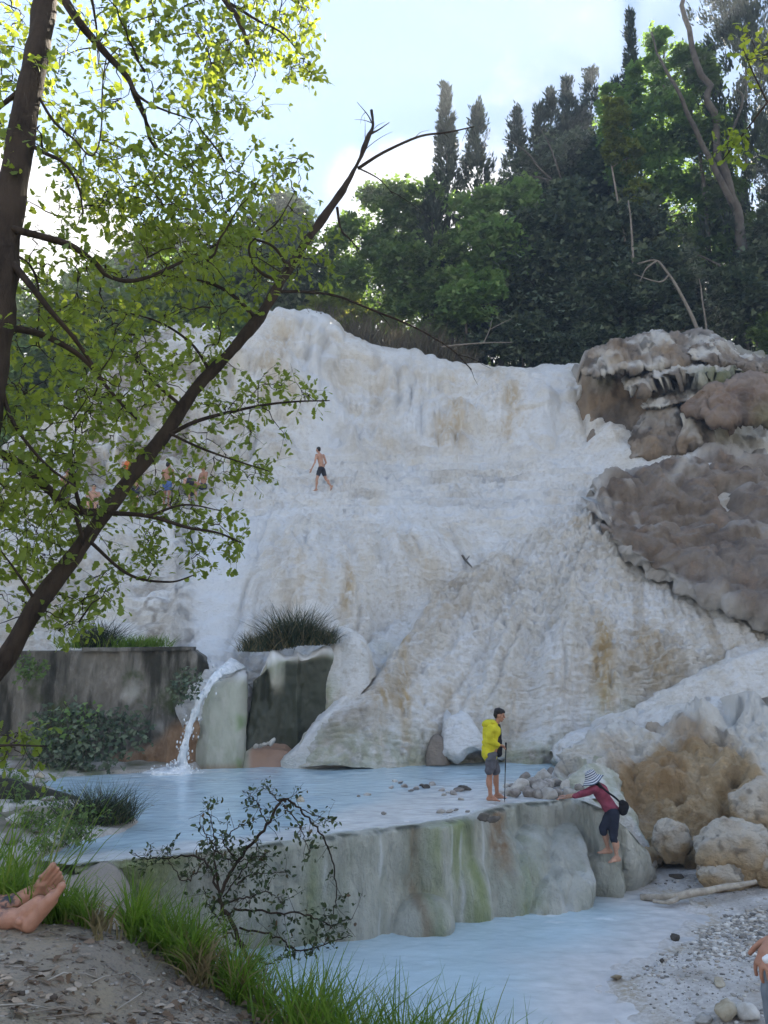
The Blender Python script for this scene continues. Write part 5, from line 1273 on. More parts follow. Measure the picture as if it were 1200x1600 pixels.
tree('broadleaf_tree', 'scrubby dark tree at the right edge above the cliff', (1180, 37), [(1150,470,54,44,0),(1190,430,46,52,.3),(1220,380,44,60,0),(1120,460,40,40,0)], 'dark', 12000, .24)
tree('pine_tree', 'big dark evergreen behind the top of the slanting trunk', (440, 43), [(410,380,54,40,0),(450,350,44,38,.4),(480,400,48,46,0),(430,440,66,44,-.5),(370,430,50,46,0),(495,440,34,44,0)], 'dark', 16000, .27, trunk=.3)
tree('broadleaf_tree', 'light green tree behind the crown of the slanting tree', (320, 41), [(320,440,60,52,0),(270,470,56,48,0),(350,480,50,40,-.4)], 'light', 9500, .25)
tree('pine_tree', 'dark evergreen crown behind the white cliff on the left', (255, 46), [(240,410,52,46,0),(290,395,48,42,0),(210,450,44,46,0),(260,460,60,40,0)], 'dark', 9500, .27)
tree('broadleaf_tree', 'mid green tree behind the left end of the white cliff', (170, 42), [(160,470,54,54,0),(200,510,52,46,0),(120,520,52,54,0),(150,560,64,50,-.5)], 'light', 11000, .26)
tree('broadleaf_tree', 'green tree behind the twin trunks at the left edge', (60, 41), [(60,500,60,60,0),(30,560,60,60,0),(100,590,60,60,-.5),(10,640,60,60,0),(70,660,60,50,-.6)], 'mid', 13000, .26)
tree('broadleaf_tree', 'green thicket tree at the far left edge below the others', (-20, 38), [(-20,560,60,70,0),(-30,660,60,60,0),(30,700,50,40,-.3)], 'light', 8000, .26)
tree('shrub', 'yellow-green shrub on the skyline left of the reeds', (530, 39), [(505,500,34,30,0),(545,490,36,30,0),(525,525,30,24,-.3)], 'yellow', 4500, .2, 'shrub', trunk=.08)
tree('shrub', 'dark shrub in the shade above the white cliff', (800, 39), [(770,540,44,24,0),(820,530,50,30,0),(870,545,46,24,0)], 'dark', 7000, .22, 'shrub', trunk=.08)
tree('shrub', 'dark low shrub beside the layered cliff top', (925, 38.2), [(905,545,38,26,0),(950,530,40,26,.3)], 'dark', 4200, .21, 'shrub', trunk=.08)
tree('shrub', 'small green shrub on the slope at the right edge above the cliff', (1185, 36), [(1185,535,30,22,0),(1205,510,30,24,.3)], 'mid', 2600, .18, 'shrub', trunk=.06)
# wood beyond: reads as one mass
def woods():
    r = CROWN_R; bl = []
    for u in np.arange(480, 1320, 46):
        vt = np.interp(u, [480, 560, 640, 700, 780, 860, 950, 1040, 1120, 1320], [470, 440, 410, 440, 400, 300, 280, 330, 420, 300])
        for v in np.arange(vt + 30, 600, 55):
            D = 54 + r.uniform(-2, 4); bl.append((P(u + r.uniform(-20, 20), v, D), (2.0, 1.6, 2.0)))
    for u in np.arange(-120, 480, 46):
        for v in np.arange(520 + max(0, (160 - u) * .6), 760, 60):
            bl.append((P(u, v, 47 + r.uniform(-1, 3)), (2.0, 1.5, 2.0)))
    c, d = crown_pts(bl, 42000, .3)
    V, Fc = leaves(c, d, (0, -.4, 1), .40 * r.uniform(.6, 1.3, len(c)), 'spray', .6, r)
    o = mk('woods', V, [Fc], LF['dark'], smooth=False)
    tag(o, 'dim wood filling the gaps behind the trees on the hilltop', None, None, 'stuff')
woods()

# bare wood among the trees
def bare(name, label, paths, mat, group=None, cat='dead tree'):
    """paths: [(points (u, v, D), half width start px, end px)]"""
    g = Geo()
    for k, (pts, w0, w1) in enumerate(paths):
        q = np.array([P(*p) for p in pts]); n = max(8, len(pts) * 6); s = spline(q, n)
        s = s + .02 * np.linalg.norm(q[-1] - q[0]) * np.stack([noise(s, .9, 950 + k), noise(s, .9, 951 + k), noise(s, .9, 952 + k)], -1) * np.linspace(0, 1, n)[:, None]
        g.add(*tube(s, np.linspace(w0, w1, n) / FPX * q[:, 1].mean(), 7))
    o = g.obj(name, mat)
    return tag(o, label, cat, group)
bare('leaning_trunk', 'long bare leaning trunk crossing the trees at the top right', [([(1215,620,36),(1190,520,37),(1165,430,38),(1150,330,38.5),(1125,220,38.5),(1095,120,38.5),(1062,-10,38.5)], 13, 4), ([(1150,330,38.5),(1100,230,38.3),(1050,130,38),(1015,50,38)], 6, 1.5), ([(1130,240,38.5),(1160,160,38),(1150,140,38)], 3, 1), ([(1180,480,37.5),(1130,420,37.3),(1090,400,37)], 4, 1)], BARK_G)
bare('dead_tree', 'pale standing snag in the middle of the dark holm oaks', [([(990,420,37.5),(988,370,37.5),(984,312,37.5)], 2.6, 1.2)], BARK_P)
bare('dead_tree', 'dead bent trunk leaning over the layered cliff', [([(1092,520,35.5),(1070,470,35.8),(1045,430,36),(1025,408,36),(995,412,36)], 3.2, 1.2), ([(1025,408,36),(1010,420,36),(1000,440,36)], 2, .7), ([(1045,430,36),(1030,440,36),(990,428,36)], 2, .6)], BARK_P)
bare('dead_tree', 'spreading bare grey boughs in front of the cypress clump', [([(890,300,42.5),(850,270,42.5),(820,235,42.5),(785,218,42.5)], 2.4, .7), ([(880,290,42.5),(860,230,42.5),(845,200,42.5)], 2, .6), ([(870,285,42.5),(830,275,42.5),(800,280,42.5)], 1.8, .6), ([(900,330,42.5),(890,300,42.5)], 3, 2.4)], BARK_G)
bare('dead_branch', 'fallen pale branch lying on top of the white cliff among the shrubs', [([(690,542,36.6),(740,537,36.8),(800,536,36.8)], 1.6, .8), ([(755,537,36.8),(765,515,36.8),(768,500,36.8)], 1.0, .5), ([(765,515,36.8),(785,505,36.8),(800,498,36.8)], .8, .4)], BARK_P, cat='branch')
bare('leaning_trunk', 'thin pale stem standing beside the dead bent trunk', [([(1105,525,36),(1098,470,36.2),(1090,430,36.4)], 1.8, .9)], BARK_P)

# reeds on the lip of the cliff
def blades(g, base, direction, length, width, curve_, n=4, r=rng, col=None):
    """Add curved grass blades. base (k,3), direction (k,3), length/width/curve (k,)."""
    k = len(base); t = np.linspace(0, 1, n + 1)
    d = direction / np.linalg.norm(direction, axis=1, keepdims=True)
    h = d.copy(); h[:, 2] = 0; hn = np.linalg.norm(h, axis=1, keepdims=True); h = np.where(hn > 1e-3, h / (hn + 1e-9), np.array([1.0, 0, 0]))
    side = np.stack([-h[:, 1], h[:, 0], 0 * h[:, 0]], -1)
    ang = r.uniform(0, 6.28, k); side = side * np.cos(ang)[:, None] + h * np.sin(ang)[:, None]
    pos = base[:, None] + length[:, None, None] * (d[:, None] * t[None, :, None] + curve_[:, None, None] * (t ** 2.2)[None, :, None] * (h * .9 + np.array([0, 0, -.55]))[:, None])
    w = width[:, None] * (1 - t[None] ** 1.6) * .5 + .0004
    L, R_ = pos - side[:, None] * w[..., None], pos + side[:, None] * w[..., None]
    V = np.stack([L, R_], 2).reshape(k, -1, 3); m = 2 * (n + 1)
    q = np.array([[2 * i, 2 * i + 1, 2 * i + 3, 2 * i + 2] for i in range(n)])
    g.add(V.reshape(-1, 3), (q[None] + (np.arange(k) * m)[:, None, None]).reshape(-1, 4))
GRASS = leaf_mat('grass_green', [(0, (.055, .105, .014)), (.5, (.09, .165, .026)), (.85, (.14, .21, .042)), (1, (.24, .20, .09))], .42, (.22, .38, .03), .5)
RUSH = leaf_mat('rush_green', [(0, (.020, .032, .020)), (.5, (.038, .055, .032)), (.85, (.06, .075, .045)), (1, (.17, .14, .085))], .15, (.05, .08, .03), .6)
REED = leaf_mat('reed_dry', [(0, (.10, .085, .065)), (.5, (.16, .135, .10)), (1, (.08, .085, .05))], .2, (.2, .16, .08), .7)
DRY = leaf_mat('grass_dry', [(0, (.16, .12, .06)), (.6, (.26, .21, .12)), (1, (.10, .11, .04))], .3, (.3, .24, .1), .7)
def reeds():
    g = Geo(); r = np.random.default_rng(31); k = 2600
    u = r.uniform(490, 740, k); D = r.uniform(37.3, 39, k)
    b = P(u, np.interp(u, [490, 545, 600, 740], [505, 530, 548, 572]) + 6, D)
    d = np.stack([r.normal(size=k) * .28, r.normal(size=k) * .2, np.ones(k)], -1)
    blades(g, b, d, r.uniform(.9, 2.6, k) * np.interp(u, [490, 560, 680, 740], [.7, 1, 1, .6]), np.full(k, .05), r.uniform(.0, .5, k), 4, r)
    tag(g.obj('reeds', REED, smooth=False), 'dry brown reeds along the lip of the white cliff', None, None, 'stuff')
reeds()

# rush tussocks
def tussock(label, pts, k, h, spread, mats=('rush',), name='rush_tussock', group=None, w=.012, seed=1):
    r = np.random.default_rng(seed); b0 = np.mean(np.array(pts), 0)
    t = thing(name, b0, label, 'grass clump', group)
    for mi, (mat, frac, hh, part) in enumerate(mats):
        g = Geo()
        kk = int(k * frac); i = r.integers(0, len(pts), kk); base = np.array(pts)[i] + r.normal(size=(kk, 3)) * np.array([spread, spread * .7, .01])
        d = np.stack([r.normal(size=kk) * .42, r.normal(size=kk) * .35, np.ones(kk)], -1)
        d[:, 0] += (base[:, 0] - b0[0]) / (spread * 5 + .01) * .25
        blades(g, base, d, h * hh * r.uniform(.45, 1.1, kk), w * r.uniform(.7, 1.3, kk), r.uniform(.05, .55, kk), 4, r)
        keep(g.obj(part, mat, smooth=False), t)['kind'] = 'stuff'
    return t
tussock('large dark rush tussock on top of the dark rock block', [P(u, v, 19.95) for u, v in [(440,1012),(455,1008),(470,1006),(448,1010),(462,1008)]], 900, 1.25, .16, ((RUSH, 1, 1, 'blades'), (DRY, .25, .8, 'dry_blades')), w=.022, seed=2)
tussock('low brownish rush clump left of the large tussock on the dark block', [P(u, v, 19.9) for u, v in [(400,1018),(412,1016),(424,1014)]], 650, .62, .2, ((RUSH, 1, 1, 'blades'), (DRY, .5, 1, 'dry_blades')), w=.02, seed=3)
tussock('low green rush clump right of the large tussock on the dark block', [P(u, v, 20.0) for u, v in [(485,1008),(497,1006),(505,1005)]], 560, .6, .18, ((RUSH, 1, 1, 'blades'), (DRY, .4, 1, 'dry_blades')), w=.02, seed=4)
tussock('tall dark rush clump at the pool edge on the left shore', [Pz(u, v, .08) for u, v in [(140,1285),(155,1287),(165,1285),(130,1290)]], 800, .74, .14, ((RUSH, 1, 1, 'blades'), (GRASS, .25, .5, 'green_blades'), (DRY, .15, .6, 'dry_blades')), w=.011, seed=5)
tussock('smaller rush clump next to the tall one at the pool edge', [Pz(u, v, .06) for u, v in [(183,1284),(192,1284)]], 420, .52, .09, ((RUSH, 1, 1, 'blades'),), w=.010, seed=6)
tussock('dark rush clump growing behind the concrete wall', [P(u, v, 19.9) for u, v in [(140,1012),(152,1012),(165,1012)]], 500, .95, .14, ((RUSH, 1, 1, 'blades'),), w=.022, seed=7)
tussock('low weedy green patch behind the wall near the spout channel', [P(u, v, 19.9) for u, v in [(185,1012),(205,1012),(225,1012),(238,1010),(120,1012)]], 900, .42, .24, ((GRASS, 1, 1, 'blades'),), w=.022, seed=8)

# creepers hanging on the wall
def creeper(label, spots, k, mat, size, seed, name='creeper'):
    r = np.random.default_rng(seed); t = thing(name, P(spots[0][0], spots[0][1], 18.5), label, 'creeper')
    g = Geo(); C, Dd = [], []
    for (u, v, ru, L) in spots:
        for _ in range(max(3, int(ru / 3))):
            uu = u + r.normal() * ru * .6; D = 18.45 - r.random() * .15; l = L * r.uniform(.6, 1.15)
            q = np.array([P(uu + r.normal() * 3, v + l * s, D - .10 - .45 * s * s * (l / 130) - .1 * math.sin(3 * s)) for s in np.linspace(0, 1, 7)])
            g.add(*tube(q, np.linspace(.012, .004, 7), 4))
            n = int(k * l / 100); s = r.random(n); ii = np.minimum(5, (s * 6).astype(int)); f = (s * 6 - ii)[:, None]
            C.append(q[ii] * (1 - f) + q[ii + 1] * f + r.normal(size=(n, 3)) * np.array([.09, .07, .07])); Dd.append(r.normal(size=(n, 3)) * .4 + np.array([0, -.4, -.8]))
    keep(g.obj('stem', BARK_G), t)['kind'] = 'stuff'
    c, d = np.concatenate(C), np.concatenate(Dd)
    V, Fc = leaves(c, d, (0, -1, .5), size * r.uniform(.6, 1.3, len(c)), 'spray', .5, r)
    keep(mk('foliage', V, [Fc], mat, smooth=False), t)['kind'] = 'stuff'
creeper('dense dark creeper hanging down the middle of the concrete wall', [(80,1105,22,95),(115,1100,26,105),(150,1110,26,95),(185,1110,24,80),(215,1110,16,70),(60,1130,20,80),(95,1150,26,55)], 36, LF['dark'], .10, 41)
creeper('light green fern-like creeper in the middle of the concrete wall', [(75,1110,8,50),(118,1100,10,70),(140,1105,6,40)], 26, LF['light'], .10, 42)
creeper('small green creeper hanging from the top of the wall at the left', [(45,1025,14,40),(58,1030,8,30)], 60, LF['mid'], .09, 43)
creeper('dark moss and fern hanging at the broken end of the wall', [(285,1045,10,60),(300,1050,8,40),(272,1060,8,50)], 45, LF['dark'], .08, 44)
# ------------------------------------------------------------------ the two near trees
def near_tree(name, label, cat, limbs, regions, base_uv, leaf_n, leaf_size, seed, singles=150, bark=BARK, behind=0.0, thin=1.0):
    """limbs: [(pts (u, v, D), hw0, hw1, leafy)]; regions: [(polygon px, n twigs, D, spread)] filled with twigs that join the nearest wood."""
    r = np.random.default_rng(seed); g = Geo(); nodes = []; bare_n = []
    p0 = P(*limbs[0][0][0])
    t = thing(name, p0, label, cat)
    for k, (pts, w0, w1, leafy) in enumerate(limbs):
        a = np.array(pts, float); n = max(10, len(a) * 8)
        s = spline(np.array([P(*q) for q in a]), n)
        L = np.linalg.norm(s[-1] - s[0])
        s = s + .012 * np.stack([noise(s, 2.2, 1000 + k), noise(s, 2.2, 1001 + k), noise(s, 2.2, 1002 + k)], -1) * (1 if k else .6)
        rad = np.linspace(w0, w1, n) / FPX * s[:, 1] * (1 + .08 * noise(s, 5, 1010 + k))
        if w0 > 9:   # thick wood: rough bark as geometry
            V, q, tr = tube(s, rad, 20); c = np.repeat(s, 20, 0); d = V[:-2] - c; d /= np.linalg.norm(d, axis=1, keepdims=True)
            V[:-2] += d * (.010 * fbm(V[:-2] * np.array([1, 1, .35]), 16, 3, 1020) + .012 * noise(V[:-2], 5, 1024))[:, None]
            g.add(V, q, tr)
        else: g.add(*tube(s, rad, 7))
        (nodes if leafy else bare_n).extend(s[n // 4::2] if k == 0 else s[1::2])
        if not leafy:   # dead wood carries thin bare twigs
            for _ in range(int(L * 2.2)):
                i = int(r.uniform(n * (.45 if k == 0 else .2), n - 1)); dd = r.normal(size=3) * .6 + (s[min(i + 1, n - 1)] - s[i - 1]) / (np.linalg.norm(s[min(i + 1, n - 1)] - s[i - 1]) + 1e-6)
                dd /= np.linalg.norm(dd); e = s[i] + dd * r.uniform(.12, .5)
                if k == 0 and i < n * .8: continue
                q, rr = limb(s[i], e, .006, .0015, .2, 6, int(r.integers(99))); g.add(*tube(q, rr, 4))
    nodes = np.array(nodes); C, Y = [], []
    T = []
    for poly, cnt, D, sp in regions:
        poly = np.array(poly, float); lo, hi = poly.min(0), poly.max(0); m = 0
        while m < cnt * thin:
            u, v = r.uniform(lo[0], hi[0]), r.uniform(lo[1], hi[1])
            if in_poly(np.array([u]), np.array([v]), poly)[0]: T.append(P(u, v, D + behind + r.normal() * sp)); m += 1
    T = np.array(T); left = np.ones(len(T), bool)
    dist = np.full(len(T), 1e9); near = np.zeros(len(T), int)
    def upd(i0):
        nonlocal dist, near
        d = np.linalg.norm(T[:, None] - nodes[None, i0:], axis=2); j = d.argmin(1); dm = d[np.arange(len(T)), j]
        b = dm < dist; dist = np.where(b, dm, dist); near = np.where(b, j + i0, near)
    upd(0)
    for _ in range(len(T)):
        i = np.where(left, dist, 1e9).argmin(); left[i] = False
        a, e = nodes[near[i]], T[i]; L = dist[i]
        n = max(4, int(L / .08)); q, rr = limb(a, e, .004 + .010 * min(L, 1.2), .002, .18, n + 1, int(r.integers(999)))
        q[1:] += r.normal(size=(n, 3)) * .012
        g.add(*tube(q, rr, 5))
        k0 = len(nodes); nodes = np.r_[nodes, q[1:]]; upd(k0)
        tip = q[-1] - q[-2]; tip /= np.linalg.norm(tip) + 1e-9
        m = r.poisson(leaf_n)
        # side shoots with leaves in loose rosettes
        for _s in range(3):
            d = tip * .7 + r.normal(size=3) * .75 + np.array([0, 0, -.1]); d /= np.linalg.norm(d); l = r.uniform(.10, .30)
            g.add(*tube(np.array([q[-1], q[-1] + d * l * .5 + r.normal(size=3) * .01, q[-1] + d * l]), [.0022, .0016, .001], 3, False))
            mm = m // 3; f = r.random((mm, 1)) ** .6
            C.append(q[-1] + d * l * f + r.normal(size=(mm, 3)) * .022); Y.append(d * .5 + r.normal(size=(mm, 3)) * .75 + np.array([0, 0, -.35]))
        mm = max(1, int(L * 5)); f = r.random(mm); ii = (f * (len(q) - 1)).astype(int)
        C.append(q[ii] + r.normal(size=(mm, 3)) * .03); Y.append(r.normal(size=(mm, 3)) + np.array([0, 0, -.3]))
    C, Y = np.concatenate(C), np.concatenate(Y)
    keep(g.obj('trunk', bark), t)
    sz = leaf_size * r.uniform(.55, 1.3, len(C))
    # the leaves that show largest are objects of their own, the rest one crown
    near_i = np.argsort(C[:, 1] - 8 * sz)[:singles]; rest = np.setdiff1d(np.arange(len(C)), near_i)
    V, Fc = leaves(C[rest], Y[rest], (0, -.1, 1), sz[rest], 'oak', .45, r)
    keep(mk('crown', V, [Fc], LF['oak'], smooth=False), t)['kind'] = 'stuff'
    Tm, Tf = leaf_template('oak'); lm = new_mesh('leaf', Tm, [Tf], False); lm.materials.append(LF['oak'])
    for i in near_i:
        o = bpy.data.objects.new('leaf', lm); link(o); o.location = C[i]
        o.rotation_euler = (Vector(Y[i]).to_track_quat('Y', 'Z') @ Euler((0, r.normal() * .8, 0)).to_quaternion()).to_euler(); o.scale = (sz[i],) * 3
        keep(o, t)
    return t

near_tree('oak_tree', 'thick dark trunk at the upper left edge with a wide leafy crown', 'tree', [
    ([(-110,1330,4.5),(-70,1000,4.6),(-30,680,4.9),(-2,470,5.05),(12,360,5.15),(32,215,5.3),(62,60,5.5),(80,-60,5.7),(105,-250,6.1)], 31, 17, True),
    ([(78,-40,5.6),(118,30,5.6),(160,78,5.7),(200,122,5.8),(212,155,5.9),(240,215,6.1)], 9, 2, True),
    ([(200,122,5.8),(218,150,5.7),(255,172,5.7),(300,186,5.8)], 3.5, 1, True),
    ([(205,130,5.8),(225,175,6.0),(238,225,6.2),(270,250,6.4),(320,285,6.6)], 4, 1, True),
    ([(55,140,5.4),(80,185,5.3),(112,215,5.3),(150,235,5.4),(165,90,5.5)], 3, 1, True),
    ([(42,225,5.3),(70,240,5.2),(100,255,5.2),(122,288,5.3),(130,335,5.4)], 4.5, 1.2, True),
    ([(20,358,5.1),(60,368,5.1),(110,384,5.2),(150,410,5.4),(172,432,5.5),(215,438,5.8),(290,405,6.1),(350,375,6.3),(405,358,6.4)], 7, 1.2, True),
    ([(14,405,5.1),(45,442,5.0),(78,482,5.0),(112,522,5.1),(150,575,5.3)], 7.5, 2.5, True),
    ([(-20,505,5.0),(55,520,5.2),(108,545,5.3),(140,572,5.4),(172,612,5.5),(215,656,5.6)], 6.5, 2, True),
    ([(-8,540,4.95),(8,620,5.0),(30,672,5.0),(72,725,5.1),(120,760,5.3)], 5, 1.5, True),
    ([(85,-90,5.8),(190,-120,6.2),(295,-70,6.4),(345,-6,6.5),(368,22,6.5),(380,48,6.5),(392,88,6.5),(399,112,6.5)], 10, 1.2, True),
    ([(350,0,6.5),(400,30,6.5),(440,50,6.5),(470,85,6.5)], 3, 1, True),
    ([(345,-6,6.5),(420,-20,6.6),(475,15,6.7)], 3.5, 1, True),
    ([(92,-100,5.8),(135,-30,6.0),(150,30,6.2),(152,75,6.3)], 4, 1.2, True),
    ([(28,145,5.4),(0,168,5.4),(-45,205,5.4)], 5, 3, True),
    ([(10,390,5.1),(50,420,5.5),(62,470,5.8),(58,540,6.0)], 3, 1, True),
], [
    ([(-30,-40),(330,-40),(330,250),(90,250),(-30,300)], 150, 5.8, .45), ([(325,-40),(488,-40),(490,105),(450,95),(330,60)], 66, 6.5, .3),
    ([(320,60),(412,95),(412,175),(320,185)], 34, 6.4, .3), ([(440,90),(490,100),(492,125),(450,120)], 8, 6.5, .2), ([(100,230),(395,195),(412,300),(250,335),(100,325)], 84, 6.1, .4),
    ([(130,310),(420,290),(400,350),(160,380)], 58, 6.2, .4), ([(-20,300),(150,330),(150,450),(-20,480)], 36, 5.4, .3), ([(150,370),(415,345),(400,440),(150,480)], 62, 6.0, .4),
    ([(-20,460),(260,470),(230,640),(120,700),(-20,700)], 105, 5.6, .4), ([(-20,680),(130,700),(120,800),(-20,860)], 38, 5.4, .3),
], None, 14, .074, 61, 150, behind=.15, thin=.9)

near_tree('slanting_tree', 'dark slanting tree crossing the left half with a bare dead top', 'tree', [
    ([(-250,1430,5.4),(-120,1205,5.7),(0,1040,6.0),(62,940,6.2),(128,852,6.4),(190,765,6.6),(250,688,6.8),(302,612,7.0),(352,558,7.15),(402,500,7.3),(432,452,7.4),(470,390,7.55),(506,340,7.7),(540,290,7.8),(560,252,7.9),(576,214,8.0),(583,196,8.05),(580,172,8.1)], 16, 2.0, False),
    ([(172,798,6.5),(122,800,6.3),(78,768,6.1),(45,736,6.0),(0,708,5.9),(-70,675,5.8)], 6, 9, True),
    ([(128,800,6.3),(118,770,6.2),(110,720,6.1),(118,660,6.0)], 4, 1.2, True), ([(116,803,6.3),(126,832,6.2),(128,850,6.3)], 4, 3, True),
    ([(168,800,6.5),(232,806,6.6),(292,824,6.7),(342,832,6.8),(384,850,6.9)], 4.5, 1, True), ([(235,806,6.6),(290,790,6.7),(345,800,6.8)], 2.4, .8, True),
    ([(255,684,6.8),(302,660,6.9),(352,645,7.0),(412,634,7.1),(470,628,7.2),(514,626,7.25)], 4, .9, True), ([(262,676,6.8),(322,702,6.8),(372,722,6.9),(420,738,6.9)], 2.6, .8, True),
    ([(288,640,6.9),(244,600,6.8),(210,562,6.7),(150,520,6.6)], 3.4, 1, True), ([(330,585,7.1),(300,540,7.0),(240,500,6.9),(170,480,6.8)], 3, .9, True),
    ([(432,455,7.4),(472,457,7.5),(522,462,7.6),(572,480,7.6),(642,508,7.7),(702,542,7.7),(738,578,7.7)], 2.8, .9, False),
    ([(560,264,7.9),(600,238,7.95),(650,216,8),(692,208,8.05),(724,201,8.1),(742,197,8.1)], 3, .8, False), ([(560,262,7.9),(592,280,7.9),(615,305,7.95)], 1.6, .5, False),
    ([(527,325,7.8),(531,358,7.8),(545,374,7.8),(562,392,7.8)], 2.6, .7, False), ([(578,210,8),(590,204,8.05),(608,192,8.1)], 2.2, .6, False), ([(583,196,8.05),(574,178,8.1),(558,158,8.15)], 1.4, .4, False),
    ([(402,500,7.3),(362,462,7.2),(322,442,7.1),(252,430,7.0),(205,438,6.9)], 4, 1, True), ([(440,442,7.4),(402,420,7.3),(392,382,7.2),(432,350,7.2),(462,300,7.3)], 3, .8, True), ([(452,420,7.4),(420,380,7.3),(350,370,7.2),(280,380,7.1)], 3, .8, True),
    ([(148,828,6.4),(120,872,6.3),(90,920,6.3),(62,960,6.2)], 3, 1, True), ([(140,845,6.4),(200,898,6.5),(262,910,6.6),(302,900,6.7)], 3, 1, True), ([(60,945,6.2),(30,900,6.0),(0,860,5.9)], 3, 1, True),
    ([(-60,1120,5.9),(-20,1160,5.6),(30,1165,5.5),(72,1165,5.4)], 3, 1, True),
], [
    ([(240,330),(500,330),(512,440),(430,440),(380,500),(240,500)], 130, 7.2, .35), ([(420,245),(478,240),(470,300),(420,330)], 18, 7.2, .2),
    ([(90,480),(400,470),(330,580),(280,660),(90,640)], 120, 6.8, .4), ([(240,570),(330,560),(515,612),(512,640),(430,690),(260,690)], 66, 7.0, .25),
    ([(150,690),(330,690),(350,740),(200,790)], 34, 6.7, .3), ([(200,770),(330,770),(390,850),(330,880),(200,880)], 62, 6.7, .25), ([(330,700),(420,720),(400,760),(330,760)], 16, 6.9, .2),
    ([(-20,690),(170,700),(160,850),(-20,900)], 78, 6.1, .3), ([(-20,850),(250,860),(220,940),(100,1000),(-20,990)], 74, 6.3, .3), ([(-10,1145),(75,1145),(72,1190),(-10,1195)], 10, 5.5, .1),
], None, 14, .078, 62, 150, behind=.35, thin=.66)

# sprig of a tree standing beyond the right edge
near_tree('hanging_sprig', 'sprig of bright green leaves hanging in at the upper right edge', 'tree branch', [
    ([(1330,40,6.0),(1250,100,6.2),(1200,160,6.3),(1165,205,6.4),(1130,250,6.4)], 3, .9, True), ([(1200,160,6.3),(1180,120,6.3),(1160,75,6.4)], 1.6, .7, True),
], [([(1125,215),(1175,205),(1172,250),(1130,255)], 6, 6.4, .08), ([(1160,60),(1210,60),(1210,110),(1165,110)], 5, 6.4, .08)], None, 16, .075, 63, 10)

# ------------------------------------------------------------------ near bank: grass, bramble, dead leaves
def bank_pt(u, D):
    x = (np.asarray(u, float) - 600) / FPX * D / 1.09
    return np.stack([x, D + 0 * x, np.maximum(bank_z(x, D + 0 * x), -2.2)], -1)
def bank_grass(label, zones, seed, mat=GRASS):
    g = Geo(); r = np.random.default_rng(seed)
    for (u0, u1, D0, D1, k, h0, h1) in zones:
        uu = r.uniform(u0, u1, k)
        cl = r.uniform(u0, u1, max(3, k // 80)); uu = np.where(r.random(k) < .85, cl[r.integers(0, len(cl), k)] + r.normal(size=k) * (u1 - u0) * .05, uu)
        b = bank_pt(uu, r.uniform(D0, D1, k)); d = np.stack([r.normal(size=k) * .25, r.normal(size=k) * .25 - .05, np.ones(k)], -1)
        blades(g, b, d, r.uniform(h0, h1, k), r.uniform(.005, .0115, k), r.uniform(.05, .6, k), 5, r)
    return tag(g.obj('grass', mat, smooth=False), label, None, None, 'stuff')
bank_grass('bright green grass along the edge of the earth bank', [(-40,70,3.15,3.9,900,.12,.34),(70,165,3.2,3.5,420,.10,.24),(-60,70,3.4,4.6,620,.4,.85),(185,285,3.2,3.55,430,.14,.30),(275,390,3.15,3.55,640,.14,.32),(340,420,3.05,3.35,240,.10,.24)], 71)
bank_grass('long green grass at the bottom edge in front of the lower pool', [(400,520,2.95,3.25,420,.16,.34),(480,740,2.8,3.2,1150,.18,.42),(700,830,2.8,3.1,130,.14,.30)], 72)
bank_grass('dry grass under the bramble on the bank', [(300,420,3.1,3.4,420,.08,.24),(400,560,2.9,3.2,300,.08,.22),(150,300,3.1,3.4,140,.05,.15)], 73, DRY)

def litter():
    g = Geo(); r = np.random.default_rng(81); k = 2200
    u, D = r.uniform(-60, 560, k), r.uniform(1.9, 3.5, k)
    p = bank_pt(u, D); nz = noise(p, 2.2, 830)
    dens = .25 + .9 * sstep(-.1, .5, nz) + .8 * np.exp(-((u - 380) / 120) ** 2)
    ok = (r.random(k) < dens) & (D < np.interp(p[:, 0], _bx, [3.2, 3.2, 3.2, 3.3, 3.5, 3.3, 3.0, 2.75, 2.6, 2.6]) + .1); p = p[ok]; p[:, 2] += .006
    V, Fc = leaves(p, np.array([0, 0, 0.0]) + np.c_[r.normal(size=(len(p), 2)), 0 * p[:, 0]], (0, 0, 1), r.uniform(.010, .046, len(p)), 'oak', .3, r); g.add(V, Fc)
    m = M('dead_leaf', .85, .15); m.color(m.ramp(m.island(), [(0, (.10, .065, .04)), (.4, (.15, .105, .075)), (.75, (.22, .17, .125)), (1, (.36, .30, .24))]))
    tag(g.obj('leaf_litter', m.m, smooth=False), 'dry brown oak leaves and crumbs lying on the earth bank', None, None, 'stuff')
    g = Geo(); k = 1500; p = bank_pt(r.uniform(-60, 600, k), r.uniform(1.9, 3.3, k)); V0, F0 = ico(1)
    for q in p:
        s = .003 + .009 * r.random() ** 4; g.add(V0 * np.array([s * 1.3, s, s * .7]) * (1 + .2 * r.normal(size=(len(V0), 1))) + q + np.array([0, 0, s * .2]), F0)
    for _ in range(70):
        q = bank_pt(r.uniform(-40, 520), r.uniform(2.0, 3.2)); a = r.uniform(0, 6.28); l = r.uniform(.04, .22)
        e = q + np.array([math.cos(a), math.sin(a), 0]) * l; e[2] = float(bank_z(np.array([e[0]]), np.array([e[1]]))[0]) + .004; q[2] += .004
        g.add(*tube(np.array([q, (q + e) / 2 + r.normal(size=3) * .008 + np.array([0, 0, .006]), e]), [.0025, .003, .0015], 5))
    m = M('crumbs', .9, .15); m.color(m.ramp(m.island(), [(0, (.07, .055, .045)), (.5, (.20, .17, .14)), (1, (.38, .35, .31))]))
    tag(g.obj('dirt_crumbs', m.m), 'grit, pebbles and twigs strewn on the earth bank', None, None, 'stuff')
litter()

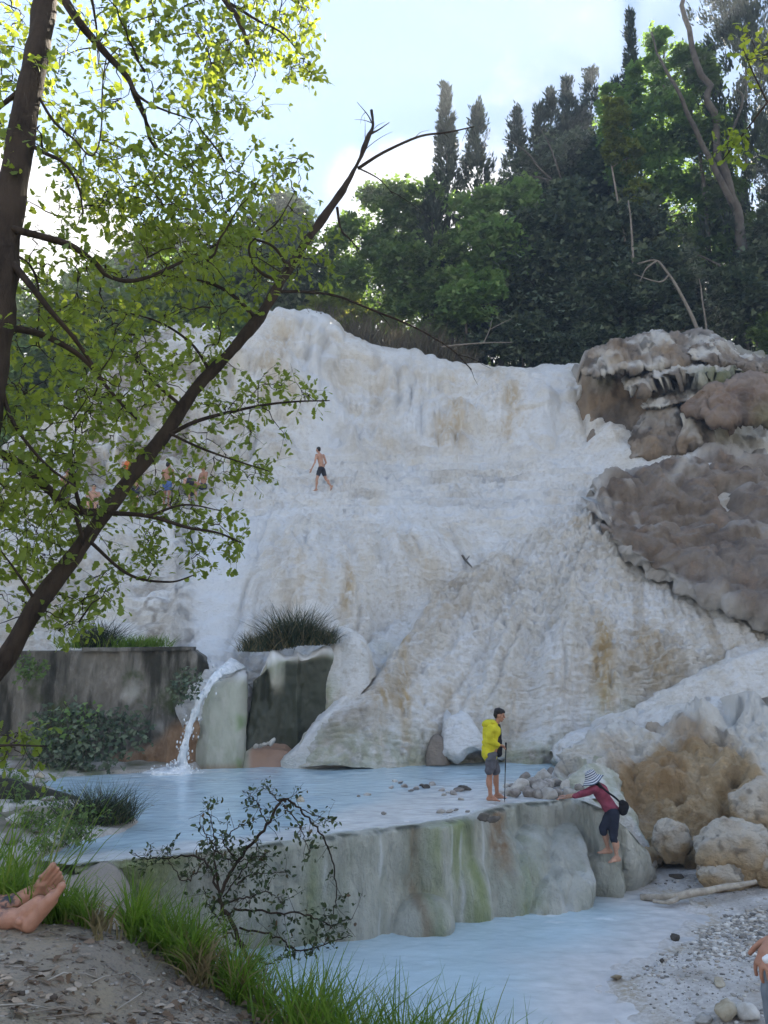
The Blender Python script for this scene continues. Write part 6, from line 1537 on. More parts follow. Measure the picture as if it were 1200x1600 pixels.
def bramble():
    r = np.random.default_rng(91); b0 = P(385, 1505, 3.95)
    t = thing('bramble', b0, 'sprawling thorny bramble with small dark leaves in front of the dam', 'shrub')
    g = Geo(); C, Y = [], []
    D0 = 3.95
    stems = [([(395,1520),(360,1440),(345,1400),(372,1345),(410,1300),(440,1252),(458,1256),(492,1290),(515,1330),(526,1390),(520,1438)], 3.4, .6, 1.0),
             ([(350,1430),(335,1350),(338,1320),(330,1285),(322,1252)], 2, .5, 1.2), ([(345,1400),(320,1345),(285,1338),(240,1342),(205,1335)], 2, .5, 1.8), ([(338,1330),(320,1300),(310,1285)], 1.2, .4, 1.2),
             ([(372,1345),(350,1315),(375,1290),(400,1285)], 1.2, .4, 1.2), ([(365,1420),(420,1425),(480,1430),(520,1445),(552,1432)], 1.8, .5, 1.6), ([(370,1380),(400,1365),(450,1362)], 1.3, .4, 1.4), ([(375,1450),(430,1462),(470,1485),(520,1470),(550,1462)], 1.6, .5, 1.5),
             ([(420,1290),(405,1262),(395,1245),(378,1235)], 1.1, .4, 1.2), ([(440,1255),(425,1240),(408,1228)], 1.1, .4, .8), ([(445,1258),(465,1285),(480,1320),(485,1340)], 1.1, .3, 1.2), ([(470,1265),(495,1275),(515,1283)], .9, .3, 1.4), ([(320,1345),(290,1375),(265,1345),(262,1318)], 1.1, .3, 1.0),
             ([(395,1500),(420,1505),(460,1490)], 1.8, .5, 1.4), ([(355,1410),(390,1400),(420,1395),(445,1415)], 1.4, .4, 1.6), ([(385,1480),(350,1450),(330,1420),(318,1390)], 1.6, .5, 1.6), ([(350,1400),(400,1330),(395,1310)], 1.2, .4, 1.4), ([(340,1330),(360,1345),(400,1340),(420,1330)], 1.2, .4, 2.0)]
    for k, (pts, w0, w1, dens) in enumerate(stems):
        dd = r.normal() * .12; q = np.array([P(u, v, D0 + dd * min(1, i / 2) + .03 * r.normal()) for i, (u, v) in enumerate(pts)])
        n = len(pts) * 7; s = spline(q, n) + r.normal(size=(n, 3)) * .004; g.add(*tube(s, np.linspace(w0, w1, n) / FPX * D0, 5))
        L = np.linalg.norm(np.diff(s, axis=0), axis=1).sum()
        for _ in range(int(L * 30 * dens)):
            i = int(r.uniform(n * .15, n - 1)); d = r.normal(size=3); d /= np.linalg.norm(d); l = r.uniform(.02, .13)
            e = s[i] + d * l; g.add(*tube(np.array([s[i], (s[i] + e) / 2 + r.normal(size=3) * .006, e]), [.0014, .0011, .0007], 3, False))
            m = r.integers(2, 6); C.append(e + r.normal(size=(m, 3)) * .010 - d * r.random((m, 1)) * l * .6); Y.append(d * .6 + r.normal(size=(m, 3)) * .6)
    keep(g.obj('stem', BARK), t)['kind'] = 'stuff'
    c, y = np.concatenate(C), np.concatenate(Y)
    V, Fc = leaves(c, y, (0, -.3, 1), r.uniform(.014, .036, len(c)), 'oval', .5, r)
    keep(mk('foliage', V, [Fc], leaf_mat('leaf_bramble', [(0, (.018, .028, .014)), (.6, (.035, .055, .022)), (.9, (.06, .09, .03)), (1, (.10, .05, .03))], .2, (.10, .15, .03), .45), smooth=False), t)['kind'] = 'stuff'
bramble()
# weeds among the stones of the left shore
def weeds(label, spots, seed, name='weed_clump'):
    r = np.random.default_rng(seed); q = np.array([Pz(u, v, .1) for u, v in spots]); t = thing(name, q.mean(0), label, 'weeds')
    g = Geo(); C, Y = [], []
    for b in q:
        for _ in range(9):
            e = b + np.array([r.normal() * .22, r.normal() * .2, r.uniform(.12, .42)]); p_, rr = limb(b + r.normal(size=3) * np.array([.06, .06, 0]), e, .006, .002, .2, 6, int(r.integers(99))); g.add(*tube(p_, rr, 4))
            m = 16; f = r.integers(1, 6, m); C.append(p_[f] + r.normal(size=(m, 3)) * .05); Y.append(r.normal(size=(m, 3)) + np.array([0, 0, .3]))
    keep(g.obj('stem', BARK_G), t)['kind'] = 'stuff'; c = np.concatenate(C); V, Fc = leaves(c, np.concatenate(Y), (0, -.3, 1), r.uniform(.035, .09, len(c)), 'oval', .5, r)
    keep(mk('foliage', V, [Fc], LF['mid'], smooth=False), t)['kind'] = 'stuff'
weeds('green weeds among the pale stones on the left shore', [(95,1280),(70,1300),(100,1310),(45,1300)], 101)
weeds('brownish weeds hanging over the low concrete kerb', [(20,1235),(40,1250),(5,1225),(28,1262)], 102)
weeds('leafy weeds in front of the rush clump on the left shore', [(128,1315),(108,1325),(65,1335)], 103)
# ------------------------------------------------------------------ people
V3 = lambda *a: np.array(a, float)
unit = lambda a: np.asarray(a, float) / (np.linalg.norm(a) + 1e-12)
def cone(p0, r0, p1, r1): return ('c', np.asarray(p0, float), r0, np.asarray(p1, float), r1)
def ell(c, rad, x=(1, 0, 0), z=(0, 0, 1)):
    z = unit(z); x = unit(np.asarray(x, float) - z * (np.asarray(x, float) @ z)); y = np.cross(z, x)
    return ('e', np.asarray(c, float), np.asarray(rad, float), np.stack([x, y, z]))
def fuse(name, parts, mat, parent, voxel=.011, smooth=4, shape=None, attrs=None):
    """One continuous skin grown over overlapping rounded shapes."""
    g = Geo(); Vi, Fi = ico(3)
    for q in parts:
        if q[0] == 'c':
            _, a, ra, b, rb = q
            n = 5; t = np.linspace(0, 1, n)[:, None]; g.add(*tube(a + (b - a) * t, ra + (rb - ra) * t[:, 0], 16)); g.add(Vi * ra + a, Fi); g.add(Vi * rb + b, Fi)
        else: g.add((Vi * q[2]) @ q[3] + q[1], Fi)
    o = g.obj(name, None)
    m = o.modifiers.new('r', 'REMESH'); m.mode = 'VOXEL'; m.voxel_size = voxel; m.adaptivity = 0
    if smooth: s = o.modifiers.new('s', 'SMOOTH'); s.iterations = smooth; s.factor = .5
    dg = bpy.context.evaluated_depsgraph_get(); me = bpy.data.meshes.new_from_object(o.evaluated_get(dg), depsgraph=dg)
    old = o.data; bpy.data.objects.remove(o); bpy.data.meshes.remove(old)
    n = len(me.vertices); V = np.empty(n * 3, np.float32); me.vertices.foreach_get('co', V); V = V.reshape(-1, 3).astype(float)
    if shape is not None: V = shape(V); me.vertices.foreach_set('co', V.astype(np.float32).ravel())
    for k, f_ in (attrs or {}).items():
        at = me.attributes.new(k, 'FLOAT', 'POINT'); at.data.foreach_set('value', f_(V).astype(np.float32))
    me.polygons.foreach_set('use_smooth', np.ones(len(me.polygons), bool)); me.materials.clear(); me.materials.append(mat); me.update()
    o = bpy.data.objects.new(name, me); link(o); return keep(o, parent)

def skin_mat(name, c, ink=False):
    m = M(name, .5, .35); n = m.noise(9, 4); n2 = m.noise(60, 4)
    b = m.mix(m.rng(n, .3, .7), tuple(x * .85 for x in c), tuple(min(1, x * 1.12) for x in c)); b = m.mix(m.math('MULTIPLY', m.rng(n2, .4, .7), .25), b, (c[0] * .8, c[1] * .55, c[2] * .5))
    if ink: b = m.mix(m.math('MULTIPLY', m.attr('ink'), m.rng(m.noise(38, 4, .6), .42, .58)), b, (.05, .06, .075))
    m.color(b); m.b.inputs['Subsurface Weight'].default_value = .08; m.b.inputs['Subsurface Radius'].default_value = (.02, .008, .004); m.bump(m.noise(90, 3), .15, .002)
    return m.m
def cloth_mat(name, c, var=.18, sc=8):
    m = M(name, .85, .2); n = m.noise(sc, 5, .6); m.color(m.mix(m.rng(n, .3, .7), tuple(x * (1 - var) for x in c), tuple(min(1, x * (1 + var)) for x in c))); m.bump(n, .5, .03); m.bump(m.noise(220, 2), .3, .001)
    return m.m
SKIN, SKIN_T, SKIN_R = skin_mat('skin', (.46, .27, .19)), skin_mat('skin_tan', (.38, .20, .13)), skin_mat('skin_near', (.42, .22, .15), True)
HAIR = plain('hair_black', (.014, .011, .010), .45, .3, 60, .5); EYE, LIP = plain('eye_dark', (.02, .015, .012), .2), plain('lip', (.30, .11, .09), .5)

def head_parts(c, f, up=(0, 0, 1), s=1.0):
    f, up = unit(f), unit(up); f = unit(f - up * (f @ up)); x = np.cross(f, up)
    L = [ell(c + up * .025 * s - f * .008 * s, V3(.074, .094, .092) * s, x, up), ell(c - up * .055 * s + f * .022 * s, V3(.054, .066, .058) * s, x, up), ell(c - up * .098 * s + f * .062 * s, V3(.024, .020, .018) * s, x, up),
         cone(c + f * .088 * s + up * .012 * s, .010 * s, c + f * .108 * s - up * .024 * s, .0145 * s), ell(c + f * .080 * s + up * .028 * s, V3(.050, .016, .012) * s, x, up), ell(c + f * .080 * s - up * .058 * s, V3(.026, .016, .012) * s, x, up)]
    for k in (-1, 1): L += [ell(c + x * k * .074 * s - f * .008 * s - up * .008 * s, V3(.010, .020, .032) * s, x, up), ell(c + x * k * .045 * s + f * .058 * s - up * .028 * s, V3(.026, .026, .022) * s, x, up)]
    return L
def face_bits(c, f, parent, up=(0, 0, 1), s=1.0):
    f, up = unit(f), unit(up); f = unit(f - up * (f @ up)); x = np.cross(f, up); V0, F0 = ico(2)
    for k in (-1, 1):
        o = Geo().add(V0 * .0105 * s + c + x * k * .032 * s + f * .079 * s + up * .006 * s, F0).obj('eye', EYE); keep(o, parent)
    keep(Geo().add((V0 * V3(.020, .006, .006) * s) @ np.stack([x, f, up]) + c + f * .092 * s - up * .058 * s, F0).obj('mouth', LIP), parent)
def hand_parts(w, d, n, side=1, curl=.5, s=1.0, spread=.12, thumb_curl=.5):
    """Palm, four unequal bent fingers and a thumb. d: wrist to knuckles, n: the way the fingers close."""
    d = unit(d); n = unit(n - d * (np.asarray(n, float) @ d)); x = np.cross(d, n) * side; L = []
    offs, lens = (-.031, -.010, .011, .030), (.92, 1.06, 1.0, .78)
    for o_ in offs: L.append(cone(w + x * o_ * .62 * s + d * .012 * s, .017 * s, w + x * o_ * s + d * .082 * s, .0135 * s))
    L.append(ell(w + d * .045 * s + n * .006 * s, V3(.036, .040, .014) * s, x, n))
    for k, (o_, l) in enumerate(zip(offs, lens)):
        p = w + x * o_ * s + d * .084 * s; a = curl * .55 * (1 + .06 * k); dd = unit(d + x * o_ / .03 * spread); r = .0095 * s
        for j, sl in enumerate((.044, .027, .021)):
            e = unit(dd * math.cos(a) + n * math.sin(a)); q = p + e * sl * l * s; L.append(cone(p, r, q, r * .92)); p = q; r *= .93; a += curl * (.75 - .15 * j)
    p = w + d * .022 * s - x * .030 * s; e = unit(d * .62 - x * .72 + n * .25 * thumb_curl)
    for j, sl in enumerate((.038, .034, .027)):
        q = p + e * sl * s; L.append(cone(p, (.0145, .0115, .0105)[j] * s, q, (.0115, .0105, .009)[j] * s)); p = q; e = unit(e + d * .35 + n * .45 * thumb_curl)
    return L
def foot_parts(ankle, f, up=(0, 0, 1), s=1.0, side=1, h=.075):
    """Heel, instep, ball and five toes; the sole lies h below the ankle. side=+1: big toe on the left of f."""
    f, up = unit(f), unit(up); x = np.cross(f, up) * side; a = np.asarray(ankle, float); b = a - up * (h - .024) * s
    L = [cone(a, .034 * s, b - f * .045 * s + up * .008 * s, .031 * s), cone(b - f * .045 * s, .028 * s, b + f * .06 * s + up * .002 * s, .026 * s), cone(a + f * .02 * s, .032 * s, b + f * .115 * s, .023 * s),
         cone(b + f * .06 * s - x * .02 * s, .024 * s, b + f * .125 * s - x * .024 * s, .021 * s), cone(b + f * .05 * s + x * .022 * s, .022 * s, b + f * .105 * s + x * .030 * s, .019 * s)]
    for k, (o_, l, r) in enumerate([(-.034, .182, .0135), (-.014, .180, .0105), (.003, .170, .0100), (.019, .158, .0095), (.034, .143, .0090)]):
        L.append(cone(b + f * (l - .060) * s + x * o_ * s - up * .004 * s, r * 1.15 * s, b + f * l * s + x * o_ * s * 1.06 - up * .010 * s, r * s))
    return L
def hit_D(o, u, v, default):
    """Distance at which the pixel's line of sight meets object o, so that feet stand on it."""
    bpy.context.view_layer.update(); a, b = P(u, v, 2.0), P(u, v, 60.0)
    ok, loc, _n, _i = o.ray_cast(Vector(a), Vector(unit(b - a)))
    return loc.y if ok else default
def folds(k, amp=.010, sc=(9, 9, 16)): return lambda V: V + amp * np.stack([noise(V, sc, k), noise(V, sc, k + 1), 0 * V[:, 0]], -1)

# ---- man in the yellow jacket, standing in the shallow water by the rim
def yellow_man():
    D = 14.55; J = lambda u, v, dd=0.0: P(u, v, D + dd)
    feet = J(768, 1250)
    t = thing('person', V3(feet[0], feet[1], 0), 'person in a yellow hooded jacket and grey shorts standing barefoot at the pool rim', 'person')
    hd = J(780.5, 1117.5); f = unit(V3(.92, -.22, -.34)); up = unit(V3(.25, 0, 1))
    nk, ch, wa, hp = J(775.5, 1131), J(770, 1142), J(768, 1163), J(767, 1179)
    shN, shF = J(766.5, 1138, -.13), J(774, 1138, .15); elN, elF = J(763, 1157, -.20), J(776, 1156, .17); wrN, wrF = J(781, 1164.5, -.12), J(784, 1167, .10)
    knN, knF = J(765, 1211, -.09), J(775, 1210, .09); anN, anF = J(766, 1243.5, -.09), J(776.5, 1240.5, .09)
    body = head_parts(hd, f, up, .98) + [cone(nk, .050, hd - up * .05, .046), ell(ch, V3(.13, .17, .17), (1, 0, 0)), cone(ch, .13, hp, .125), cone(shN, .05, elN, .04), cone(shF, .05, elF, .04), cone(elN, .037, wrN, .026), cone(elF, .037, wrF, .026),
            cone(hp + V3(0, -.08, 0), .085, knN, .056), cone(hp + V3(0, .08, 0), .085, knF, .056), ell(J(763.5, 1222, -.09), V3(.050, .052, .12)), ell(J(774.5, 1220, .09), V3(.050, .052, .12)), cone(knN, .052, anN, .034), cone(knF, .052, anF, .034)]
    body += foot_parts(anN, V3(.93, -.3, 0), side=-1, h=.085) + foot_parts(anF, V3(.97, .1, 0), side=1, h=.085)
    body += hand_parts(wrN, unit(J(789, 1164) - wrN), V3(0, .3, -1), side=-1, curl=.75) + hand_parts(wrF, unit(J(789, 1166) - wrF), V3(.2, -1, -.4), side=1, curl=.75)
    fuse('body', body, SKIN_T, t, .0095, 3); face_bits(hd, f, t, up, .98)
    fuse('hair', [ell(hd + up * .048 - f * .022, V3(.083, .096, .082), np.cross(f, up), up), ell(hd + up * .0 - f * .058, V3(.074, .058, .075), np.cross(f, up), up), ell(hd + up * .082 + f * .035, V3(.062, .058, .040), np.cross(f, up), up)], HAIR, t, .009, 2, lambda V: V + .012 * noise(V, 38, 5)[:, None] * unit(V3(.3, .3, 1)))
    yel = cloth_mat('yellow_cloth', (.56, .50, .03), .15, 7)
    jk = [ell(ch + V3(-.01, 0, .0), V3(.155, .195, .17)), cone(ch + V3(-.02, 0, 0), .155, J(766.5, 1170), .155), cone(J(766.5, 1165), .15, J(765.5, 1177), .158), cone(shN, .075, elN, .063), cone(shF, .075, elF, .063), cone(elN, .062, J(778.5, 1163.5, -.14), .043), cone(elF, .060, J(782, 1165, .11), .043)]
    fuse('jacket', jk, yel, t, .012, 3, folds(11, .030, (7, 7, 11)))
    fuse('hood', [ell(J(762.5, 1131.5), V3(.115, .15, .085), (1, 0, .3)), ell(J(768.5, 1129), V3(.085, .14, .06), (1, 0, .4))], yel, t, .011, 3, folds(15, .012))
    fuse('shirt', [cone(J(776, 1137), .085, J(778, 1176), .085)], cloth_mat('black_shirt', (.02, .02, .025)), t, .012, 2, folds(19))
    fuse('shorts', [ell(hp, V3(.135, .165, .11)), cone(hp + V3(0, -.08, -.02), .108, J(765, 1204, -.09), .088), cone(hp + V3(0, .08, -.02), .108, J(774.5, 1204, .09), .088)], cloth_mat('grey_shorts', (.10, .10, .115)), t, .012, 3, folds(23, .022))
    a, b = J(790.6, 1160, -.02), J(788.2, 1253.5, -.02); b[2] = max(b[2], .0)
    p = thing('trekking_pole', b, 'black trekking pole held upright by the person in yellow', 'trekking pole'); dk = plain('pole_black', (.02, .022, .028), .4); L = b - a
    keep(Geo().add(*tube([a + L * .13, a + L * .5, a + L * .5001, b - L * .03], [.0105, .0105, .0085, .0085], 10)).obj('shaft', dk), p)
    keep(Geo().add(*tube([a, a + L * .012, a + L * .05, a + L * .125, a + L * .132], [.012, .021, .017, .018, .012], 12)).obj('grip', plain('pole_grip', (.03, .03, .03), .8)), p)
    keep(Geo().add(*tube([b - L * .04, b], [.010, .004], 8)).obj('tip', plain('pole_tip', (.25, .25, .26), .35)), p); keep(Geo().add(*tube([b - L * .07, b - L * .062], [.028, .030], 14)).obj('basket', dk), p)
yellow_man()

# ---- woman in the sun hat climbing over the dam
def hat_woman():
    D = min(hit_D(dam, 963, 1346, 14.2), hit_D(dam, 950, 1332, 14.2), hit_D(dam, 948, 1300, 14.2) + .10, hit_D(dam, 936, 1296, 14.2) + .05) - .05; dF = min(.12, hit_D(dam, 946, 1331, D) - D - .03); dK = min(.02, dF, hit_D(dam, 941, 1296, D) - D - .07); J = lambda u, v, dd=0.0: P(u, v, D + dd)
    t = thing('person', J(962, 1348), 'person in a maroon top, dark capri leggings and striped sun hat climbing onto the dam', 'person')
    hd = J(925, 1217.5); f = unit(V3(-.85, .25, -.45)); up = unit(V3(-.35, 0, 1))
    nk, ch, wa, hp = J(932.5, 1225), J(938, 1236), J(948, 1254), J(956, 1270)
    shN, shF = J(930.5, 1233, -.14), J(929, 1231, .16); elN, elF = J(906, 1242, .05), J(908, 1241, .34); wrN, wrF = Pz(884, 1246.5, .05), Pz(888, 1245, .05) + V3(0, .12, 0)
    knN, knF = J(958.5, 1309, -.12), J(941.5, 1296, dK); anN, anF = J(964, 1338.5, -.08), J(950.5, 1326, dF)
    body = head_parts(hd, f, up, .94) + [cone(nk, .046, hd - up * .04, .042), ell(ch, V3(.11, .15, .13), (1, 0, -.7)), cone(ch, .105, wa, .095), cone(wa, .095, hp, .12), cone(shN, .045, elN, .036), cone(shF, .045, elF, .036), cone(elN, .034, wrN, .023), cone(elF, .034, wrF, .023),
            cone(hp + V3(0, -.08, 0), .09, knN, .057), cone(hp + V3(-.02, dK + .03, 0), .09, knF, .057), cone(knN, .050, anN, .031), cone(knF, .050, anF, .031), ell(J(963, 1320, -.09), V3(.052, .052, .10)), ell(J(947, 1308, min(.03, dF)), V3(.052, .052, .10))]
    body += foot_parts(anN, V3(-.93, -.25, -.05), side=1, h=.08) + foot_parts(anF, V3(-.95, .1, -.05), side=-1, h=.08)
    body += hand_parts(wrN, V3(-1, 0, -.05), V3(0, 0, -1), side=1, curl=.28) + hand_parts(wrF, V3(-1, .1, -.05), V3(0, 0, -1), side=-1, curl=.28)
    fuse('body', body, SKIN, t, .0095, 3); face_bits(hd, f, t, up, .94)
    fuse('hair', [ell(hd + up * .02 - f * .03, V3(.080, .092, .095), np.cross(f, up), up), cone(J(931, 1221, -.06), .05, J(938.5, 1229, -.11), .034), cone(J(938.5, 1229, -.11), .034, J(943, 1233.5, -.13), .015)], HAIR, t, .009, 2, lambda V: V + .008 * noise(V, (40, 40, 14), 7)[:, None] * V3(1, 1, 0))
    red = cloth_mat('maroon_cloth', (.24, .055, .085), .15, 8)
    fuse('top', [ell(ch, V3(.125, .165, .145), (1, 0, -.7)), cone(ch, .125, wa, .112), cone(wa, .112, J(955.5, 1266), .130), cone(shN, .066, elN, .053), cone(shF, .066, elF, .053), cone(elN, .052, J(899, 1243.8, -.16), .046), cone(elF, .052, J(901, 1243, .16), .046)], red, t, .011, 3, folds(31, .022, (9, 9, 14)))
    fuse('leggings', [ell(hp, V3(.132, .165, .12)), cone(hp + V3(0, -.08, 0), .105, knN, .067), cone(hp + V3(-.02, dK + .03, 0), .105, knF, .067), cone(knN, .067, J(960, 1314, -.095), .064), cone(knF, .067, J(943, 1300, dK), .064)], cloth_mat('navy_leggings', (.022, .026, .042)), t, .011, 3, folds(35, .008))
    # bucket hat: crown and a drooping brim with stripes
    m = M('striped_hat', .85, .2); m.color(m.mix(m.rng(m.attr('stripe'), .4, .6), (.55, .57, .60), (.07, .09, .14)))
    c0 = hd + up * .045; x = np.cross(f, up); na = 60; prof = [(.0, .105), (.045, .102), (.078, .085), (.092, .045), (.100, .005), (.125, -.02), (.165, -.052), (.195, -.078)]
    a = np.linspace(0, 2 * np.pi, na + 1)
    G = np.stack([c0 + up * h + r * (np.cos(a)[:, None] * x + 1.08 * np.sin(a)[:, None] * f) + (up * .018)[None] * (np.sin(a * 3 + 1)[:, None] * max(0, r - .1) / .1) for r, h in prof])
    G2 = np.concatenate([G, (G - up * .008)[::-1]], 0); st = np.repeat((np.sin(np.arange(len(prof)) * 2.9) > 0).astype(float)[:, None], na + 1, 1)
    st = (np.sin(np.r_[np.cumsum([0] + [math.hypot(p1[0] - p0[0], p1[1] - p0[1]) for p0, p1 in zip(prof, prof[1:])])] * 150)[:, None] * .5 + .5) + 0 * a[None]
    # finer rings so that the stripes read
    rr = np.interp(np.linspace(0, 7, 64), range(8), [p[0] for p in prof]); hh = np.interp(np.linspace(0, 7, 64), range(8), [p[1] for p in prof])
    G = np.stack([c0 + up * h + r * (np.cos(a)[:, None] * x + 1.08 * np.sin(a)[:, None] * f) + (up * .022)[None] * (np.sin(a * 3 + 1)[:, None] * max(0, r - .1) / .1) for r, h in zip(rr, hh)])
    st = (np.arange(64) // 4 % 2)[:, None] + 0 * a[None]; G2 = np.concatenate([G, (G - up * .006)[::-1]], 0); st2 = np.concatenate([st, st[::-1]], 0)
    keep(mk('hat', G2, [grid_faces(*G2.shape[:2])], m.m, attrs=dict(stripe=st2)), t)
    b = thing('shoulder_bag', J(975, 1264, -.12), 'small black bag slung behind the hip of the climbing person', 'bag'); bk = cloth_mat('black_bag', (.015, .015, .018), .2, 20)
    fuse('pouch', [ell(J(974.5, 1263, -.10), V3(.085, .06, .125), (1, 0, -.5), (.35, 0, 1)), ell(J(972.5, 1256, -.10), V3(.06, .05, .07))], bk, b, .010, 3, folds(41, .008))
    s = spline(np.array([J(972, 1257, -.17), J(962, 1247, -.20), J(950, 1238, -.19), J(938, 1228, -.17), J(931, 1224, -.08), J(932, 1222, .04)]), 40); sd = V3(.6, -.2, .75)
    G = np.stack([s - sd * .018, s + V3(0, -.006, 0), s + sd * .018, s + V3(0, .010, 0)], 1); G = np.concatenate([G, G[:, :1]], 1); keep(mk('strap', G, [grid_faces(40, 5)], bk), b)
hat_woman()

# ---- bathers: generic bare-chested walkers and standers
def bather(label, J, hd, f, joints, trunks, skin, hair=True, group=None, top=None, voxel=.013, s=1.0):
    """joints: dict of world points."""
    j = joints; t = thing('person', (j['anL'] + j['anR']) / 2 - V3(0, 0, .07), label, 'person', group)
    body = head_parts(hd, f, s=s) + [cone(j['nk'], .055 * s, hd - V3(0, 0, .05), .048 * s), ell(j['ch'], V3(.16, .12, .17) * s, np.cross(unit(f), (0, 0, 1))), cone(j['ch'], .125 * s, j['wa'], .11 * s), cone(j['wa'], .11 * s, j['hp'], .13 * s)]
    for k in 'LR': body += [cone(j['ch'] + (j['sh' + k] - j['ch']) * .6, .075 * s, j['sh' + k], .056 * s), cone(j['sh' + k], .054 * s, j['el' + k], .041 * s), cone(j['el' + k], .040 * s, j['wr' + k], .027 * s), cone(j['hp'] + (j['th' + k] - j['hp']), .09 * s, j['kn' + k], .058 * s), cone(j['kn' + k], .054 * s, j['an' + k], .034 * s),
                           ell(j['kn' + k] * .62 + j['an' + k] * .38 - unit(f) * .015, V3(.056, .056, .11) * s)]
    for k, sd in (('L', 1), ('R', -1)):
        body += hand_parts(j['wr' + k], unit(j['wr' + k] - j['el' + k] + V3(0, 0, -.1)), unit(f) * .5 + V3(0, .3, 0), side=sd, curl=.3, s=s) + foot_parts(j['an' + k], j.get('ft' + k, unit(V3(f[0], f[1], 0))), j.get('fu' + k, V3(0, 0, 1)), s, sd)
    fuse('body', body, skin, t, voxel, 3); face_bits(hd, f, t, s=s)
    if hair: x = np.cross(unit(f), (0, 0, 1)); fuse('hair', [ell(hd + V3(0, 0, .045) - unit(f) * .02, V3(.082, .098, .085) * s, x), ell(hd - unit(f) * .055, V3(.074, .058, .08) * s, x)], HAIR, t, .012, 2)
    if trunks is not None:
        sh = [ell(j['hp'], V3(.165, .145, .12) * s, np.cross(unit(f), (0, 0, 1)))] + [cone(j['th' + k], .108 * s, j['th' + k] * .5 + j['kn' + k] * .5, .088 * s) for k in 'LR']
        fuse('swim_trunks', sh, trunks, t, voxel, 3, folds(51, .008))
    if top is not None: fuse('top', [ell(j['ch'], V3(.175, .135, .18) * s, np.cross(unit(f), (0, 0, 1))), cone(j['ch'], .14 * s, j['wa'], .125 * s)], top, t, voxel, 3, folds(55, .01))
    return t
def walker():
    D = hit_D(hill, 496, 768, 29.5) - .02; J = lambda u, v, dd=0.0: P(u, v, D + dd); f = unit(V3(-.75, .55, 0))
    j = dict(nk=J(498.5, 708), ch=J(499.5, 714), wa=J(502, 726), hp=J(502, 732.5), shL=J(494.5, 711, -.13), shR=J(505.5, 711.5, .13), elL=J(492, 722.5, -.2), elR=J(509.5, 723, .12), wrL=J(486.8, 733, -.15), wrR=J(506.5, 727, .28),
             thL=J(499.5, 735, -.05), thR=J(504.5, 735, .05), knL=J(495, 748.5, -.1), knR=J(509.5, 749, .1), anL=J(494, 764, -.02), anR=J(517.5, 760, .02), ftR=unit(V3(-.45, .2, -.8)), fuR=unit(V3(-.8, .3, .5)), ftL=unit(V3(-.8, .5, -.1)))
    bather('bare-chested person in black swim trunks walking across the white terrace', J, J(497.2, 702.8), f, j, plain('trunks_black', (.018, .02, .028), .7), SKIN, s=.98)
walker()
def stander(label, u, vh, D, H, f, trunks, skin, arms=0.0, sit=False, top=None, hair=True, lean=0.0):
    """Simple standing (or sitting) bather: head top at pixel (u, vh), height H metres."""
    for _ in range(3): D = hit_D(hill, u, vh + H * (.68 if sit else .97) * FPX / D * 1.02, D) - (.45 if sit else .12)
    c = P(u, vh, D); f = unit(V3(*f, 0)); x = np.cross(f, V3(0, 0, 1)); z = lambda h: c - V3(0, 0, 1) * h * H + f * lean * h
    j = dict(nk=z(.15), ch=z(.235), wa=z(.38), hp=z(.47)); hd = z(.068) + f * .02
    for k, s_ in (('L', -1), ('R', 1)):
        j['sh' + k] = z(.19) + x * s_ * .185; j['el' + k] = z(.36) + x * s_ * .23 + f * (.03 + .15 * arms); j['wr' + k] = z(.50 - .25 * arms) + x * s_ * (.22 - .16 * arms) + f * (.08 + .25 * arms)
        j['th' + k] = z(.50) + x * s_ * .085
        if sit: j['kn' + k] = z(.46) + x * s_ * .12 + f * .40; j['an' + k] = z(.68) + x * s_ * .12 + f * .44
        else: j['kn' + k] = z(.72) + x * s_ * .09 + f * .03; j['an' + k] = z(.955) + x * s_ * .09
    return bather(label, None, hd, f, j, trunks, skin, hair, None, top, .016)
navy, blue, orange = plain('trunks_navy', (.03, .035, .07), .7), plain('briefs_blue', (.08, .14, .35), .6), plain('orange_cloth', (.55, .14, .03), .7)
stander('bare-chested bather standing farthest left on the bluish ledge', 106, 733, 30.0, 1.7, (.6, -.8), navy, SKIN_T, .6)
stander('pinkish sunburnt bather sitting left of the slanting trunk', 147, 757, 28.9, 1.65, (.3, -.9), navy, SKIN, .3, sit=True)
stander('bather in dark blue trunks standing just left of the slanting trunk', 214, 730, 29.3, 1.72, (-.4, -.9), navy, SKIN, .2)
stander('bather in blue briefs standing just right of the slanting trunk', 263, 722, 30.3, 1.72, (.2, .9), blue, SKIN_T, .4)
stander('bather in a dark top sitting between the blue briefs and the tanned sitter', 297, 738, 30.4, 1.6, (.5, -.8), navy, SKIN, .3, sit=True, top=plain('top_dark', (.03, .03, .05), .7))
stander('tanned bather sitting at the right end of the group behind the leaves', 319, 727, 30.8, 1.7, (-.6, -.7), navy, SKIN_T, .2, sit=True)
stander('bather in an orange top half hidden by leaves above the slanting trunk', 201, 712, 31.2, 1.6, (.5, -.8), navy, SKIN, .5, sit=True, top=orange)

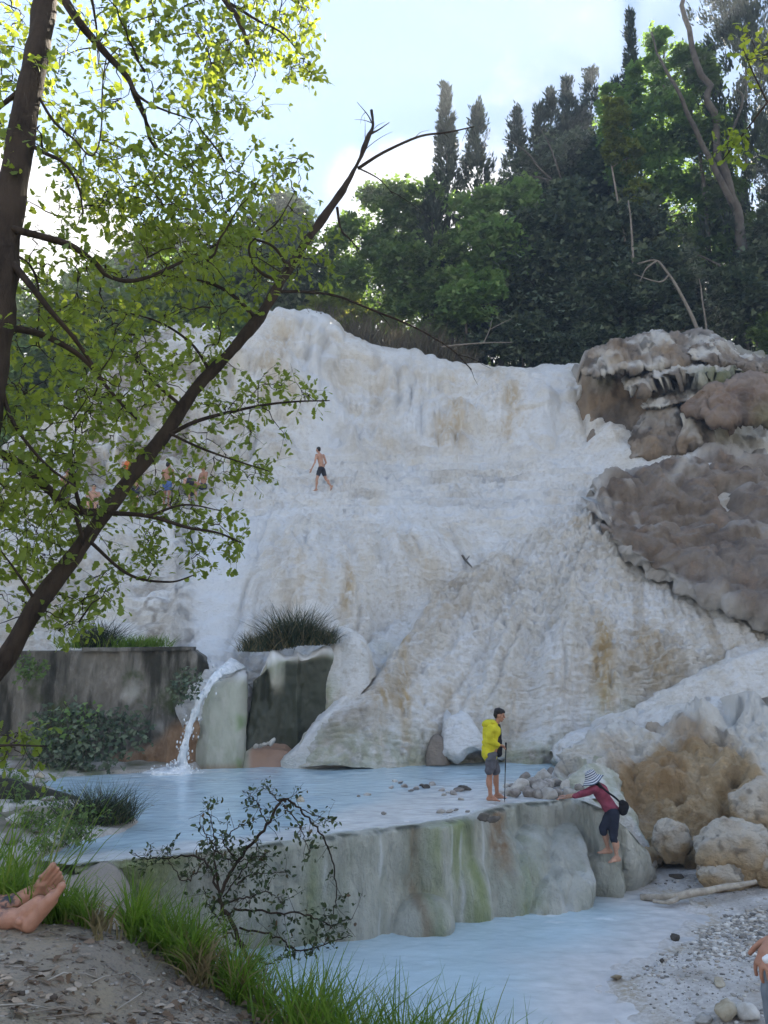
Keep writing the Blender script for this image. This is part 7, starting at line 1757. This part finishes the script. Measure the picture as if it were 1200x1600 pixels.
# ---- crossed bare feet of a person lying at the left edge
def lying_person():
    # depth where the heel rests on the bank
    Ds = np.linspace(2.2, 3.4, 200); q = P(50, 1456, Ds); zb = bank_z(q[:, 0], q[:, 1]); D = float(Ds[np.argmin(np.abs(q[:, 2] - zb))])
    J = lambda u, v, dd=0.0: P(u, v, D + dd)
    t = thing('person', J(-260, 1470, .1), 'person lying at the left edge with bare crossed feet and a tattooed shin', 'person')
    def foot(heel, ball, toe, lat, r0, side):
        f = unit(ball - heel); s_ = unit(lat - f * (lat @ f)); n_ = np.cross(f, s_); L = np.linalg.norm(toe - heel)
        L_ = [cone(heel, r0, heel + f * L * .35, r0 * .93), cone(heel + f * L * .3, r0 * .95, ball - s_ * .020 * side, r0 * .80), cone(heel + f * L * .28, r0 * .9, ball + s_ * .022 * side, r0 * .66)]
        for k, (o_, l, r) in enumerate([(-.033, 1.0, .0125), (-.0115, .99, .0088), (.006, .95, .0084), (.022, .90, .0080), (.037, .84, .0078)]):
            a = heel + f * L * (l - .30) + s_ * o_ * side; b = heel + f * L * (l - .08) + s_ * o_ * side * 1.05; c = heel + f * L * l + s_ * o_ * side * 1.08 + n_ * .004
            L_ += [cone(a, r * 1.25, b, r * .95), cone(b, r * .95, c, r * 1.05)]
        return L_
    lat = V3(-.15, 1.0, .25)
    # lower leg B (in front), foot standing on its heel
    heelB, ballB, toeB = J(46, 1444, 0), J(82, 1402, .01), J(101, 1379, .02)
    ankB = J(30, 1434, .01); body = [cone(J(-150, 1446, .03), .052, J(-30, 1440, .02), .045), cone(J(-30, 1440, .02), .045, ankB, .034), cone(ankB, .035, heelB, .031), cone(ankB, .034, J(60, 1412, .01), .030)] + foot(heelB, ballB, toeB, lat, .031, 1) + [ell(J(30, 1440, -.03), V3(.014, .012, .014))]
    heelA, ballA, toeA = J(40, 1420, .09), J(72, 1385, .085), J(95, 1362, .08)
    ankA = J(26, 1410, .09); body += [cone(J(-150, 1430, .12), .054, J(-40, 1422, .10), .046), cone(J(-40, 1422, .10), .046, ankA, .034), cone(ankA, .034, heelA, .030), cone(ankA, .034, J(52, 1395, .085), .030)] + foot(heelA, ballA, toeA, V3(.62, .42, -.62), .030, 1) + [ell(J(27, 1412, .055), V3(.014, .012, .014))]
    # knees, thighs, trunk and head outside the picture
    g0 = J(-150, 1446, .03); hip = V3(g0[0] - .95, g0[1] - .15, float(bank_z(np.array([g0[0] - .95]), np.array([g0[1] - .15]))[0]) + .12)
    for a, o_ in ((J(-150, 1446, .03), -.08), (J(-150, 1430, .12), .08)):
        k = a + V3(-.30, -.02, .05); body += [cone(a, .052, k, .058), cone(k, .060, hip + V3(0, o_, 0), .085)]
    ch = hip + V3(-.42, -.02, .30); hd = ch + V3(-.16, 0, .30); sh = [ch + V3(.0, -.19, .08), ch + V3(0, .19, .08)]
    body += [cone(hip, .12, ch, .12), ell(ch, V3(.13, .18, .17)), cone(ch + V3(-.05, 0, .14), .05, hd - V3(0, 0, .05), .046)] + head_parts(hd, V3(1, .2, 0))
    for s_, o_ in zip(sh, (-1, 1)):
        e = s_ + V3(-.14, .05 * o_, -.26); w = e + V3(-.05, .02 * o_, -.22); w[2] = float(bank_z(w[:1], w[1:2])[0]) + .06; body += [cone(s_, .054, e, .042), cone(e, .04, w, .028)] + hand_parts(w, V3(-1, 0, -.2), V3(0, 0, -1), o_, .15)
    ink = lambda V: np.clip(1.4 - np.linalg.norm((V - J(8, 1408, .05)) / V3(.045, .2, .04), axis=1), 0, 1)
    fuse('body', body, SKIN_R, t, .0040, 2, lambda V: V + .0012 * noise(V, 60, 3)[:, None], dict(ink=ink)); face_bits(hd, V3(1, .2, 0), t)
    fuse('hair', [ell(hd + V3(-.02, 0, .045), V3(.098, .082, .085)), ell(hd + V3(-.055, 0, 0), V3(.058, .074, .08))], HAIR, t, .012, 2)
    fuse('shorts', [cone(hip, .15, hip + V3(-.1, 0, .06), .14)] + [cone(hip + V3(0, o_, 0), .10, hip + V3(.3, o_, .0), .09) for o_ in (-.08, .08)], cloth_mat('green_shorts', (.06, .08, .05)), t, .014, 2)
lying_person()

# ---- hand on a denim knee at the right edge
def sitting_person():
    D = 3.0; J = lambda u, v, dd=0.0: P(u, v, D + dd)
    t = thing('person', V3(2.3, 2.5, 1.1), 'person at the right edge resting a hand with a white cloth on a denim knee', 'person')
    knee = J(1222, 1520, .02); ank = J(1232, 1700, .02); hip = V3(knee[0] + .42, knee[1] - .35, knee[2] - .12)
    wr = J(1220, 1464, -.03); el = V3(wr[0] + .26, wr[1] - .10, wr[2] + .10); sh = V3(el[0] + .14, el[1] - .16, el[2] + .24); ch = sh + V3(.15, -.12, -.06); hd = ch + V3(-.03, .05, .315)
    body = [cone(sh, .056, el, .044), cone(el, .044, el * .4 + wr * .6, .036), cone(el * .4 + wr * .6, .036, wr, .027)] + hand_parts(wr, J(1203, 1489, -.05) - wr, V3(-.1, -.1, -1) + (wr - el) * .4, side=1, curl=.62, s=1.0, spread=.18)
    body += [ell(ch, V3(.17, .13, .18)), cone(ch, .13, hip + V3(.1, -.05, .05), .13), cone(ch + V3(0, 0, .15), .055, hd - V3(0, 0, .05), .048)] + head_parts(hd, V3(-.7, .7, 0))
    s2 = ch + V3(.16, -.12, .06); e2 = s2 + V3(.06, .02, -.28); w2 = e2 + V3(-.12, .18, -.10); body += [cone(s2, .056, e2, .044), cone(e2, .042, w2, .028)] + hand_parts(w2, V3(-.5, .6, -.3), V3(0, 0, -1), -1, .4)
    body += foot_parts(ank + V3(0, 0, .02), V3(-.7, .6, 0)) 
    fuse('body', body, SKIN_R, t, .0060, 3, None, dict(ink=lambda V: 0 * V[:, 0])); face_bits(hd, V3(-.7, .7, 0), t)
    m = M('denim', .85, .2); n = m.noise(30, 5, .6, (1, 1, .12)); n2 = m.noise(7, 4); m.color(m.mix(m.rng(n2, .3, .7), m.mix(m.rng(n, .3, .7), (.10, .13, .17), (.21, .25, .30)), (.26, .29, .33))); m.bump(n, .5, .006)
    k2 = knee + V3(.34, -.22, .0); h2 = hip + V3(.15, -.16, 0); a2 = k2 + V3(.05, .05, -.5)
    fuse('jeans', [cone(knee, .078, J(1227, 1590, .02), .070), cone(J(1227, 1590, .02), .070, ank, .058), cone(knee, .080, hip, .10), cone(hip, .13, hip + V3(.1, -.08, .02), .15), cone(k2, .078, h2, .10), cone(k2, .076, a2, .058)], m.m, t, .010, 3, lambda V: V + .008 * np.stack([noise(V, (10, 10, 22), 61), noise(V, (10, 10, 22), 62), 0 * V[:, 0]], -1))
    fuse('shirt', [ell(ch, V3(.185, .145, .19)), cone(ch, .145, hip + V3(.1, -.05, .08), .145), cone(sh, .07, sh * .5 + el * .5, .062)], cloth_mat('blue_shirt', (.08, .11, .16)), t, .012, 3, folds(71, .01))
    fuse('hair', [ell(hd + V3(.01, -.01, .045), V3(.09, .09, .085)), ell(hd + V3(.035, -.035, 0), V3(.07, .07, .08))], HAIR, t, .012, 2)
    w = thing('cloth', J(1203, 1505, -.06), 'white crumpled cloth under the hand at the right edge', 'cloth')
    fuse('fold', [ell(J(1200, 1498, -.055), V3(.014, .03, .022)), cone(J(1197, 1500, -.06), .012, J(1208, 1522, -.07), .008), cone(J(1203, 1503, -.07), .012, J(1214, 1515, -.07), .010)], cloth_mat('white_cloth', (.78, .79, .82), .06, 20), w, .004, 1, lambda V: V + .005 * np.stack([noise(V, 45, 81), noise(V, 45, 82), noise(V, 45, 83)], -1))
sitting_person()
# ------------------------------------------------------------------ thin air between the camera and the wooded hill
HAZE = .0016
def haze():
    x0, x1, y0, y1, z0, z1 = -190, 190, -100, 270, -4.5, 62
    V = [(x, y, z) for z in (z0, z1) for y in (y0, y1) for x in (x0, x1)]
    Fc = [(0, 2, 3, 1), (4, 5, 7, 6), (0, 1, 5, 4), (2, 6, 7, 3), (0, 4, 6, 2), (1, 3, 7, 5)]
    m = bpy.data.materials.new('haze'); m.use_nodes = True; nt = m.node_tree; nt.nodes.clear()
    out = nt.nodes.new('ShaderNodeOutputMaterial'); v = nt.nodes.new('ShaderNodeVolumePrincipled')
    v.inputs['Color'].default_value = (.82, .90, 1.0, 1); v.inputs['Density'].default_value = HAZE; v.inputs['Anisotropy'].default_value = .2
    nt.links.new(v.outputs[0], out.inputs['Volume'])
    o = mk('haze', V, [np.array(Fc)], m, smooth=False)
    tag(o, 'thin bluish haze in the air', None, None, 'stuff')
haze()
